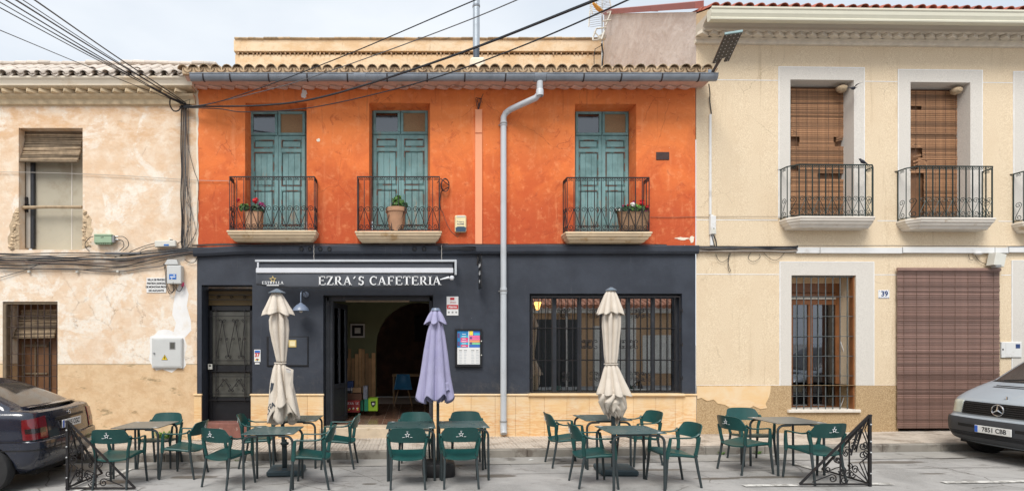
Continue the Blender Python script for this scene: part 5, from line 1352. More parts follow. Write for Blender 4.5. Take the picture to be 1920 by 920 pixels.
for a in (857.5, 880):
    for r in range(9):
        z0 = 656+r*2.9
        for b_ in (3, 12): m = MB(); m.box(X(a+b_), X(a+b_+random.uniform(3.5, 6)), -.0495, -.0475, Z(z0+1), Z(z0)); m.build('print', 'pipe_grey' if r else 'ink_black', PP)
for py in (639, 665): m = MB(); m.lathe([(0, -.01), (.012, -.008), (.012, 0)], 10, (X(902.5, -.06), -.06, Z(py)), axis='y'); m.build('lock', 'off_white_plastic', T)
T = fix('alarm_box', 864, 419, 'cream and navy alarm siren box on the orange wall', 'alarm')
add(T, 853, 874.5, 435, 403, -.07, -.0, 'alarm_cream', 'housing', .02); m = MB(); m.prism([(X(854, -.07), Z(427, -.07)), (X(858, -.07), Z(424.5, -.07)), (X(870, -.07), Z(424.5, -.07)), (X(874, -.07), Z(427, -.07)), (X(873, -.07), Z(434, -.07)), (X(855, -.07), Z(434, -.07))], -.076, -.066); m.build('lower_shield', 'alarm_navy', T)
add(T, 856, 872, 407, 404, -.076, -.069, 'off_white_plastic', 'top_grille', .002); text('Property', .038, 'ink_navy', (X(863.5, -.07), -.072, Z(415.5, -.07)), T, ); text('ALARMS', .036, 'ink_navy', (X(863.5, -.07), -.072, Z(420, -.07)), T, bold=.001)
m = MB(); m.tube([(X(826), -.012, Z(392)), (X(830), -.01, Z(398)), (X(838), -.01, Z(420)), (X(846), -.01, Z(434)), (X(858), -.01, Z(444)), (X(864), -.01, Z(436))], .0045, 5); m.build('wire', 'cable_brown', T)
T = fix('rust_plaque', 1243, 292, 'small rusty metal plaque on the orange wall near the right edge', 'plaque'); add(T, 1230.5, 1255, 299.5, 285, -.012, -.001, 'plaque_rust', 'plate', .003)
# hanging bar sign seen edge on
T = fix('hanging_sign', 900, 505, 'narrow black sign seen almost edge on beside the downpipe', 'sign')
m = MB(); m.cbox(X(894), X(898.5), -.02, .0, Z(496), Z(477), .003); m.tube([(X(896), -.01, Z(493)), (X(900, -.1), -.10, Z(484, -.1)), (X(903, -.2), -.16, Z(476, -.15))], .009, 6); m.tube([(X(896), -.01, Z(480)), (X(903.5, -.2), -.20, Z(475, -.2))], .009, 6); m.build('bracket', 'black_iron', T)
m = MB(); xs_ = X(900, -.2); m.cbox(xs_-.012, xs_+.012, -.42, -.06, Z(540, -.25), Z(482, -.25), .004); o = m.build('sign_board', 'black_paint', T); 
for k, (tx, sz) in enumerate((('Ezra´s', .11), ('Café', .10), ('Bar', .09))):
    me = text_mesh(tx, sz, 'print_white', bold=.002); put('lettering', me, T, (xs_+.0135, -.24, Z(497+15*k, -.25)), (0, 0, pi/2)); put('lettering', me, T, (xs_-.0135, -.24, Z(497+15*k, -.25)), (0, 0, -pi/2))
# left house fixtures
T = fix('junction_box', 193, 447, 'green cable amplifier box under the upper window of the peach house', 'junction box')
add(T, 176, 209, 455, 440, -.11, -.02, 'green_box', 'housing', .008); add(T, 176, 209, 441.5, 438.5, -.12, -.02, 'green_box', 'lid', .004); add(T, 209, 214, 454, 441, -.1, -.03, 'seam_grey', 'end_cap'); text('AMP', .03, 'ink_black', (X(191, -.12), -.1115, Z(445, -.11)), T)
for py in (443, 448.5): m = MB(); m.tube([(X(214, -.06), -.06, Z(py, -.06)), (X(222, -.06), -.06, Z(py+.5, -.06))], .013, 8); m.build('connector', 'antenna_metal', T)
for k in range(9): add(T, 178+k*3.4, 179.6+k*3.4, 457.5, 454.5, -.10, -.03, 'green_box', 'cooling_fin', .001)
T = fix('junction_box', 311, 457, 'pale grey cable box just left of the orange wall above the cable bundle', 'junction box')
m = MB(); m.cbox(-.20, .20, -.10, -.02, -.055, .065, .012); m.xf(Matrix.Translation((X(311, -.06), 0, Z(457.5, -.06))) @ Matrix.Rotation(radians(-1.5), 4, 'Y')); m.build('housing', 'off_white_plastic', T)
add(T, 307, 316.5, 460.5, 457.5, -.103, -.099, 'blue_label', 'label', .001); add(T, 318, 323, 451, 448.5, -.08, -.04, 'ink_black', 'gland', .003)
T = fix('fuse_box', 326, 510, 'white fuse box with blue label between the cable bundle and the street plaque', 'meter box')
add(T, 312.5, 339.5, 531.5, 497, -.13, -.0, 'grey_box', 'housing', .01); m = MB(); m.prism([(X(313.5), Z(497)), (X(319), Z(488)), (X(336), Z(488)), (X(339), Z(497))], -.12, -.0); m.build('hood', 'grey_box', T)
add(T, 317, 330.5, 523.5, 513.5, -.1335, -.129, 'blue_label', 'label', .001); add(T, 319, 328.5, 519.6, 517.8, -.136, -.133, 'print_white', 'print', .0005); add(T, 321, 323, 523, 521, -.136, -.133, 'print_white', 'print', .0005); add(T, 325, 328, 516.4, 514.8, -.136, -.133, 'print_white', 'print', .0005)
m = MB(); m.lathe([(0, -.014), (.006, -.012), (.006, 0)], 8, (X(325, -.13), -.13, Z(529.5, -.13)), axis='y'); m.build('screw', 'ink_black', T)
m = MB(); m.tube([(X(341.5, -.06), -.05, Z(537, -.06)), (X(342.5, -.06), -.05, Z(532, -.06)), (X(343.5, -.06), -.06, Z(529, -.06))], [.022, .026, .018], 10); single(m, 'plug', 'pink_plug', 'pink industrial plug dangling right of the white fuse box', 'plug')
T = fix('street_plaque', 293, 535, 'white plaque with old Spanish village lettering on the peach wall', 'sign')
add(T, 274.5, 311.5, 548.5, 520.5, -.012, -.001, 'sign_white', 'plate', .003)
for k, tx in enumerate(('VILLA DE PINOSO', 'PARTIDO JUDICIAL', 'DE MONOVAR PROVª', 'DE ALICANTE')): text(tx, .052, 'ink_black', (X(293.5), -.0135, Z(524.5+k*6.7)), T, bold=.0022, sx=.80 if k < 3 else .9)
T = fix('meter_cupboard', 313, 661, 'pale grey electric meter cupboard with yellow hazard triangle on white patch', 'meter box')
add(T, 284.5, 341.5, 689.5, 633, -.05, -.0, 'grey_box', 'frame', .006); add(T, 287, 339.5, 687, 635.5, -.06, -.048, 'grey_box', 'door', .006)
add(T, 317.5, 328.5, 654.5, 640.5, -.066, -.058, 'seam_grey', 'window_frame'); add(T, 319, 327, 653, 642, -.069, -.065, 'mesh_glass', 'window_pane', .002)
def tri(cx, cy, r, y0, mt, nm, par): m = MB(); m.prism([(X(cx-r), Z(cy+r*.8)), (X(cx+r), Z(cy+r*.8)), (X(cx), Z(cy-r*.95))], y0-.003, y0); m.build(nm, mt, par)
tri(311.5, 669.5, 5.8, -.060, 'ink_black', 'hazard_border', T); tri(311.5, 669.7, 4.9, -.0635, 'hazard_yellow', 'hazard_sign', T)
m = MB(); m.prism([(X(312.2), Z(665.8)), (X(309.8), Z(670.5)), (X(311.6), Z(670.3)), (X(311), Z(673.2)), (X(313.4), Z(669.2)), (X(311.7), Z(669.4))], -.070, -.067); m.build('hazard_bolt', 'ink_black', T)
m = MB(); m.lathe([(0, -.03), (.016, -.026), (.018, -.01), (.012, 0)], 12, (X(289, -.06), -.06, Z(661, -.06)), axis='y'); m.build('lock', 'antenna_metal', T)
for px, py in ((56.5, 509.5), (146.5, 509.5), (222.5, 509)):
    m = MB(); m.lathe([(0, -.055), (.022, -.05), (.028, -.035), (.018, -.02), (.026, -.008), (.02, 0)], 12, (X(px), 0, Z(py)), axis='y'); single(m, 'insulator', 'off_white_plastic', 'small white porcelain insulator under the cables, %s' % {56.5: 'left one above the barred window', 146.5: 'middle of the three', 222.5: 'right one nearest the plaque'}[px], 'insulator', 'porcelain insulators on the peach wall')
# right house fixtures
def rfix(name, px, py, label, cat): return thing(name, (q(px), 0, zz(py, px)), label, cat, None, True)
def radd(par, a, b_, c, d, y0, y1, mt, nm, c_=.004): return rbx(a, b_, c, d, y0, y1, None, c_).build(nm, mt, par)
T = rfix('house_number', 1657, 551, 'small white ceramic number 39 plate on the beige wall', 'sign'); radd(T, 1647, 1668, 558.5, 543.5, -.012, -.001, 'sign_white', 'plate', .004)
put('lettering', text_mesh('39', .135, 'ink_navy', bold=.004), T, (q(1657.5), -.0135, zz(551, 1657)))
for k in range(6):
    for py in (544.6, 557.4): radd(T, 1648.4+k*3.4, 1649.6+k*3.4, py+.6, py-.6, -.0135, -.0115, 'blue_label', 'print', .0003)
T = rfix('cable_box', 1337, 420, 'slim white cable box on the conduit left of the first green balcony', 'junction box'); radd(T, 1332.5, 1343, 439, 404, -.07, 0, 'white_pvc', 'housing', .006); radd(T, 1334, 1342, 438, 428, -.078, -.068, 'off_white_plastic', 'lower_cover'); radd(T, 1338, 1339.5, 429, 427, -.081, -.077, 'ink_black', 'screw', .001)
T = rfix('meter_hatch', 1900, 655, 'white meter hatch with small square window behind the van', 'meter box'); radd(T, 1878, 1916, 670, 640.5, -.03, 0, 'white_pvc', 'frame', .004); radd(T, 1886, 1915, 669, 641.5, -.036, -.028, 'white_pvc', 'door', .003); radd(T, 1905, 1913, 652.5, 644.5, -.041, -.034, 'ink_navy', 'window_pane', .002); m = MB(); radd(T, 1880, 1882, 656, 653, -.036, -.028, 'ink_black', 'lock', .001)
T = rfix('security_camera', 1872, 488, 'white floodlight box hanging at the right end of the trunking', 'floodlight'); radd(T, 1864, 1880, 492, 475, -.10, -.0, 'white_pvc', 'mount', .008); m = rbx(1866, 1886, 503, 479, -.20, -.06); m.xf(Matrix.Translation((q(1876), 0, zz(490, 1876))) @ Matrix.Rotation(radians(12), 4, 'Y') @ Matrix.Translation((-q(1876), 0, -zz(490, 1876)))); m.build('housing', 'off_white_plastic', T); radd(T, 1868, 1878, 501, 496, -.205, -.12, 'seam_grey', 'lens', .003)
T = rfix('dome_lamp', 1828, 477, 'small round white fitting hanging under the trunking above the door blind', 'lamp'); m = MB(); m.lathe([(0, -.05), (.05, -.045), (.07, -.02), (.06, 0), (0, 0)], 16, (q(1828), -.06, zz(474, 1828))); m.build('dome', 'white_pvc', T)

# ---------------- swallow nests and birds
def nest(px, py, pxx, label):
    y0 = .10; x_, z_ = q(px, y0), zz(py, pxx, y0); m = MB(); n = 16
    m.grid(lambda u, v: (x_+(-.17*sin(v*pi/2)*(.55+.45*abs(cos(u*pi)))*1.0)*(1 if 1 else 0)*(cos(u*pi)*.5+.5)+.06, y0-.11*cos(u*pi)*sin(v*pi/2), z_-.13*cos(v*pi/2)), n, 8)
    m2 = MB(); bm = bmesh.new(); bmesh.ops.create_icosphere(bm, subdivisions=3, radius=1)
    random.seed(int(px))
    for v in bm.verts: k = 1+random.uniform(-.07, .07); v.co = Vector((v.co.x*.10*k, v.co.y*.085*k, v.co.z*(.085 if v.co.z < 0 else .05)*k-.01))
    m2.add([(v.co.x+x_, v.co.y+y0, v.co.z+z_) for v in bm.verts], [[v.index for v in f.verts] for f in bm.faces], 0, True); bm.free()
    single(m2, 'swallow_nest', 'nest_mud', label, 'nest', 'mud nests in the window corners', (x_, y0, z_), right=True)
nest(1578, 164, 1540, 'mud swallow nest in the top corner of the window behind the first green balcony'); nest(1793, 168, 1760, 'mud swallow nest in the top corner of the window behind the second green balcony')
def bird(name, loc, label, flying, sc=1.0, rz=0):
    m = MB(); n = 12
    prof = [(-.085, .006, .0), (-.065, .016, 0), (-.04, .027, 0), (-.01, .033, .002), (.02, .031, .006), (.04, .022, .014), (.052, .021, .020), (.068, .020, .022), (.078, .012, .021), (.086, .003, .019)]
    st = 0
    for x_, r, z_ in prof:
        for k in range(n): a = 2*pi*k/n; m.v.append((x_, r*cos(a)*.9, z_+r*sin(a)))
    for i in range(len(prof)-1):
        for k in range(n): m.f.append((i*n+k, i*n+(k+1) % n, (i+1)*n+(k+1) % n, (i+1)*n+k))
    m.m = [0]*len(m.f); m.s = [True]*len(m.f)
    m.add([(.084, -.004, .022), (.084, .004, .022), (.102, 0, .016), (.084, 0, .015)], [(0,1,2), (1,3,2), (3,0,2)])
    for s_ in (-1, 1): m.add([(-.07, s_*.003, .004), (-.07, s_*.014, .004), (-.16, s_*.028, -.004), (-.15, s_*.016, -.004), (-.07, s_*.008, -.002)], [(0,1,2,3), (0,3,4), (1,4,2), (4,3,2)])
    if flying:
        for s_ in (-1, 1): m.add([(.03, s_*.02, .018), (-.02, s_*.02, .016), (-.05, s_*.09, .05), (-.08, s_*.16, .045), (.005, s_*.10, .06), (0, s_*.06, .052)], [(0,1,2,5), (5,2,3,4), (0,5,4)])
    else:
        for s_ in (-1, 1): m.add([(.03, s_*.026, .014), (.0, s_*.036, .004), (-.07, s_*.022, -.004), (-.12, s_*.008, .002), (-.02, s_*.028, .022)], [(0,1,2,3,4)]); m.tube([(.0, s_*.01, -.028), (.002, s_*.011, -.05)], .003, 4)
    M = Matrix.Rotation(rz, 4, 'Z') @ Matrix.Rotation(radians(-35 if not flying else 20), 4, 'Y') @ Matrix.Scale(sc, 4)
    m.xf(M); 
    for i in range(len(m.v)): v = m.v[i]; m.v[i] = (v[0]+loc[0], v[1]+loc[1], v[2]+loc[2])
    single(m, name, 'bird_black', label, 'bird', None, loc, right=True)
bird('swallow', (q(1600, -.15), -.15, zz(166, 1600, -.15)), 'dark swallow in flight beside the first window nest', True, .9, radians(200))
bird('perched_bird', (q(1616, -.3), -.31, zz(309, 1616, -.3)+.055), 'small bird perched on the handrail of the first green balcony', False, .9, radians(160))

# ---------------- solar street lamp
T = thing('solar_street_lamp', (X(1330, -.45), -.45, 6.8), 'flat dotted solar street lamp on a short arm above the gutter end', 'street lamp')
xa_, ya_, za_ = X(1332, -.5), -.5, Z(140, -.5)
m = MB(); m.cbox(xa_-.03, xa_+.03, -.49, -.47, za_-.04, za_+.10, .004); m.build('bracket', 'gutter_zinc', T)
A = Vector((xa_+.02, -.52, Z(137, -.52))); Bp = Vector((X(1352, -.80), -.80, Z(108, -.80)))
m = MB(); m.tube([A, A.lerp(Bp, .5), Bp], [.026, .026, .03], 10); m.build('arm', 'arm_brown', T)
P0 = Vector((X(1351, -.75), -.75, Z(116, -.75))); P1 = Vector((X(1375.5, -1.38), -1.38, Z(61, -1.38))); d = (P1-P0); L = d.length; d.normalize(); sx = Vector((1, 0, 0)) - d*d.x; sx.normalize(); up = sx.cross(d)
Mx = Matrix(((sx.x, d.x, up.x, P0.x), (sx.y, d.y, up.y, P0.y), (sx.z, d.z, up.z, P0.z), (0, 0, 0, 1)))
hw = .135
m = MB(); m.cbox(-hw, hw, .10, L, -.015, .02, .006); m.cbox(-hw, -.05, 0, .105, -.015, .02, .006); m.cbox(.05, hw, 0, .105, -.015, .02, .006); m.xf(Mx); m.build('panel', 'solar_dark', T)
m = MB(); m.cbox(-hw-.003, hw+.003, L-.012, L+.012, -.02, .026, .005); m.xf(Mx); m.build('panel_rim', 'zinc_flash', T)
dm = MB(); dm.lathe([(0, -.006), (.008, -.005), (.009, 0)], 8); 
for i in range(9):
    for j in range(4):
        x_, y_ = -hw+.035+j*(2*hw-.07)/3, .04+i*(L-.07)/8
        if i < 1 and j in (1, 2): continue
        mm_ = MB(); mm_.v = list(dm.v); mm_.f = list(dm.f); mm_.m = list(dm.m); mm_.s = list(dm.s); mm_.xf(Mx @ Matrix.Translation((x_, y_, .0205)) @ Matrix.Rotation(pi, 4, 'X')); mm_.build('led', 'led_pale', T)

# ---------------- aerial
yA = 4.3; xA = X(1129, yA)
T = thing('tv_aerial', (xA, yA, 9.0), 'rooftop television aerial with grid reflectors beside the pinkish gable', 'antenna')
m = MB(); m.tube([(xA, yA, 8.0), (xA, yA, Z(-60, yA))], .024, 8); m.build('mast', 'antenna_metal', T)
def ap(px, py, y=4.3): return (X(px, y), y, Z(py, y))
m = MB()
for (a, b_) in (((1104, -5), (1111, 27)), ((1142, -5), (1146, 16)), ((1106, 20), (1104, 50))): m = MB(); m.tube([ap(*a), ap(*b_)], .018, 4); m.build('reflector_edge', 'antenna_white', T)
m = MB()
for k in range(7): m.tube([ap(1105, -4+k*4), ap(1127, 1+k*4)], .006, 4); m.tube([ap(1106+k*.1, 27+k*4, 4.25), ap(1127, 24+k*4, 4.25)], .006, 4); m.tube([ap(1128, 0+k*2.4, 4.2), ap(1144, -4+k*3, 4.2)], .006, 4)
m.build('reflector_rod', 'antenna_metal', T)
m = MB(); m.tube([ap(1112, 6, 3.9), ap(1121, 16, 4.0), ap(1128, 22, 4.2)], [.03, .055, .05], 8); m.build('booster', 'antenna_orange', T)
for a, b_ in (((1110, 2), (1124, 22)), ((1113, 14), (1126, 18)), ((1118, 4), (1123, 20)), ((1126, 14), (1138, 4)), ((1127, 26), (1143, 20))): m = MB(); m.tube([ap(*a, 4.0), ap(*b_, 4.1)], .008, 4); m.build('element', 'antenna_metal', T)
m = MB()
for (a, b_) in (((1112, 70), (1118, 54)), ((1118, 54), (1136, 52)), ((1136, 52), (1128, 74)), ((1128, 74), (1112, 76)), ((1112, 70), (1112, 76)), ((1114, 60), (1126, 72)), ((1136, 48), (1146, 22)), ((1130, 40), (1146, 38)), ((1138, 25), (1146, 22))): m.tube([ap(*a, 4.15), ap(*b_, 4.1)], .022, 4)
m.build('folded_element', 'antenna_white', T)
m = MB(); m.lathe([(0, 0), (.09, .02), (.12, .1), (.05, .16), (0, .16)], 10, ap(1129, 76)); m.build('junction', 'antenna_white', T)
m = MB(); m.tube([ap(1128, 82, 4.25), ap(1131, 100, 4.25), ap(1129, 128, 4.25)], .02, 5); m.tube([ap(1127, 86, 4.2), ap(1116, 92, 4.2), ap(1114, 104, 4.2), ap(1114, 128, 4.2)], .01, 5); m.build('lead', 'cable_black', T)

# ---------------- flower pots
def leaves(m, c, r, n, seed, sz=.035, flat=.8):
    random.seed(seed)
    for i in range(n):
        d = Vector((random.gauss(0, 1), random.gauss(0, 1), random.gauss(0, 1))).normalized(); rr = r*random.uniform(.35, 1.0)
        p = Vector(c) + Vector((d.x*rr*1.0, d.y*rr*.8, d.z*rr*flat)); nrm = (d+Vector((random.uniform(-.6, .6), random.uniform(-.9, .1), random.uniform(0, .8)))).normalized()
        t = nrm.orthogonal().normalized(); b_ = nrm.cross(t); s_ = sz*random.uniform(.6, 1.25)
        pts = [p + (t*cos(2*pi*k/6)+b_*sin(2*pi*k/6))*s_*(1 if k % 2 else .8) for k in range(6)]
        m.add([p+nrm*s_*-.15]+pts, [(0, k+1, (k+1) % 6+1) for k in range(6)])
def bloom(m, c, r, seed):
    random.seed(seed)
    for i in range(26):
        d = Vector((random.gauss(0, 1), random.gauss(0, 1)-.3, random.gauss(0, 1)+.3)).normalized(); p = Vector(c)+d*r*random.uniform(.5, 1); t = d.orthogonal().normalized(); b_ = d.cross(t); s_ = r*.42
        m.add([p]+[p+d*s_*.15+(t*cos(2*pi*k/5)+b_*sin(2*pi*k/5))*s_ for k in range(5)], [(0, k+1, (k+1) % 5+1) for k in range(5)])
def pot(px, py_top, py_bot, wtop, wbot, label, leafs, blooms, mtp='terracotta', square=False):
    yq_ = -.15; x_ = X(px, yq_); zt_ = Z(py_top, yq_); zb_ = 3.965
    T = thing('flower_pot', (x_, yq_, zb_), label, 'plant pot')
    hgt = zt_-zb_; m = MB()
    if square:
        n4 = 24
        for (sx_, zz_) in ((wbot, 0), (wtop*.97, hgt*.97), (wtop, hgt), (wtop*.93, hgt), (wtop*.93, hgt-.03)):
            for k in range(n4): a = 2*pi*k/n4; e_ = (abs(cos(a))**4+abs(sin(a))**4)**(-.25); m.v.append((x_+sx_/2*cos(a)*e_, yq_+min(sx_/2, .10)*sin(a)*e_, zb_+zz_))
        for i in range(4):
            for k in range(n4): m.f.append((i*n4+k, i*n4+(k+1) % n4, (i+1)*n4+(k+1) % n4, (i+1)*n4+k))
        m.f.append(tuple(range(4*n4, 5*n4))); m.m = [0]*len(m.f); m.s = [True]*len(m.f)
    else:
        m.lathe([(0, 0), (wbot/2, 0), (wtop/2*.92, hgt*.80), (wtop/2*.93, hgt*.82), (wtop/2, hgt*.83), (wtop/2, hgt), (wtop/2*.9, hgt), (wtop/2*.85, hgt*.9), (0, hgt*.9)], 24, (x_, yq_, zb_))
    m.build('pot', mtp, T)
    for i, (cx, cy, r, n, mt) in enumerate(leafs): m = MB(); leaves(m, (X(cx, yq_), yq_, Z(cy, yq_)), r, n, i+int(px)); o = m.build('foliage', mt, T); tag(o, kind='stuff')
    for i, (cx, cy, r, mt) in enumerate(blooms): m = MB(); bloom(m, (X(cx, yq_-.05), yq_-.05, Z(cy, yq_-.05)), r, i+int(px)*3); m.tube([(X(cx, yq_), yq_, Z(cy, yq_)), (X(cx, yq_), yq_, zt_)], .004, 4); o = m.build('blossom', mt, T)
pot(477, 398, 432, .34, .30, 'tall terracotta trough with red and magenta geraniums on the left orange balcony', [(458, 389, .10, 130, 'leaf_green'), (480, 391, .11, 130, 'leaf_dark'), (491, 395, .05, 60, 'leaf_dark')], [(446, 376, .042, 'petal_red'), (479, 376, .06, 'petal_red'), (490, 383, .05, 'petal_magenta'), (496, 386, .03, 'petal_magenta')], square=True)
pot(743, 391, 432, .40, .26, 'round terracotta pot with a leafy green plant on the middle orange balcony', [(745, 380, .13, 190, 'leaf_green'), (757, 384, .08, 80, 'leaf_dark'), (746, 372, .07, 70, 'leaf_green')], [(740, 380, .018, 'petal_magenta'), (751, 377, .014, 'petal_red')])
pot(1187, 398, 433, .62, .46, 'wide woven basket planter with red and white geraniums on the right orange balcony', [(1173, 393, .10, 120, 'leaf_dark'), (1188, 390, .12, 160, 'leaf_green'), (1203, 392, .11, 140, 'leaf_green'), (1160, 395, .06, 50, 'leaf_dark')], [(1188, 380, .035, 'petal_magenta'), (1203, 380, .06, 'petal_red'), (1214, 388, .045, 'petal_red'), (1187, 384, .05, 'petal_white'), (1178, 385, .03, 'petal_red'), (1154, 393, .03, 'petal_white'), (1162, 394, .026, 'petal_white'), (1168, 386, .02, 'petal_magenta'), (1210, 397, .03, 'petal_magenta')], 'wicker', True)
m = MB(); m.tube([(X(1145, -.2), -.2, Z(410, -.2)), (X(1144.5, -.2), -.2, Z(396, -.2))], .006, 5); single(m, 'plant_stick', 'print_white', 'thin white stick standing beside the wicker planter', 'stick')
# coiled cable on the middle balcony
m = MB(); pts = []
for k in range(60): a = 2*pi*k/20; pts.append((X(834)+.075*cos(a)+k*.0001, -.06-.001*k/3, Z(349)+.12*sin(a)+.004*sin(k)))
pts = [(X(820, -.1), -.08, Z(345)), (X(826), -.07, Z(337))] + pts + [(X(827), -.03, Z(360)), (X(824), -.02, Z(380)), (X(826), -.012, Z(392))]
m.tube(pts, .009, 6); single(m, 'coiled_cable', 'cable_black', 'coiled black cable hanging at the right corner of the middle balcony', 'cable')

# ---------------- cables
def catmull(P, n=8):
    P = [Vector(p) for p in P]; P = [P[0]*2-P[1]] + P + [P[-1]*2-P[-2]]; out = []
    for i in range(1, len(P)-2):
        for k in range(n):
            t = k/n; a, b_, c, d = P[i-1], P[i], P[i+1], P[i+2]
            out.append(.5*((2*b_)+(c-a)*t+(2*a-5*b_+4*c-d)*t*t+(3*b_-a-3*c+d)*t**3))
    out.append(P[-2]); return out
def cable(pts, r, mt, label, group=None, name='overhead_cable', n=5, right=False):
    m = MB(); m.tube(catmull(pts), r, n); return single(m, name, mt, label, 'cable', group, right=right)
def U(px, py, y): return (X(px, y), y, Z(py, y))
GL = 'overhead cables crossing the sky at top left'
for k, (ex, ey, r, sx_, sy_) in enumerate(((0, 57, .006, 330, 190), (-8, 0, .007, 322, 186), (10, 0, .010, 326, 187), (-20, 4, .008, 318, 182), (26, -2, .012, 330, 184), (36, -4, .007, 334, 187), (60, -3, .011, 338, 186), (-30, -12, .006, 324, 184))):
    f = 1.55; ex2, ey2 = sx_+(ex-sx_)*f, sy_+(ey-sy_)*f
    cable([U(343, 195, -.12), U(sx_, sy_, -.25), U(sx_+(ex-sx_)*.45, sy_+(ey-sy_)*.45+2.0, -2.0), U(ex, ey, -4.4), U(ex2, ey2, -6.5)], r*.85, 'cable_black', 'thin lowest cable of the fan crossing the roof of the peach house' if k == 0 else ['', 'second lowest', 'middle', 'fourth lowest', 'second highest', 'third highest', 'uppermost', 'third lowest'][k] + ' overhead cable of the fan running to the top left', None if k == 0 else GL)
GR_ = 'overhead cables'
cable([U(345, 200, -.12), U(500, 197, -.45), U(620, 178, -1.1), U(840, 108, -2.8), U(1110, 3, -4.8), U(1330, -85, -6)], .016, 'cable_black', 'thickest overhead cable sweeping up across the orange facade to top right')
cable([U(345, 200, -.12), U(390, 196, -.3), U(480, 168, -.9), U(650, 103, -1.9), U(885, 3, -3.5), U(1050, -65, -4.6)], .008, 'cable_black', 'overhead cable leaving the frame just left of the flue pipe')
cable([U(345, 200, -.12), U(400, 193, -.3), U(535, 160, -1.0), U(660, 119, -1.9), U(840, 53, -3.1), U(970, 0, -4), U(1100, -60, -4.8)], .007, 'cable_grey', 'thin overhead cable leaving the frame right of the flue pipe')
cable([U(345, 202, -.12), U(410, 204, -.3), U(460, 210, -.4), U(575, 203, -.8), U(710, 175, -1.7), U(840, 138, -2.6), U(1000, 78, -3.8), U(1178, 0, -5), U(1300, -60, -5.8)], .009, 'cable_black', 'lower overhead cable sagging past the first balcony door then rising to top right')
cable([U(-60, 322, -.03), U(50, 323, -.03), U(154, 326, -.03), U(260, 331, -.03), U(370, 338, -.03), U(430, 339, -.03)], .005, 'cable_pale', 'thin pale wire strung across the upper window of the peach house')
cable([U(1220, 407, -.012), U(1260, 407.5, -.012), U(1330, 406, -.012), U(1475, 406, -.012)], .004, 'cable_brown', 'thin brown wire running from the orange wall to the first green balcony')
random.seed(33)
GB = 'cables bundled along the peach wall'
base = [(0, 474, .012), (0, 481, .013), (0, 485, .018), (0, 488, .012), (0, 493, .014), (0, 497, .012), (0, 503, .009), (0, 478, .010), (0, 486.5, .014), (0, 490, .012)]
for i, (o_, py, r) in enumerate(base):
    P = []
    for px in range(-120, 381, 50):
        f = max(0, min(1, (px-240)/130.)); yy_ = py + random.uniform(-2.2, 2.2) + (9 if i in (4, 5) and 180 < px < 240 else 0)*0; yy_ = yy_*(1-f)+(462+(py-470)*.32)*f
        P.append(U(px, yy_, -.05-random.uniform(0, .03)))
    cable(P, r*.8, ['cable_black', 'cable_black', 'cable_grey', 'cable_black', 'cable_brown'][i % 5], ['topmost', 'third', 'fifth', 'seventh', 'ninth', 'tenth', 'lowest', 'second', 'sixth', 'eighth'][i] + ' cable of the ten bundled along the peach wall', GB, 'wall_cable')
cable([U(0, 503, -.04), U(70, 504, -.04), U(140, 504, -.04), U(180, 508, -.04), U(230, 508, -.04), U(270, 502, -.04), U(302, 499, -.04), U(312, 492, -.05)], .008, 'cable_grey', 'lowest grey cable sagging beneath the bundle on the peach wall', None, 'wall_cable')
cable([U(-30, 528, -.03), U(0, 520, -.03), U(50, 505, -.03), U(75, 494, -.05)], .006, 'cable_grey', 'thin cable slanting down to the left edge below the bundle', None, 'wall_cable')
cable([U(198, 475, -.09), U(232, 475.5, -.095), U(264, 475, -.09)], .026, 'cable_grey', 'thick grey splice sleeve in the cable bundle', None, 'cable_splice', 10)
GV = 'cables dropping down the corner of the peach wall'
for i in range(7):
    px0 = 340+i*2.0; P = [U(px0, 197, -.06)]
    for py in range(230, 470, 45): P.append(U(px0+random.uniform(-1.3, 1.3)+(0 if i < 4 else (py-230)*.01*(i-3)), py, -.03-random.uniform(0, .02)))
    P.append(U(px0+random.uniform(-6, 6), 470, -.05)); cable(P, [.012, .009, .008, .008, .006, .006, .006][i], ['cable_black', 'cable_black', 'cable_brown', 'cable_grey', 'cable_grey', 'cable_brown', 'cable_grey'][i], ['leftmost', 'second', 'third', 'middle', 'fifth', 'sixth', 'rightmost'][i] + ' cable of the seven dropping down the corner of the peach wall', GV, 'wall_cable')
for i, P in enumerate([[(350, 240), (354, 280), (364, 320), (372, 345), (370, 390), (369, 430), (356, 455), (346, 468)], [(350, 340), (352, 370), (360, 400), (366, 430), (360, 452), (345, 470)], [(349, 345), (356, 375), (358, 410), (350, 440), (342, 468)], [(350, 330), (348, 372), (358, 395), (352, 425), (346, 462)]]):
    cable([U(a, b_, -.03-.006*i) for a, b_ in P], .005, 'cable_black' if i % 2 == 0 else 'cable_grey', ['loose cable bowing onto the edge of the orange wall', 'looping loose cable at the foot of the corner drop', 'inner loose loop near the cable corner', 'thin twisted loose cable near the cable corner'][i], None, 'wall_cable')
m = MB(); m.tube(catmull([U(319, 183, -.3), U(319, 198, -.2), U(326, 208, -.15), U(335, 207, -.12), U(340, 198, -.1)]), .012, 6); single(m, 'drip_loop', 'cable_black', 'thick drip loop hanging where the overhead cables meet the wall', 'cable')
m = MB(); m.tube([U(309, 177.5, -.4), U(320, 184, -.3)], .020, 6); m.tube([U(320, 184, -.3), U(343, 193, -.12)], .020, 6); single(m, 'cable_clamp', 'cable_black', 'black tension clamp where the overhead cables meet the peach wall', 'clamp')
random.seed(6); m = MB()
for k in range(12): a = [U(338+random.uniform(-3, 8), 192+random.uniform(0, 10), -.1)]; m.tube([a[0], U(346+random.uniform(-10, 16), 196+random.uniform(-10, 12), -.12), U(350+random.uniform(-6, 20), 199+random.uniform(-4, 8), -.08)], .006, 4)
single(m, 'cable_tangle', 'cable_black', 'tangle of cable ends at the wall bracket near the gutter', 'cable', kind=None)
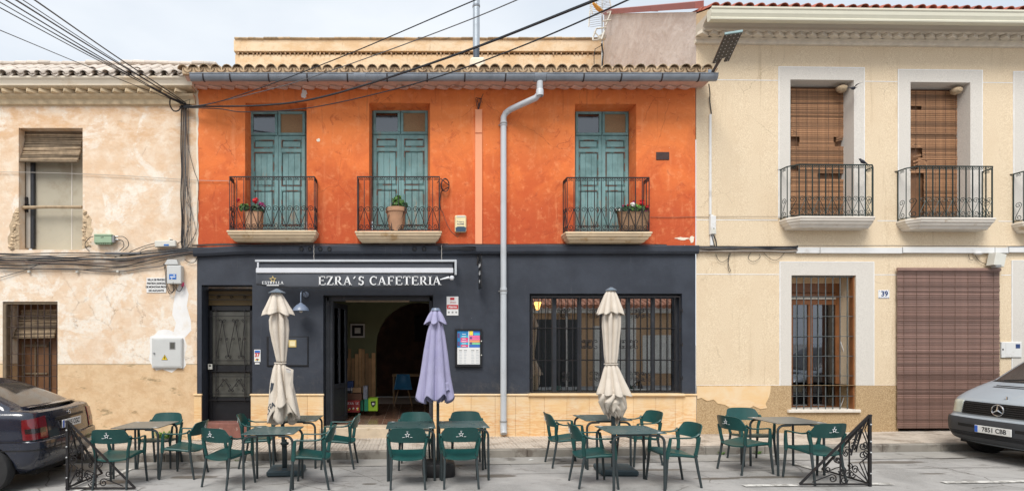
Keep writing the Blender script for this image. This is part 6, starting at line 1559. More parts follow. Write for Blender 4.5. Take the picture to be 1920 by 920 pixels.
# leads of boxes
for i, P in enumerate([[(175, 443), (168, 446), (160, 455), (161, 464), (168, 471)], [(222, 443), (232, 444), (240, 452), (240, 462), (230, 470)], [(222, 448.5), (230, 452), (232, 462), (224, 470)], [(290, 456), (275, 460), (255, 467), (235, 476), (215, 482)], [(290, 461), (275, 464), (262, 470)], [(333, 456), (341, 450), (344, 430), (343, 400)], [(309, 494), (312, 510), (313, 530), (318, 545), (325, 545), (324, 532)], [(307, 494), (310, 512), (311, 532), (316, 548), (322, 549), (328, 540), (325, 532)], [(330, 532), (331, 542), (336, 546), (341, 541), (342, 536)]]):
    cable([U(a, b_, -.07) for a, b_ in P], .007, 'cable_black', ['lead looping from the left end of the green amplifier box', 'outer lead looping from the right end of the green amplifier box', 'inner lead looping from the right end of the green amplifier box', 'lead rising from the bundle to the pale grey cable box', 'short lead into the left end of the pale grey cable box', 'lead climbing from the pale grey cable box to the corner drop', 'inner lead hanging in a loop below the white fuse box', 'outer lead hanging in a loop below the white fuse box', 'lead from the white fuse box to the pink plug'][i], None, 'wall_lead')
cable([U(346, 486, -.05), U(356, 492, -.04), U(366, 490, -.04), U(371, 478, -.04)], .007, 'cable_black', 'loop of cable at the left end of the navy ledge', None, 'wall_lead')
# cables on top of the ledge
for i in range(4):
    P = [U(px, 459.6-i*.9+random.uniform(-.8, .8)+(2.5 if px < 400 else 0), -.05) for px in range(360, 900, 60)]
    cable(P, .007, ['cable_black', 'cable_grey', 'cable_brown', 'cable_black'][i], ['lowest', 'second lowest', 'second highest', 'topmost'][i] + ' of four thin cables on the navy ledge left of the duct', 'cables on the left part of the ledge', 'wall_cable')
for i in range(3):
    P = [U(px, 460.0-i*.9+random.uniform(-.7, .7), -.05) for px in range(830, 1310, 60)]
    cable(P, .008, ['cable_black', 'cable_grey', 'cable_black'][i], ['lowest', 'middle', 'topmost'][i] + ' of three cables on the navy ledge right of the duct', 'cables on the right part of the ledge', 'wall_cable')
for i in range(4):
    P = [U(px, 463+i*1.6+random.uniform(-1, 1), -.10) for px in (822, 840, 858, 876, 892)]
    cable(P, .010, 'cable_black', ['topmost', 'second', 'third', 'lowest'][i] + ' of the four short cables bunched left of the orange duct', 'cables bunched beside the duct', 'wall_cable')
# right house bundle
for i in range(7):
    P = [(q(px, -.04), -.04-random.uniform(0, .03), zz(462.5+i*1.7+random.uniform(-1, 1), 1400)) for px in (1300, 1330, 1365, 1400, 1440, 1470, 1494)]
    cable(P, [.011, .012, .013, .010, .009, .009, .008][i], ['cable_black', 'cable_black', 'cable_grey', 'cable_black', 'cable_brown', 'cable_pale', 'cable_brown'][i], ['topmost', 'second', 'third', 'middle', 'fifth', 'sixth', 'lowest'][i] + ' cable of the bundle left of the white trunking', 'cables bundled left of the trunking', 'wall_cable', right=True)
for i, P in enumerate([[(1342, 476), (1346, 486), (1352, 491), (1358, 490), (1366, 484), (1371, 473)], [(1368, 474), (1365, 488), (1367, 500), (1370, 508), (1367, 509), (1365, 498), (1367, 484)], [(1408, 474), (1403, 482), (1407, 489), (1415, 490), (1425, 483), (1424, 477)], [(1432, 474), (1441, 483), (1452, 488), (1462, 484), (1471, 474)], [(1337, 439), (1342, 450), (1344, 462)], [(1334, 439), (1337, 452), (1340, 462)], [(1816, 477), (1818, 486), (1824, 488)], [(1828, 478), (1836, 489), (1848, 495), (1858, 496)]]):
    cable([(q(a, -.03), -.03, zz(b_, a)) for a, b_ in P], .0045 if i not in (4, 5) else .009, 'cable_black', ['loose loop hanging at the left of the beige wall bundle', 'long narrow loop dangling below the beige wall bundle', 'round loop hanging below the middle of the beige wall bundle', 'wide loop hanging near the end of the white trunking', 'right cable leaving the slim white cable box', 'left cable leaving the slim white cable box', 'curl of wire left of the small dome fitting', 'wire sagging right of the small dome fitting'][i], None, 'wall_lead', right=True)
cable([(q(px, -.06), -.065, zz(461.5, 1600)+random.uniform(-.005, .005)) for px in range(1494, 1960, 45)], .007, 'cable_grey', 'thin cable lying along the top of the white trunking', None, 'wall_cable', right=True)
cable([U(1329, 158, -.3), U(1331, 175, -.05), (q(1329.5), -.02, zz(190, 1330)), (q(1332.5), -.02, zz(215, 1332))], .010, 'cable_black', 'short black cable dropping from the street lamp bracket to the conduit', None, 'wall_lead')
# ================================================================ terrace furniture
def make_chair():
    T = bpy.data.objects.new('armchair', None); COL.objects.link(T); ORG[T] = Vector((0, 0, 0))
    def B(m, nm, mt, par=T, ang=50): return m.build(nm, mt, par, ang=ang)
    g, k = 'green_plastic', 'grey_leg'
    # seat: dished panel with a soft front edge
    def seat(u, v, off=0):
        x = (u-.5)*2; y = v; hw = .205+.03*y
        z = .402 + .048*min(1, y*1.3) - .012*(1-x*x)*sin(pi*min(1, y*1.05)) - .022*max(0, y-.86)/.14 - .014*(1-x*x)*max(0, .25-y)/.25 + .006*x*x - off
        return (x*hw, -.225+.45*y - .02*(1-x*x)*max(0, .3-y)/.3, z)
    m = MB(); nu, nv = 13, 12
    m.grid(lambda u, v: seat(u, v), nu, nv); st = len(m.v); m.grid(lambda u, v: seat(u, v, .018), nu, nv)
    m.f[-(nu-1)*(nv-1):] = [f[::-1] for f in m.f[-(nu-1)*(nv-1):]]
    ring = [i for i in range(nu)] + [nu*j+nu-1 for j in range(1, nv)] + [nu*(nv-1)+i for i in range(nu-2, -1, -1)] + [nu*j for j in range(nv-2, 0, -1)]
    for a, b_ in zip(ring, ring[1:]+ring[:1]): m.f.append((b_, a, a+st, b_+st)); m.m.append(0); m.s.append(False)
    S_ = B(m, 'seat', g)
    m = MB()
    for s_ in (-1, 1): m.tube([(s_*.20, -.20, .395), (s_*.215, .0, .418), (s_*.225, .20, .428)], [.017, .02, .022], 8, flat=1.0)
    m.tube([(-.20, -.185, .392), (0, -.20, .380), (.20, -.185, .392)], .013, 6); B(m, 'seat_frame', g)
    # backrest: curved, leaning shell that narrows to the top
    def back(u, v, off=0):
        x = (u-.5)*2; z = .615+.195*v
        hw = .262 - .048*v**1.6 - .035*max(0, v-.82)/.18*0
        edge = abs(x)**6
        zz2 = z - (.022 if v > .5 else -.012)*edge*(abs(v-.5)*2)
        y = -.285 + .085*x*x*(1-.35*v) - .05*v + off
        return (x*hw, y, zz2)
    m = MB(); nu, nv = 17, 8
    m.grid(lambda u, v: back(u, v, 0), nu, nv); st = len(m.v); m.grid(lambda u, v: back(u, v, .014), nu, nv)
    m.f[-(nu-1)*(nv-1):] = [f[::-1] for f in m.f[-(nu-1)*(nv-1):]]
    ring = [i for i in range(nu)] + [nu*j+nu-1 for j in range(1, nv)] + [nu*(nv-1)+i for i in range(nu-2, -1, -1)] + [nu*j for j in range(nv-2, 0, -1)]
    for a, b_ in zip(ring, ring[1:]+ring[:1]): m.f.append((b_, a, a+st, b_+st)); m.m.append(0); m.s.append(False)
    BK = B(m, 'backrest', g)
    # printed star and word on the outer face
    lo = star_mb(0, .722, .036, -.3235, -.3195, hollow=.66); B(lo, 'logo_star', 'print_white', BK)
    m = MB()
    for a, b_ in ((-.066, -.032), (.034, .064)): m.box(a, b_, -.3165, -.311, .690, .6935)
    m.box(-.012, .012, -.3285, -.3250, .7635, .767); B(m, 'logo_line', 'print_white', BK)
    for s_ in (-1, 1):
        # rear stile + arm + front post
        m = MB(); m.tube([(s_*.212, -.19, .42), (s_*.225, -.205, .52), (s_*.245, -.205, .60), (s_*.252, -.205, .66)], [.020, .019, .022, .024], 8, flat=1.3); B(m, 'rear_stile', g)
        m = MB(); m.tube([(s_*.252, -.21, .70), (s_*.255, -.17, .668), (s_*.262, -.10, .652), (s_*.268, .02, .650), (s_*.268, .15, .652), (s_*.266, .178, .645)], [.022, .017, .013, .013, .013, .012], 8, flat=.8); B(m, 'armrest', g)
        m = MB(); m.tube([(s_*.266, .172, .650), (s_*.262, .178, .60), (s_*.252, .190, .50), (s_*.238, .198, .43), (s_*.240, .203, .38)], [.015, .018, .021, .025, .019], 8, flat=1.25); B(m, 'arm_post', g)
        m = MB(); m.tube([(s_*.238, .200, .43), (s_*.248, .215, .22), (s_*.258, .235, .0)], [.019, .017, .0145], 10); B(m, 'leg', k)
        m = MB(); m.tube([(s_*.208, -.185, .44), (s_*.214, -.215, .25), (s_*.225, -.262, .0)], [.019, .017, .0145], 10); B(m, 'leg', k)
    return T
CH0 = make_chair(); index_kids(CH0); first = [True]
def place_chair(x, y, rz, label, tilt=0):
    global CH0
    if first[0]: o = CH0; first[0] = False
    else: o = copy_tree(CH0)
    o.location = (x, y, gr(x)+.003); o.rotation_euler = (0, -.0103*cos(radians(rz)), radians(rz)); tag(o, label, 'chair', 'green cafe armchairs'); return o
C_ = [
 (-4.03, -2.93, 0, 'green armchair with star backrest seen from behind, beside the dark car and iron corner panel'),
 (-4.03, -1.72, 180, 'green armchair against the peach wall behind the leftmost table, facing the street'),
 (-3.37, -2.41, 86, 'green armchair at the right side of the leftmost table, its back towards the black door'),
 (-2.53, -2.95, -27, 'green armchair turned obliquely at the left of the front table under the left parasol'),
 (-1.37, -3.07, 91, 'green armchair at the right of the front table under the left parasol'),
 (-2.46, -1.76, -84, 'green armchair below the black door, left of the rear table behind the left parasol'),
 (-1.16, -1.88, 88, 'green armchair in front of the cafe entrance, right of the rear table'),
 (-.075, -3.08, 1, 'green star armchair seen from behind, left of the lavender parasol pole'),
 (.63, -3.07, -1, 'green star armchair seen from behind, right of the lavender parasol pole'),
 (.04, -2.0, 180, 'green armchair behind the table left of the lavender parasol, facing the street'),
 (.84, -1.95, 179, 'green armchair behind the table right of the lavender parasol, facing the street'),
 (2.36, -1.97, -90, 'green armchair at the left end of the rear table behind the right parasol'),
 (3.53, -1.88, 99, 'green armchair at the right end of the rear table behind the right parasol'),
 (2.40, -3.16, -90, 'green armchair left of the front table under the right cream parasol'),
 (3.45, -3.17, 93, 'green armchair right of the front table under the right cream parasol'),
 (4.82, -2.49, -78, 'green armchair at the left of the rightmost table, seen from the side'),
 (5.30, -1.86, 176, 'green armchair against the brown dado behind the rightmost table'),
 (5.42, -3.05, 6, 'green star armchair seen from behind beside the right iron corner panel')]
for c in C_: place_chair(*c)
def make_table(w_, d_, mt):
    T = bpy.data.objects.new('bistro_table', None); COL.objects.link(T); ORG[T] = Vector((0, 0, 0)); h = .735
    m = MB(); m.cbox(-w_/2, w_/2, -d_/2, d_/2, h-.011, h, .003); tp = m.build('table_top', mt, T)
    for sx_ in (-1, 1):
        for sy_ in (-1, 1):
            x0, y0 = sx_*(w_/2-.022), sy_*(d_/2-.03); P = [(x0, y0, 0), (x0, y0, h-.12)]
            for k in range(1, 7): a = k/6*pi/2; P.append((x0-sx_*.085*(1-cos(a)), y0, h-.12+.085*sin(a)))
            P.append((sx_*.14, y0, h-.033)); m = MB(); m.tube(P, .0165, 10); m.build('leg', 'grey_leg', T)
    m = MB(); m.cbox(-.15, .15, -d_/2+.02, d_/2-.02, h-.035, h-.011, .004); m.build('under_frame', 'grey_leg', T)
    for sx_, sy_ in ((-1, 1), (1, -1)):
        m = MB(); cx_, cy_ = sx_*(w_/2-.07), sy_*(d_/2-.045); m.box(cx_-.032, cx_+.032, cy_-.006, cy_+.002, h, h+.0008); m.box(cx_-.014, cx_+.014, cy_+.005, cy_+.02, h, h+.0008); m.build('corner_print', 'print_white', T)
    return T
T1 = make_table(.69, .68, 'table_top'); T2 = make_table(.69, .68, 'table_top_grey')
for t_ in (T1, T2): index_kids(t_)
used = set()
for x, y, mt, lb in [(-3.99, -2.27, 2, 'leftmost square bistro table with pale greyish top beside the dark car'),
    (-1.905, -2.95, 1, 'dark green front bistro table standing before the left cream parasol'),
    (-1.83, -1.72, 1, 'rear bistro table partly hidden by the skirt of the left cream parasol'),
    (-.028, -2.56, 1, 'square bistro table immediately left of the lavender parasol pole'), (.72, -2.56, 1, 'square bistro table immediately right of the lavender parasol pole'),
    (2.915, -2.0, 1, 'rear bistro table below the barred window behind the right cream parasol'), (2.865, -3.20, 1, 'front bistro table at the foot of the right cream parasol'),
    (5.43, -2.48, 2, 'rightmost bistro table, pale greyish top, in front of the window of number 39')]:
    src = T1 if mt == 1 else T2
    o = src if src not in used else copy_tree(src); used.add(src)
    o.location = (x, y, gr(x)+.003); o.rotation_euler = (0, -.0103, 0); tag(o, lb, 'table', 'square bistro tables')

# litter by the right parasol
m = MB(); m.add([(0, 0, 0), (.07, .01, .006), (.11, .05, 0), (.05, .06, .012), (.01, .04, .002)], [(0,1,3,4), (1,2,3)]); single(m, 'litter_scrap', 'paper_white', 'white paper scrap by the kerb left of the right parasol tables', 'litter').location = (1.86, -1.62, gr(1.86)+.006)
# ================================================================ parasols
def cloth(prof, nf, amp, x0, y0, hem=None, nth=160, ph=0.0, sharp=.6, seed=0, lean=(0, 0), thick=True, twist=0.0, squash=.85):
    """prof: [(z, r, ampfactor)] top to bottom"""
    random.seed(seed); fr = [random.uniform(.75, 1.25) for _ in range(nf)]; fo = [random.uniform(-.25, .25) for _ in range(nf)]
    m = MB(); rows_ = []
    prof2 = []
    for (a, b_) in zip(prof, prof[1:]):
        for k in range(5): t = k/5; prof2.append(tuple(a[i]+(b_[i]-a[i])*t for i in range(3)))
    prof2.append(prof[-1]); ztop, zbot = prof[0][0], prof[-1][0]
    for (z, r, af) in prof2:
        t = (ztop-z)/(ztop-zbot) if ztop != zbot else 0
        for i in range(nth):
            th = 2*pi*i/nth; u = (th/(2*pi)*nf + ph) % nf; k = int(u); f = u-k; s_ = .5-.5*cos(2*pi*(f+.12*sin(2*pi*f)*sharp)+fo[k]*sin(pi*f))
            s_ = s_**(.7)
            rr = r*.90*(1+amp*af*(s_-.55)*2.3*fr[k])
            dz = 0
            if hem: dz = hem(th, f, k)*max(0, (t-.45)/.55)**1.2
            tw = th + twist*t + .12*af*sin(th*2+z*4)*0
            m.v.append((x0+lean[0]*t+rr*cos(tw), y0+lean[1]*t+rr*squash*sin(tw), z+dz))
    n = len(prof2)
    for j in range(n-1):
        for i in range(nth): i2 = (i+1) % nth; m.f.append((j*nth+i, (j+1)*nth+i, (j+1)*nth+i2, j*nth+i2))
    m.m = [0]*len(m.f); m.s = [True]*len(m.f); return m
def solid(o, t=.004): md = o.modifiers.new('t', 'SOLIDIFY'); md.thickness = t; return o
def umb(name, xb, yb_, xt, label, mt, base, Sx, zp, rows_spec, capm='parasol_cap', flip=False):
    pass
S1 = 126.0
def zS(py, S): return H+(VY-py)/S
def rS(px, S): return px/S
# --- left cream parasol
x0, y0 = -1.91, -2.33; g0 = gr(x0)
P1 = thing('parasol', (x0, y0, g0), 'tall cream parasol, folded and tied, with dark star print and letters, over left tables', 'parasol', 'folded parasols')
xt = -2.03; lean = lambda z: xt + (x0-xt)*(2.67-z)/(2.67-g0)
m = MB(); m.tube([(x0, y0, g0+.06), (lean(1.0), y0, 1.0), (lean(2.6), y0, 2.6)], [.030, .027, .02], 12); m.build('pole', 'parasol_pole', P1)
m = MB(); m.cbox(-.255, .255, -.235, .235, 0, .085, .02); m.xf(Matrix.Translation((x0+.03, y0, g0+.004)) @ Matrix.Rotation(radians(4), 4, 'Z')); m.build('base', 'parasol_base', P1)
m = MB(); m.lathe([(.038, .08), (.038, .34), (.034, .35), (.034, .42), (.060, .43), (.064, .455), (.03, .47), (.03, .50)], 16, (x0, y0, g0)); m.build('base_tube', 'parasol_pole', P1)
m = MB(); m.lathe([(0, .30), (.02, .30), (.055, .27), (.055, .265), (0, .26)], 12, (x0, y0, g0+.32)); m.build('pole_collar', 'parasol_pole', P1)
zt = zS(541, S1)
m = MB(); m.lathe([(0, zt), (.02, zt-.004), (.13, zt-.06), (.128, zt-.07), (0, zt-.06)], 8, (xt+.005, y0, 0), sm=False); m.build('cap', 'parasol_cap', P1)
c = lambda py: zS(py, S1)
m = cloth([(c(547), .06, .2), (c(556), .10, .5), (c(570), .145, .9), (c(580), .185, 1.1), (c(587), .20, 1.25)], 6, .30, xt, y0, lambda th, f, k: -.02+.018*cos(2*pi*f)+.012*sin(3*th), seed=3, lean=(.03, 0), ph=.3); solid(m.build('top_flounce', 'parasol_cream', P1, ang=180))
m = cloth([(c(583), .10, .5), (c(600), .135, 1.0), (c(618), .135, 1.1), (c(640), .115, 1.0), (c(665), .085, .8), (c(678), .072, .6)], 7, .22, xt+.02, y0, seed=9, lean=(.05, 0), ph=.6); solid(m.build('canopy', 'parasol_cream', P1, ang=180))
m = MB(); m.tube([(xt+.055+.083*cos(a), y0+.07*sin(a), c(680)) for a in [2*pi*k/24 for k in range(25)]], .010, 6); m.build('tie_strap', 'parasol_cream', P1)
def hem1(th, f, k):
    left = cos(th)     # -1 left
    return (-.32 if left < -.1 else (-.05 if left < .45 else -.30))*(.5+.5*abs(cos(pi*f))) + (.06*sin(5*th))
m = cloth([(c(680), .070, .5), (c(692), .105, .9), (c(715), .15, 1.05), (c(745), .20, 1.1), (c(757), .22, 1.1)], 7, .26, xt+.045, y0, lambda th, f, k: (-.34*max(0, -cos(th)-.15) - .30*max(0, cos(th)-.55)*1.6) + .022*cos(2*pi*f+.6)+.015*sin(5*th), seed=21, lean=(.06, 0), ph=.2); SK = solid(m.build('skirt', 'parasol_cream', P1, ang=180))
m = cloth([(c(735), .12, .8), (c(755), .16, 1.0), (c(778), .175, 1.1)], 5, .30, xt+.10, y0+.02, lambda th, f, k: -.06*cos(2*pi*f+1)-.05*sin(2*th)-.05, seed=5, lean=(.01, 0), ph=.1); solid(m.build('inner_skirt', 'parasol_cream', P1, ang=180))
# corner flap sticking out at right with small print
m = MB(); pf = lambda px, py, dy: ((px-775)/S1, y0-.10+dy, c(py)); m.add([pf(536, 684, 0), pf(553, 692, .02), pf(551, 742, .03), pf(541, 745, -.02), pf(538, 715, -.03)], [(0,1,2,3,4)[::-1]]); solid(m.build('loose_flap', 'parasol_cream', P1)); 
for dz in (0, 2.5, 5): m = MB(); m.add([pf(541, 689.5+dz, -.035), pf(549, 692+dz, -.018), pf(549, 693+dz, -.018), pf(541, 690.5+dz, -.035)], [(0,1,2,3)[::-1]]); m.build('small_print', 'ink_navy' if dz == 0 else 'pipe_grey', P1)
# star and letters, draped on the skirt: projected radially onto it
def drape(mb_, skirt, par, mt, nm, off=.006):
    me = skirt.data; from mathutils.bvhtree import BVHTree
    vs_ = [v.co + Vector(ORG[par]) for v in me.vertices]; bv = BVHTree.FromPolygons(vs_, [p.vertices[:] for p in me.polygons])
    out = MB(); bm = bmesh.new(); vv = [bm.verts.new(p) for p in mb_.v]
    for f in mb_.f:
        try: bm.faces.new([vv[i] for i in f])
        except ValueError: pass
    bmesh.ops.triangulate(bm, faces=bm.faces); bmesh.ops.subdivide_edges(bm, edges=bm.edges, cuts=3, use_grid_fill=True)
    bmesh.ops.triangulate(bm, faces=bm.faces)
    idx = {}
    for i, v in enumerate(bm.verts):
        h = bv.ray_cast(Vector((v.co.x, -8, v.co.z)), Vector((0, 1, 0)))
        if h[0] is not None: out.v.append((v.co.x, h[0].y-off, v.co.z)); idx[v] = len(out.v)-1
    for f in bm.faces:
        if all(v in idx for v in f.verts) and max(out.v[idx[v]][1] for v in f.verts)-min(out.v[idx[v]][1] for v in f.verts) < .12: out.f.append(tuple(idx[v] for v in f.verts)); out.m.append(0); out.s.append(True)
    bm.free(); return out.build(nm, mt, par)
PX = lambda px: (px-775)/S1
def flat2(polys):
    m = MB()
    for poly in polys: m.add([(PX(a), 0, c(b_)) for a, b_ in poly], [tuple(range(len(poly)))])
    return m
drape(flat2([[(511.5, 711), (513, 716), (518, 716.5), (515, 723), (516, 728), (511, 735), (508.5, 742), (509, 732), (507.5, 726), (510.5, 721)]]), SK, P1, 'parasol_print', 'star_print')
def rotl(cx, cy, segs, a, s_):
    out = []
    for (xa_, ya_, xb_, yb2, w_) in segs:
        d = Vector((xb_-xa_, yb2-ya_)).normalized(); n_ = Vector((-d.y, d.x))*w_/2; P = [Vector((xa_, ya_))+n_, Vector((xb_, yb2))+n_, Vector((xb_, yb2))-n_, Vector((xa_, ya_))-n_]
        out.append([(cx+(p.x*cos(a)-p.y*sin(a))*s_, cy+(p.x*sin(a)+p.y*cos(a))*s_) for p in P])
    return out
Sg = [(-.3, -.5, .3, -.5, .22), (-.3, -.5, -.3, 0, .22), (-.3, 0, .3, 0, .22), (.3, 0, .3, .5, .22), (-.3, .5, .3, .5, .22)]
Tg = [(-.4, -.5, .4, -.5, .22), (0, -.5, 0, .5, .24)]; Ag = [(-.35, .5, 0, -.5, .22), (0, -.5, .35, .5, .22), (-.2, .15, .2, .15, .16)]; Rg = [(-.3, -.5, -.3, .5, .22), (-.3, -.5, .25, -.5, .18), (.25, -.5, .25, 0, .2), (-.3, 0, .25, 0, .18), (0, 0, .35, .5, .2)]; Eg = [(-.3, -.5, -.3, .5, .22), (-.3, -.5, .3, -.5, .2), (-.3, 0, .2, 0, .18), (-.3, .5, .3, .5, .2)]
for k, (gl, cx_, cy_) in enumerate(((Eg, 500.5, 772), (Sg, 506.5, 765.5), (Tg, 512, 759.5), (Ag, 517, 756))): drape(flat2(rotl(cx_, cy_, gl, -.85+.2*k, 8.5)), SK, P1, 'parasol_print', 'letter_print')
# --- right cream parasol
S3 = 129.0; c3 = lambda py: zS(py, S3); x3, y3 = 2.915, -2.5; g3 = gr(x3); xt3 = (1145-775)/S3
P3 = thing('parasol', (x3, y3, g3), 'tall cream parasol, folded, in front of the big barred cafe window', 'parasol', 'folded parasols')
l3 = lambda z: xt3+(x3-xt3)*(2.67-z)/2.67
m = MB(); m.tube([(x3, y3, g3+.06), (l3(1.), y3, 1.0), (l3(2.6), y3, 2.6)], [.030, .027, .02], 12); m.build('pole', 'parasol_pole', P3)
m = MB(); m.cbox(-.26, .26, -.24, .24, 0, .085, .02); m.xf(Matrix.Translation((x3+.02, y3, g3+.004)) @ Matrix.Rotation(radians(-5), 4, 'Z')); m.build('base', 'parasol_base', P3)
m = MB(); m.lathe([(.038, .08), (.038, .34), (.034, .35), (.034, .42), (.060, .43), (.064, .455), (.03, .47), (.03, .50)], 16, (x3, y3, g3)); m.build('base_tube', 'parasol_pole', P3)
zt = c3(538); m = MB(); m.lathe([(0, zt), (.02, zt-.004), (.085, zt-.045), (.083, zt-.055), (0, zt-.05)], 8, (xt3+.005, y3, 0), sm=False); m.build('cap', 'parasol_cap', P3)
m = cloth([(c3(543), .055, .2), (c3(553), .095, .6), (c3(568), .135, .9), (c3(579), .165, 1.1), (c3(587), .18, 1.25)], 8, .22, xt3, y3, lambda th, f, k: -.01+.015*cos(2*pi*f)+.008*sin(3*th), seed=13, lean=(.0, 0), ph=.3); solid(m.build('top_flounce', 'parasol_cream', P3, ang=180))
m = cloth([(c3(584), .10, .6), (c3(594), .13, 1.0), (c3(612), .128, 1.1), (c3(640), .112, 1.0), (c3(668), .098, .8), (c3(681), .085, .6)], 8, .17, xt3+.015, y3, seed=19, lean=(-.01, 0), ph=.1); solid(m.build('canopy', 'parasol_cream', P3, ang=180))
m = MB(); m.tube([(xt3+.005+.095*cos(a), y3+.08*sin(a), c3(682)) for a in [2*pi*k/24 for k in range(25)]], .009, 6); m.build('tie_strap', 'parasol_cream', P3)
m = cloth([(c3(683), .085, .5), (c3(692), .115, .8), (c3(712), .165, 1.0), (c3(733), .225, 1.15), (c3(739), .235, 1.2)], 8, .17, xt3+.005, y3, lambda th, f, k: .012*cos(2*pi*f)+.012*sin(2*th+1), seed=29, lean=(.04, 0), ph=.4); solid(m.build('skirt', 'parasol_cream', P3, ang=180))
m = cloth([(c3(728), .16, .8), (c3(745), .175, 1.0), (c3(765), .15, 1.1), (c3(781), .075, 1.2)], 9, .11, xt3+.02, y3, lambda th, f, k: -.02*cos(2*pi*f)-.14*max(0, cos(th-.6)), seed=35, lean=(.08, 0), ph=.1, twist=1.3); solid(m.build('inner_skirt', 'parasol_cream', P3, ang=180))
m = cloth([(c3(736), .14, .8), (c3(752), .16, 1.1), (c3(766), .08, 1.3)], 6, .14, xt3-.04, y3-.03, lambda th, f, k: -.06*cos(2*pi*f+1.5)-.10*max(0, -cos(th)), seed=36, lean=(.03, 0), ph=.6, twist=-1.6); solid(m.build('inner_skirt', 'parasol_cream', P3, ang=180))
# --- lavender parasol
S2 = 129.0; c2 = lambda py: zS(py, S2); x2, y2 = .357, -2.5; g2 = gr(x2); xt2 = (817-775)/S2
P2 = thing('parasol', (x2, y2, g2), 'shorter lavender parasol, folded, between the two middle tables', 'parasol', 'folded parasols')
m = MB(); m.tube([(x2+.0, y2, g2+.06), (x2-.0, y2, 1.0), (xt2, y2, 2.3)], [.022, .021, .018], 12); m.build('pole', 'parasol_pole', P2)
m = MB(); P = []
for (s_, z_) in ((.23, 0), (.238, .03), (.238, .15), (.225, .185), (.19, .195), (0, .2)):
    for k in range(32): a = 2*pi*k/32; e_ = (abs(cos(a))**4+abs(sin(a))**4)**(-.25); m.v.append((x2+.01+s_*cos(a)*e_, y2+s_*.95*sin(a)*e_, g2+.003+z_))
for i in range(5):
    for k in range(32): m.f.append((i*32+k, i*32+(k+1) % 32, (i+1)*32+(k+1) % 32, (i+1)*32+k))
m.m = [0]*len(m.f); m.s = [True]*len(m.f); m.build('base', 'parasol_base_black', P2)
zt = c2(577); m = MB(); m.lathe([(0, zt), (.055, zt-.004), (.07, zt-.03), (.072, zt-.04), (0, zt-.03)], 14, (xt2, y2, 0)); m.build('cap', 'lamp_enamel', P2)
m = cloth([(c2(580), .06, .2), (c2(588), .095, .8), (c2(597), .13, 1.1), (c2(604), .155, 1.3)], 6, .24, xt2, y2, lambda th, f, k: -.01+.025*cos(2*pi*f), seed=43, ph=.2); solid(m.build('top_flounce', 'parasol_lavender', P2, ang=180))
m = cloth([(c2(600), .085, .5), (c2(625), .125, .9), (c2(660), .165, 1.0), (c2(700), .205, 1.05), (c2(728), .245, 1.1), (c2(740), .262, 1.15)], 7, .20, xt2+.005, y2, lambda th, f, k: -.10*abs(cos(pi*f))**1.6 - .03*sin(2*th+1), seed=47, lean=(-.015, 0), ph=.75); solid(m.build('canopy', 'parasol_lavender', P2, ang=180))
m = cloth([(c2(715), .19, .8), (c2(735), .20, 1.1), (c2(742), .19, 1.2)], 5, .3, xt2+.03, y2+.03, lambda th, f, k: -.10*cos(2*pi*f), seed=51, ph=.2); solid(m.build('inner_skirt', 'parasol_lavender', P2, ang=180))

# ================================================================ wrought iron corner panels
def corner_panel(x, y, sx_, label):
    """post at (x,y); one triangle runs along sx_ (towards the tables), the other straight back"""
    g_ = gr(x); T = thing('iron_corner_panel', (x, y, g_), label, 'railing', 'triangular iron corner panels'); Hh = .92; L = .90; r = .014; mt = 'black_iron'
    def bar(a, b_, rr, nm, w_=4): m = MB(); m.tube([a, b_], rr, w_, phase=.5); return m.build(nm, mt, T)
    P = lambda u, z, k: (x+sx_*u, y, g_+z) if k == 0 else (x-sx_*.02, y+u, g_+z)
    bar(P(0, 0, 0), P(0, Hh, 0), .022, 'post')
    for zz_ in (.17, .44, .58, .80):
        m = MB(); bm = bmesh.new(); bmesh.ops.create_icosphere(bm, subdivisions=2, radius=.013); m.add([(v.co.x+x-sx_*.0, v.co.y+y-.02, v.co.z+g_+zz_) for v in bm.verts], [[v.index for v in f.verts] for f in bm.faces], 0, True); bm.free(); m.build('rivet', 'antenna_metal', T)
    for k in (0, 1):
        Lk = L if k == 0 else .84
        bar(P(0, .03, k), P(Lk, .03, k), .014, 'base_bar'); bar(P(0, Hh, k), P(Lk, .03, k), .016, 'sloping_bar')
        mid = .42*Lk; bar(P(mid, .03, k), P(mid, Hh*(1-.42)-.01, k), .010, 'upright')
        def scr(pts, rr=.0075): m = MB(); m.tube([P(u, z, k) for (u, _, z) in pts], rr, 5); m.build('scroll', mt, T)
        # pair beside the post
        scr(spiral(.085, .52, .055, 1.4, pi*.9, 1, 0, 16, .2)[::-1] + [(.05, 0, .60), (.10, 0, .72), (.035, 0, .86)])
        scr(spiral(.085, .40, .055, 1.4, -pi*.9, -1, 0, 16, .2)[::-1] + [(.13, 0, .30), (.05, 0, .12), (.03, 0, .06)])
        # base pair
        scr([(.06, 0, .06), (.20, 0, .16)] + spiral(mid-.10, .16, .055, 1.4, pi*.7, -1, 0, 16, .2)); scr([(Lk-.16, 0, .055), (mid+.25, 0, .10)] + spiral(mid+.10, .10, .055, 1.4, pi*.4, 1, 0, 16, .2))
        scr(spiral(mid-.05, .085, .05, 1.3, pi, 1, 0, 14, .2)); scr(spiral(mid-.02, .20, .045, 1.3, 0, -1, 0, 14, .2))
        # along the slope
        for (u, z, d_) in ((.30, .48, 1), (.43, .36, -1), (.20, .58, 1), (.56, .235, -1)):
            if k == 1 and u in (.20,): continue
            scr(spiral(u-.015, z-.015, .05, 1.4, pi*.25, d_, 0, 14, .2))
        scr([(.10, 0, .78), (.14, 0, .70), (.21, 0, .50), (.27, 0, .42)])
        bar(P(.16, .72, k), P(.24, .40, k), .009, 'brace')
    return T
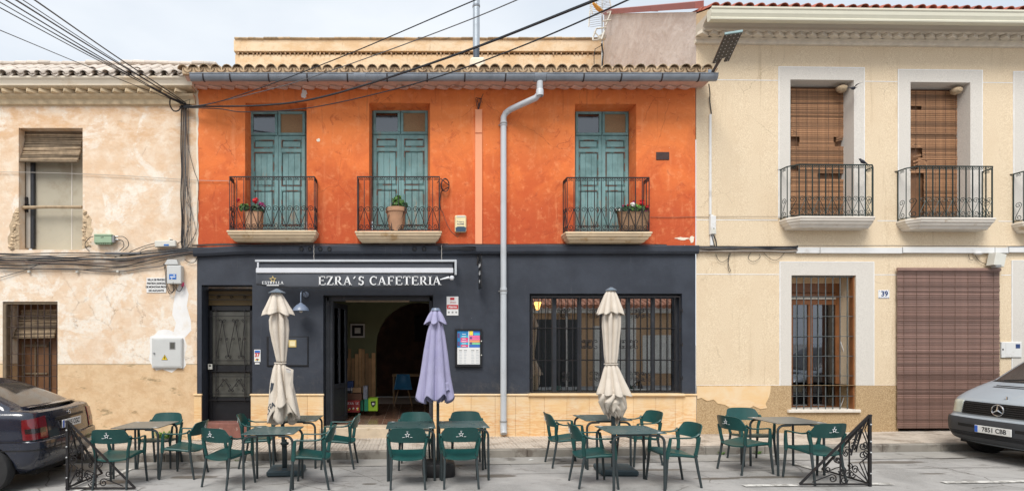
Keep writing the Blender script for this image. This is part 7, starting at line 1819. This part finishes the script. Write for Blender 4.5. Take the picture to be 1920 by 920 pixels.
corner_panel(-4.60, -3.17, 1, 'triangular black iron corner panel with scrolls beside the dark car'); corner_panel(5.885, -3.39, -1, 'triangular black iron corner panel with scrolls right of the rightmost chairs')

# ================================================================ vehicles: surfaces swept from stacked plan outlines
class Body:
    def __init__(s, lv, R=.15, bow=.07): s.lv = lv; s.R = R; s.bow = bow
    def par(s, z):
        lv = s.lv
        if z <= lv[0][0]: return lv[0][1:]
        for i, (a, b_) in enumerate(zip(lv, lv[1:])):
            if z <= b_[0]: t = (z-a[0])/(b_[0]-a[0]); return tuple(a[k]+(b_[k]-a[k])*t for k in range(1, len(a)))
        return lv[-1][1:]
    def pt(s, phi, z, off=0.0):
        p = s.par(z); xf_, xr_, w_, n_ = p; cx = (xf_+xr_)/2; a = (xf_-xr_)/2+off; b_ = w_+off; co, si = cos(phi), sin(phi)
        R = min(s.R, b_*.8, a*.8); dx, dy = a*co, b_*si; lo_, hi_ = .3, 1.5
        for _ in range(18):
            t = (lo_+hi_)/2; qx, qy = abs(dx*t)-a+R, abs(dy*t)-b_+R
            sdf = math.hypot(max(qx, 0), max(qy, 0)) + min(max(qx, qy), 0) - R
            if sdf < 0: lo_ = t
            else: hi_ = t
        x_, y_ = dx*t, dy*t
        x_ -= (1 if x_ > 0 else -1)*s.bow*(abs(y_)/b_)**2.2*min(1, abs(x_)/a)**6
        y_ *= 1-.02*(abs(x_)/a)**2
        return (cx+x_, y_, z)
    def patch(s, p0, p1, z0, z1, off=.004, nu=14, nv=8, th=None):
        m = MB(); m.grid(lambda u, v: s.pt(p0+(p1-p0)*u, (z0 if not callable(z0) else z0(u))+((z1 if not callable(z1) else z1(u))-(z0 if not callable(z0) else z0(u)))*v, off), nu, nv)
        # rim back to body
        m.f = [f for f in m.f]; ring = [i for i in range(nu)] + [nu*j+nu-1 for j in range(1, nv)] + [nu*(nv-1)+i for i in range(nu-2, -1, -1)] + [nu*j for j in range(nv-2, 0, -1)]
        st = len(m.v)
        for i in ring:
            u, v = (i % nu)/(nu-1), (i//nu)/(nv-1); a = z0(u) if callable(z0) else z0; b_ = z1(u) if callable(z1) else z1
            m.v.append(s.pt(p0+(p1-p0)*u, a+(b_-a)*v, -.01))
        L = len(ring)
        for k in range(L): m.f.append((ring[k], st+k, st+(k+1) % L, ring[(k+1) % L])); m.m.append(0); m.s.append(False)
        return m
def make_body(B_, zl, nphi=180, wheels=(), wr=.34, mname='car_navy', fn=None):
    m = MB()
    for z in zl:
        for i in range(nphi): m.v.append(B_.pt(2*pi*i/nphi, z))
    for j in range(len(zl)-1):
        for i in range(nphi): i2 = (i+1) % nphi; m.f.append((j*nphi+i, j*nphi+i2, (j+1)*nphi+i2, (j+1)*nphi+i))
    m.f.append(tuple(range(nphi-1, -1, -1))); m.f.append(tuple(range((len(zl)-1)*nphi, len(zl)*nphi))); m.m = [0]*len(m.f); m.s = [True]*len(m.f)
    me = m.mesh('body', [mname, 'underbody'], ang=40); o = bpy.data.objects.new('body', me); COL.objects.link(o)
    c_ = MB()
    for (wx, wy) in wheels: c_.lathe([(0, wy-.16), (wr, wy-.16), (wr, wy+.5), (0, wy+.5)] if wy > 0 else [(0, wy-.5), (wr, wy-.5), (wr, wy+.16), (0, wy+.16)], 36, (wx, 0, .30), axis='y', sm=False)
    c_.f = [f[::-1] for f in c_.f]; c_.m = [1]*len(c_.f)
    cme = c_.mesh('cut', ['car_navy', 'underbody']); bm = bmesh.new(); bm.from_mesh(cme); bmesh.ops.remove_doubles(bm, verts=bm.verts, dist=1e-5); bmesh.ops.recalc_face_normals(bm, faces=bm.faces); bm.to_mesh(cme); bm.free()
    co_ = bpy.data.objects.new('cut', cme); COL.objects.link(co_)
    md = o.modifiers.new('b', 'BOOLEAN'); md.operation = 'DIFFERENCE'; md.object = co_; md.solver = 'EXACT'; md.material_mode = 'TRANSFER' if hasattr(md, 'material_mode') else 'INDEX'
    bpy.context.view_layer.update(); me2 = bpy.data.meshes.new_from_object(o.evaluated_get(bpy.context.evaluated_depsgraph_get()))
    bpy.data.objects.remove(o); bpy.data.objects.remove(co_); me2.set_sharp_from_angle(angle=radians(40)); me2.name = 'body'; return me2
def wheel(par, x, y, R_, wd, side, M_):
    m = MB(); pr_ = [(R_*.62, -wd*.48), (R_*.80, -wd*.5), (R_*.95, -wd*.46), (R_, -wd*.34), (R_, -wd*.12), (R_*.985, -wd*.10), (R_*.985, -wd*.06), (R_, -wd*.04), (R_, wd*.04), (R_*.985, wd*.06), (R_*.985, wd*.1), (R_, wd*.12), (R_, wd*.34), (R_*.95, wd*.46), (R_*.80, wd*.5), (R_*.62, wd*.48), (R_*.62, -wd*.48)]
    m.lathe(pr_, 40, (x, y, R_), axis='y'); W_ = m.build('wheel', 'rubber', par)
    m = MB(); s_ = side
    m.lathe([(R_*.63, s_*wd*.45), (R_*.60, s_*wd*.40), (R_*.58, s_*wd*.25), (R_*.2, s_*wd*.30), (R_*.12, s_*wd*.38), (0, s_*wd*.39)], 32, (x, y, R_), axis='y')
    if s_ < 0: m.f = [f[::-1] for f in m.f]
    m.build('rim', 'hub_silver', W_)
    for k in range(7):
        a = 2*pi*k/7; m = MB(); m.tube([(x+R_*.15*cos(a), y+s_*wd*.36, R_+R_*.15*sin(a)), (x+R_*.58*cos(a), y+s_*wd*.40, R_+R_*.58*sin(a))], R_*.06, 6); m.build('spoke', 'hub_silver', W_)
    return W_
# --- dark hatchback at left, tail towards the cafe. local +x = tail
lv = [(.22, -.22, -3.90, .70, 3.5), (.32, -.07, -4.02, .81, 3.6), (.45, -.01, -4.08, .845, 3.8), (.60, .0, -4.06, .855, 4), (.655, -.005, -4.05, .857, 4), (.675, -.05, -4.02, .855, 4.3), (.85, -.075, -3.95, .857, 4.6), (.98, -.10, -3.45, .845, 4.6), (1.03, -.12, -3.15, .825, 4.4), (1.055, -.17, -2.98, .80, 4.2), (1.075, -.33, -2.90, .765, 4.0), (1.15, -.48, -2.76, .74, 4.2), (1.25, -.70, -2.58, .70, 4.4), (1.35, -.93, -2.38, .655, 4.4), (1.415, -1.10, -2.24, .61, 4.2), (1.45, -1.28, -2.08, .54, 3.6), (1.475, -1.55, -1.85, .35, 3)]
cx_, cy_ = -4.955, -2.42; gC = gr(-5.6)
CB = Body([(a, b_, c_, d_, n_) for a, b_, c_, d_, n_ in lv])
CAR = thing('parked_car', (0, 0, 0), 'dark navy hatchback parked at the left edge with its tail towards the tables', 'car')
zl = [.22, .26, .32, .38, .45, .52, .60, .64, .655, .665, .675, .72, .78, .85, .92, .98, 1.01, 1.03, 1.045, 1.055, 1.065, 1.075, 1.11, 1.15, 1.2, 1.25, 1.30, 1.35, 1.38, 1.415, 1.435, 1.45, 1.462, 1.475]
wh = [(-.70, -.80), (-.70, .80), (-3.25, -.80), (-3.25, .80)]
me = make_body(CB, zl, wheels=wh, wr=.335); body = put('body', me, CAR)
def cp(name, mt, *a, **k): return CB.patch(*a, **k).build(name, mt, CAR, ang=30)
D = radians
# windows
cp('rear_window', 'auto_glass', D(-37), D(37), lambda u: 1.083, lambda u: 1.385, off=.004, nu=24, nv=10)
for s_ in (1, -1):
    cp('quarter_window', 'auto_glass', s_*D(51), s_*D(66), lambda u: 1.10, lambda u: 1.33, nu=10); cp('side_window', 'auto_glass', s_*D(68), s_*D(96), 1.09, 1.345); cp('side_window', 'auto_glass', s_*D(98.5), s_*D(129), 1.09, 1.345)
cp('windscreen', 'auto_glass', D(143), D(217), 1.09, 1.355, nu=20)
for s_ in (1, -1):
    t_ = cp('tail_lamp', 'tail_red', s_*D(34), s_*D(47.3), .69, lambda u: .985-.03*u, off=.010, nu=22, nv=12)
    m = CB.patch(s_*D(35.5), s_*D(46.6), .775, .835, off=.0135, nu=16, nv=4); m.build('reverse_lens', 'tail_dark', t_, ang=30)
    if s_ < 0: 
        pass
cp('bumper_strip', 'trim_black', D(-60), D(60), .545, .560, off=.006, nu=60, nv=3)
cp('tail_panel', 'tail_dark', D(-19), D(19), .735, .905, off=.003, nu=16, nv=6)
m = CB.patch(D(-24), D(24), .905, .935, off=.02, nu=20, nv=4); m.build('boot_handle', 'trim_black', CAR, ang=30)
# plate + emblem
def on_tail(y_, z_, off): p = CB.pt(math.atan2(y_, .86), z_, off); return p
xp = CB.pt(0, .82, .012)[0]
m = MB(); m.cbox(xp-.004, xp+.010, -.26, .26, .765, .877, .003); pl = m.build('number_plate', 'plate_white', CAR)
m = MB(); m.box(xp+.008, xp+.0115, -.255, -.215, .77, .872); m.build('country_band', 'plate_blue', pl)
me = text_mesh('4415 CGC', .098, 'ink_black', bold=.0012, sx=.86); put('lettering', me, pl, (xp+.0115, .022, .821), (0, 0, pi/2))
xe = CB.pt(0, .965, .006)[0]; m = MB(); m.tube([(xe, .034*cos(a), .965+.034*sin(a)) for a in [2*pi*k/20 for k in range(21)]], .005, 6); m.tube([(xe+.002, -.042, .965+.002), (xe+.004, -.01, .972), (xe+.004, .01, .958), (xe+.002, .042, .963)], .005, 5); m.build('emblem', 'chrome', CAR)
# spoiler
m = MB(); P = [(-.26-.10*abs(t)**2.5, t*.60, 1.098+.016*(1-abs(t)**3)) for t in [-1+k/12 for k in range(25)]]
for (x_, y_, z_) in P: m.v += [(x_+.055, y_, z_-.004), (x_+.05, y_, z_-.018), (x_-.07, y_, z_-.012), (x_-.06, y_, z_+.006), (x_+.0, y_, z_+.008)]
for i in range(24):
    for k in range(5): m.f.append((i*5+k, i*5+(k+1) % 5, (i+1)*5+(k+1) % 5, (i+1)*5+k))
m.f.append((0, 1, 2, 3, 4)); m.f.append((124, 123, 122, 121, 120)); m.m = [0]*len(m.f); m.s = [True]*len(m.f); m.build('spoiler', 'car_navy', CAR, ang=60)
m = MB(); m.lathe([(.035, 0), (.03, .02), (.01, .03)], 12, (-1.36, 0, 1.45)); m.tube([(-1.36, 0, 1.465), (-1.18, 0, 1.72)], [.006, .003], 6); m.build('aerial', 'trim_black', CAR)
m = MB()
for s_ in (1, -1): m = MB(); m.cbox(-2.65, -2.45, s_*.80, s_*.96, 1.03, 1.16, .03); m.build('wing_mirror', 'car_navy', CAR)
# shut lines
for ph in (-66.9, -97.3, -130.5, 66.9, 97.3, 130.5):
    m = MB(); m.tube([CB.pt(D(ph), z, .0005) for z in (.36, .5, .65, .8, .95, 1.05)], .004, 4); m.build('shut_line', 'underbody', CAR)
m = MB(); m.tube([CB.pt(D(p), .668, .001) for p in range(-84, 85, 4)], .005, 4); m.build('shut_line', 'underbody', CAR)
for s_ in (1, -1): m = MB(); m.tube([CB.pt(D(s_*33), z, .001) for z in (.675, .8, .9, 1.0, 1.05, 1.07)], .004, 4); m.build('shut_line', 'underbody', CAR)
m = CB.patch(D(-37), D(37), 1.065, 1.08, off=.006, nu=20, nv=3); m.build('window_seal', 'trim_black', CAR)
for w_, (wx, wy) in enumerate(wh): wheel(CAR, wx, wy, .305, .19, 1 if wy > 0 else -1, None)
m = MB(); m.tube([(-.55, .35, .24), (-.08, .35, .22)], .025, 10); m.build('exhaust', 'rust_iron', CAR)
m = MB(); m.box(-3.9, -.2, -.62, .62, .20, .34); m.build('underside', 'underbody', CAR)
CAR.location = (cx_, cy_, gC); CAR.rotation_euler = (0, 0, D(6))
# --- silver van at right, nose towards the tables. local +x = nose, turned round at the end
lv = [(.24, -.16, -4.5, .80, 3.6), (.30, -.05, -4.58, .88, 3.8), (.42, -.005, -4.6, .915, 4.2), (.55, .0, -4.6, .92, 4.4), (.635, -.015, -4.6, .925, 4.4), (.66, -.055, -4.6, .915, 4.4), (.70, -.065, -4.6, .915, 4.4), (.88, -.11, -4.6, .925, 4.6), (.925, -.14, -4.6, .925, 4.8), (.96, -.19, -4.6, .925, 5), (1.02, -.29, -4.6, .922, 5.5), (1.10, -.46, -4.6, .918, 6), (1.18, -.66, -4.6, .912, 6.5), (1.21, -.745, -4.6, .908, 6.5), (1.45, -1.08, -4.55, .87, 6.5), (1.70, -1.45, -4.5, .815, 6.5), (1.80, -1.64, -4.45, .78, 6), (1.85, -1.82, -4.4, .72, 5), (1.87, -2.1, -4.2, .55, 4)]
VB = Body([tuple(l) for l in lv], .22, .12)
VAN = thing('parked_van', (0, 0, 0), 'silver grey van parked at the right edge with its nose towards the tables', 'van')
zl = [.24, .27, .30, .36, .42, .48, .55, .60, .635, .645, .66, .68, .70, .76, .82, .88, .905, .925, .94, .96, .99, 1.02, 1.06, 1.10, 1.14, 1.18, 1.21, 1.27, 1.33, 1.39, 1.45, 1.52, 1.6, 1.65, 1.70, 1.75, 1.80, 1.83, 1.85, 1.87]
wv = [(-.80, -.85), (-.80, .85), (-3.75, -.85), (-3.75, .85)]
me = make_body(VB, zl, nphi=220, wheels=wv, wr=.36, mname='van_silver'); put('body', me, VAN)
def vp(name, mt, *a, par=None, **k): return VB.patch(*a, **k).build(name, mt, par or VAN, ang=30)
BU = vp('bumper', 'bumper_grey', D(-53), D(53), .262, .64, off=.012, nu=70, nv=14)
vp('bumper_slot', 'underbody', D(-40), D(40), .355, .42, off=.0145, nu=40, nv=4, par=BU)
for k in range(4): m = MB(); m.tube([VB.pt(D(p), .368+k*.013, .0165) for p in range(-39, 40, 3)], .003, 4); m.build('slot_bar', 'bumper_grey', BU)
for s_ in (-1, 1): vp('bumper_slot', 'underbody', s_*D(17.5), s_*D(32), .50, .545, off=.0145, nu=10, nv=3, par=BU)
vp('chrome_lip', 'van_silver', D(-44), D(44), .648, .69, off=.003, nu=40, nv=3)
GRL = vp('grille', 'underbody', D(-33), D(33), .70, .895, off=.004, nu=30, nv=6)
for k in range(6): vp('grille_slat', 'trim_black', D(-32.5), D(32.5), .708+k*.031, .722+k*.031, off=.018, nu=30, nv=3, par=GRL)
for s_ in (-1, 1): vp('headlamp', 'headlamp', s_*D(34), s_*D(47.5), .705, lambda u: .905-.0*u, off=.006, nu=16, nv=8); vp('indicator', 'tail_dark', s_*D(47.8), s_*D(48.6), .72, .88, off=.004, nu=4)
ze, xe = .80, VB.pt(0, .80, .035)[0]
m = MB(); m.tube([(xe, .083*cos(a), ze+.083*sin(a)) for a in [2*pi*k/28 for k in range(29)]], .009, 8)
for k in range(3): a = pi/2+2*pi*k/3; m.tube([(xe, 0, ze), (xe, .078*cos(a), ze+.078*sin(a))], [.016, .004], 6)
m.build('emblem', 'chrome', VAN)
xp = VB.pt(0, .50, .022)[0]; m = MB(); m.cbox(xp-.006, xp+.008, -.26, .26, .44, .55, .003); pl = m.build('number_plate', 'plate_white', VAN)
m = MB(); m.box(xp+.006, xp+.0095, -.255, -.212, .445, .545); m.build('country_band', 'plate_blue', pl)
put('lettering', text_mesh('7851 CBB', .096, 'ink_black', bold=.0012, sx=.88), pl, (xp+.0095, .024, .495), (0, 0, pi/2))
vp('windscreen', 'auto_glass', D(-40), D(40), 1.215, 1.745, off=.004, nu=24, nv=12)
for s_ in (-1, 1): vp('side_window', 'auto_glass', s_*D(50), s_*D(70), 1.24, 1.66); vp('side_window', 'auto_glass', s_*D(74), s_*D(100), 1.24, 1.66)
vp('scuttle', 'trim_black', D(-41), D(41), 1.192, 1.214, off=.003, nu=24, nv=3)
for a, b_ in (((-.715, -.50), (-.79, .18)), ((-.715, .05), (-.79, .72))): m = MB(); m.tube([(a[0]+.02, a[1], 1.222), (a[0]-.03, (a[1]+b_[1])/2, 1.25), (b_[0], b_[1], 1.262)], .010, 5); m.build('wiper', 'trim_black', VAN)
# vent on bonnet
m = MB()
for k in range(2): vp('bonnet_vent', 'underbody', D(-30), D(30), 1.115+k*.020, 1.127+k*.020, off=.003, nu=20, nv=3)
m = MB(); m.tube([VB.pt(0, .965, .0)]*1+[Vector(VB.pt(0, .965, .0))+Vector((.0, 0, .045))], .008, 6); m.lathe([(0, -.002), (.022, 0), (0, .004)], 10, (VB.pt(0, .965, 0)[0], 0, 1.005)); m.build('bonnet_emblem', 'chrome', VAN)
for s_ in (-1, 1): m = MB(); m.tube([VB.pt(D(s_*47), z, .001) for z in (.91, .95, 1.0, 1.1, 1.19)], .004, 4); m.build('shut_line', 'underbody', VAN)
m = MB()
m.cbox(-1.05, -.90, .92, 1.12, 1.22, 1.48, .04)
m.build('wing_mirror', 'trim_black', VAN)
for wx, wy in wv: wheel(VAN, wx, wy, .32, .20, 1 if wy > 0 else -1, None)
m = MB(); m.box(-4.4, -.2, -.7, .7, .22, .34); m.build('underside', 'underbody', VAN)
VAN.location = (8.78, -2.18, gr(9.2)); VAN.rotation_euler = (0, 0, D(180))

# ================================================================ things inside the cafe
random.seed(51)
yw_ = 2.56
def plank(px0, px1, ptop, pbot, k, lab):
    y_ = yw_-.03-.012*k; m = MB(); m.cbox(X(px0, y_), X(px1, y_), y_-.012, y_+.012, .275, Z(ptop, y_), .003); single(m, 'wood_plank', 'plank_wood', lab, 'plank', 'wooden planks leaning inside the cafe')
for i, (a, b_, c_) in enumerate([(643, 648.5, 662), (648.5, 653, 671), (653, 658, 653), (659, 665, 671), (665.5, 672, 663), (672.5, 678, 653), (678, 684, 654), (685, 691, 662), (691, 697, 671), (697, 704, 661)]):
    plank(a, b_, c_, 770, i % 3, ['narrow plank', 'plank'][i % 2] + ' standing against the green wall, ' + ['first from the open door leaf', 'second from the door leaf', 'tall third one from the door leaf', 'dark fourth one behind the books', 'fifth one above the crate', 'tall sixth one, left of the tallest pair', 'tall seventh one', 'eighth one with a knot', 'ninth one behind the green box', 'last one beside the dark archway'][i])
T = thing('framed_picture', (X(671, 2.55), 2.55, Z(619, 2.55)), 'small framed picture with dark mount on the green wall inside', 'picture'); y_ = 2.56
def ibx(par, a, b_, c_, d_, y0, y1, mt, nm, cc=.003): m = MB(); m.cbox(X(a, y0), X(b_, y0), y0, y1, Z(c_, y0), Z(d_, y0), cc); return m.build(nm, mt, par)
ibx(T, 657, 684, 632.5, 606.5, y_-.02, y_+.03, 'paper_white', 'frame'); ibx(T, 660, 681, 629.5, 609.5, y_-.025, y_-.018, 'ink_black', 'mount'); ibx(T, 665, 676, 624.5, 614, y_-.03, y_-.024, 'paper_white', 'print')
def gbox(name, a, b_, ct, cb, y0, dep, mt, label, cat='box'):
    T = thing(name, (X((a+b_)/2, y0), y0, .27), label, cat); ibx(T, a, b_, cb, ct, y0, y0+dep, mt, 'carton', .004); return T
T = gbox('game_box', 648, 674.5, 750, 772.5, 1.55, .12, 'box_red', 'red boxed word game printed SCRABBLE on the cafe floor', 'game box')
serif_text('SCRABBLE', .05, X(650, 1.54), X(673, 1.54), Z(757.5, 1.54), 1.545, 'lettering', 'print_white', T)
for k in range(9): m = MB(); xx, zq = X(651+random.uniform(0, 20), 1.54), Z(762+random.uniform(0, 7), 1.54); m.lathe([(0, -.004), (.018, -.003), (.018, 0)], 8, (xx, 1.546, zq), axis='y'); m.build('print', ['print_white', 'hazard_yellow', 'star_gold'][k % 3], T)
T = gbox('green_box', 690.5, 708, 746, 770, 1.60, .30, 'box_green', 'lime green carton with dark leaf shield on the cafe floor'); ibx(T, 683, 690.2, 770, 748, 1.63, 1.9, 'box_teal', 'side_panel')
m = MB(); m.prism([(X(695, 1.59), Z(752, 1.59)), (X(704, 1.59), Z(751, 1.59)), (X(704, 1.59), Z(758, 1.59)), (X(699.5, 1.59), Z(763, 1.59)), (X(696, 1.59), Z(759, 1.59))], 1.592, 1.597); m.build('shield_print', 'ink_black', T); ibx(T, 697.5, 702, 758.5, 754.5, 1.586, 1.591, 'paper_white', 'print', .001)
gbox('green_carton', 675, 681, 749, 770, 1.75, .2, 'box_teal', 'dark green carton between the red game box and the lime box')
gbox('wooden_crate', 643, 678, 737, 750, 1.65, .3, 'crate_brown', 'low brown wooden crate holding a stack of games', 'crate')
for a, b_, ct, cb, mt, lb in ((643, 657, 727, 732, 'book_mix', 'thin grey boxed game lying at the left on the crate'), (643, 660, 732, 736.5, 'ink_black', 'black boxed game under the thin grey one'), (661, 677, 726, 735.5, 'cardboard', 'brown cardboard box at the right end of the crate'), (651, 662, 714, 727, 'ink_navy', 'dark dotted bag behind the stacked games'), (658, 660.5, 724, 736, 'paper_white', 'upright white booklet between the games'), (681, 689, 723, 748, 'book_mix', 'tall upright carton beside the planks')): gbox('stacked_box', a, b_, ct, cb, 1.68 if a > 650 else 1.66, .2, mt, lb)
T = thing('shell_chair', (X(756, 3.7), 3.7, .27), 'blue shell chair with beech legs in the dark archway', 'chair'); y_ = 3.7; xc_ = X(756, y_)
m = MB(); m.grid(lambda u, v: (xc_+(u-.5)*(.46-.14*v)*(1), y_-.0+.10*(2*u-1)**2*-1*(1-.3*v)+.10*(1-v)**3*-1.5, .27+.44+.38*v-.05*(1-abs(2*u-1))*0), 14, 10); solid(m.build('shell', 'blue_shell', T, ang=180), .012)
m = MB(); m.grid(lambda u, v: (xc_+(u-.5)*.46, y_-.12+.42*v, .27+.45-.03*sin(pi*v)), 10, 8); solid(m.build('seat', 'blue_shell', T, ang=180), .012)
for sx_ in (-1, 1):
    for sy_ in (-1, 1): m = MB(); m.tube([(xc_+sx_*.12, y_+.08+sy_*.10, .70), (xc_+sx_*.23, y_+.08+sy_*.22, .275)], [.016, .011], 8); m.build('leg', 'beech', T)
T = thing('cafe_table', (X(765, 4.1), 4.2, .27), 'wooden table behind the blue chair inside the cafe', 'table'); m = MB(); m.cbox(X(735, 4.1), X(800, 4.1), 4.05, 4.7, Z(705, 4.1), Z(702, 4.1), .004); m.build('table_top', 'beech', T)
for px in (738, 797):
    for yy_ in (4.1, 4.65): m = MB(); m.tube([(X(px, 4.1), yy_, .27), (X(px, 4.1), yy_, Z(705, 4.1))], .02, 8); m.build('leg', 'beech', T)
m = MB(); yq_ = 5.9; m.cbox(X(777, yq_), X(806, yq_), yq_, yq_+.03, Z(640, yq_), Z(592, yq_), .004); single(m, 'blackboard', 'ink_black', 'dark blackboard on the far wall seen through the archway', 'blackboard')
# lit wall lantern inside the window
yL = .75; xL, zL = X(1008, yL), Z(572, yL)
T = thing('lantern', (xL, yL, zL), 'lit amber lantern glowing inside the top left of the barred window', 'lamp')
m = MB(); m.lathe([(.035, -.09), (.075, .06), (.08, .065)], 6, (xL, yL, zL), sm=False); m.build('shade', 'warm_emit', T)
m = MB(); m.lathe([(.09, .065), (.05, .09), (.01, .11), (0, .11)], 6, (xL, yL, zL), sm=False); m.tube([(xL, yL, zL+.1), (xL, yL, 3.4)], .006, 5); m.build('cap', 'black_iron', T)

# ================================================================ house across the street (seen in the window reflections)
OP = thing('opposite_house', (0, -13.4, 0), 'low tan house with tiled eaves across the street, mirrored in the cafe window', 'house')
m = MB(); m.box(-16, 16, -13.8, -13.4, -.2, 3.5); m.build('wall', 'opp_wall', OP); m = MB(); m.box(-16, 16, -13.4, -13.18, 3.28, 3.5); m.build('fascia', 'opp_band', OP)
m = MB(); m.add([(-16, -13.05, 3.5), (16, -13.05, 3.5), (16, -17, 4.9), (-16, -17, 4.9)], [(0,1,2,3)]); m.build('roof', 'opp_roof', OP)
tmb = MB(); tmb.tube([(0, 0, 0), (0, -2.2, .78)], .10, 8); tmm = tmb.mesh('roof_tile', 'opp_roof')
for k in range(110): put('roof_tile', tmm, OP, (-14+k*.25, -13.0, 3.55))
for a, b_, z0, z1, mt in ((-3.5, -2.4, 0, 2.3, 'dark_door_wood'), (-1.2, .2, .9, 2.2, 'ink_black'), (2.6, 3.6, 0, 2.3, 'opp_band'), (4.7, 7.3, 0, 3.0, 'dark_timber'), (10.2, 11.6, .6, 2.3, 'opp_band'), (8.0, 9.2, 0, 2.7, 'opp_band'), (9.2, 9.9, 0, 3.2, 'opp_band')):
    m = MB(); m.box(a, b_, -13.4, -13.36, z0, z1); m.build('opening', mt, OP)
for a in (1.6, 6.8): m = MB(); m.tube([(a, -13.3, 0), (a, -13.3, 3.3)], .06, 10); m.build('downpipe', 'opp_band', OP)

for o in R_LIST:
    p = Vector((PIV, 0, 0)); o.location = p + Matrix.Rotation(RA, 3, 'Z') @ (o.location - p); o.rotation_euler[2] += RA
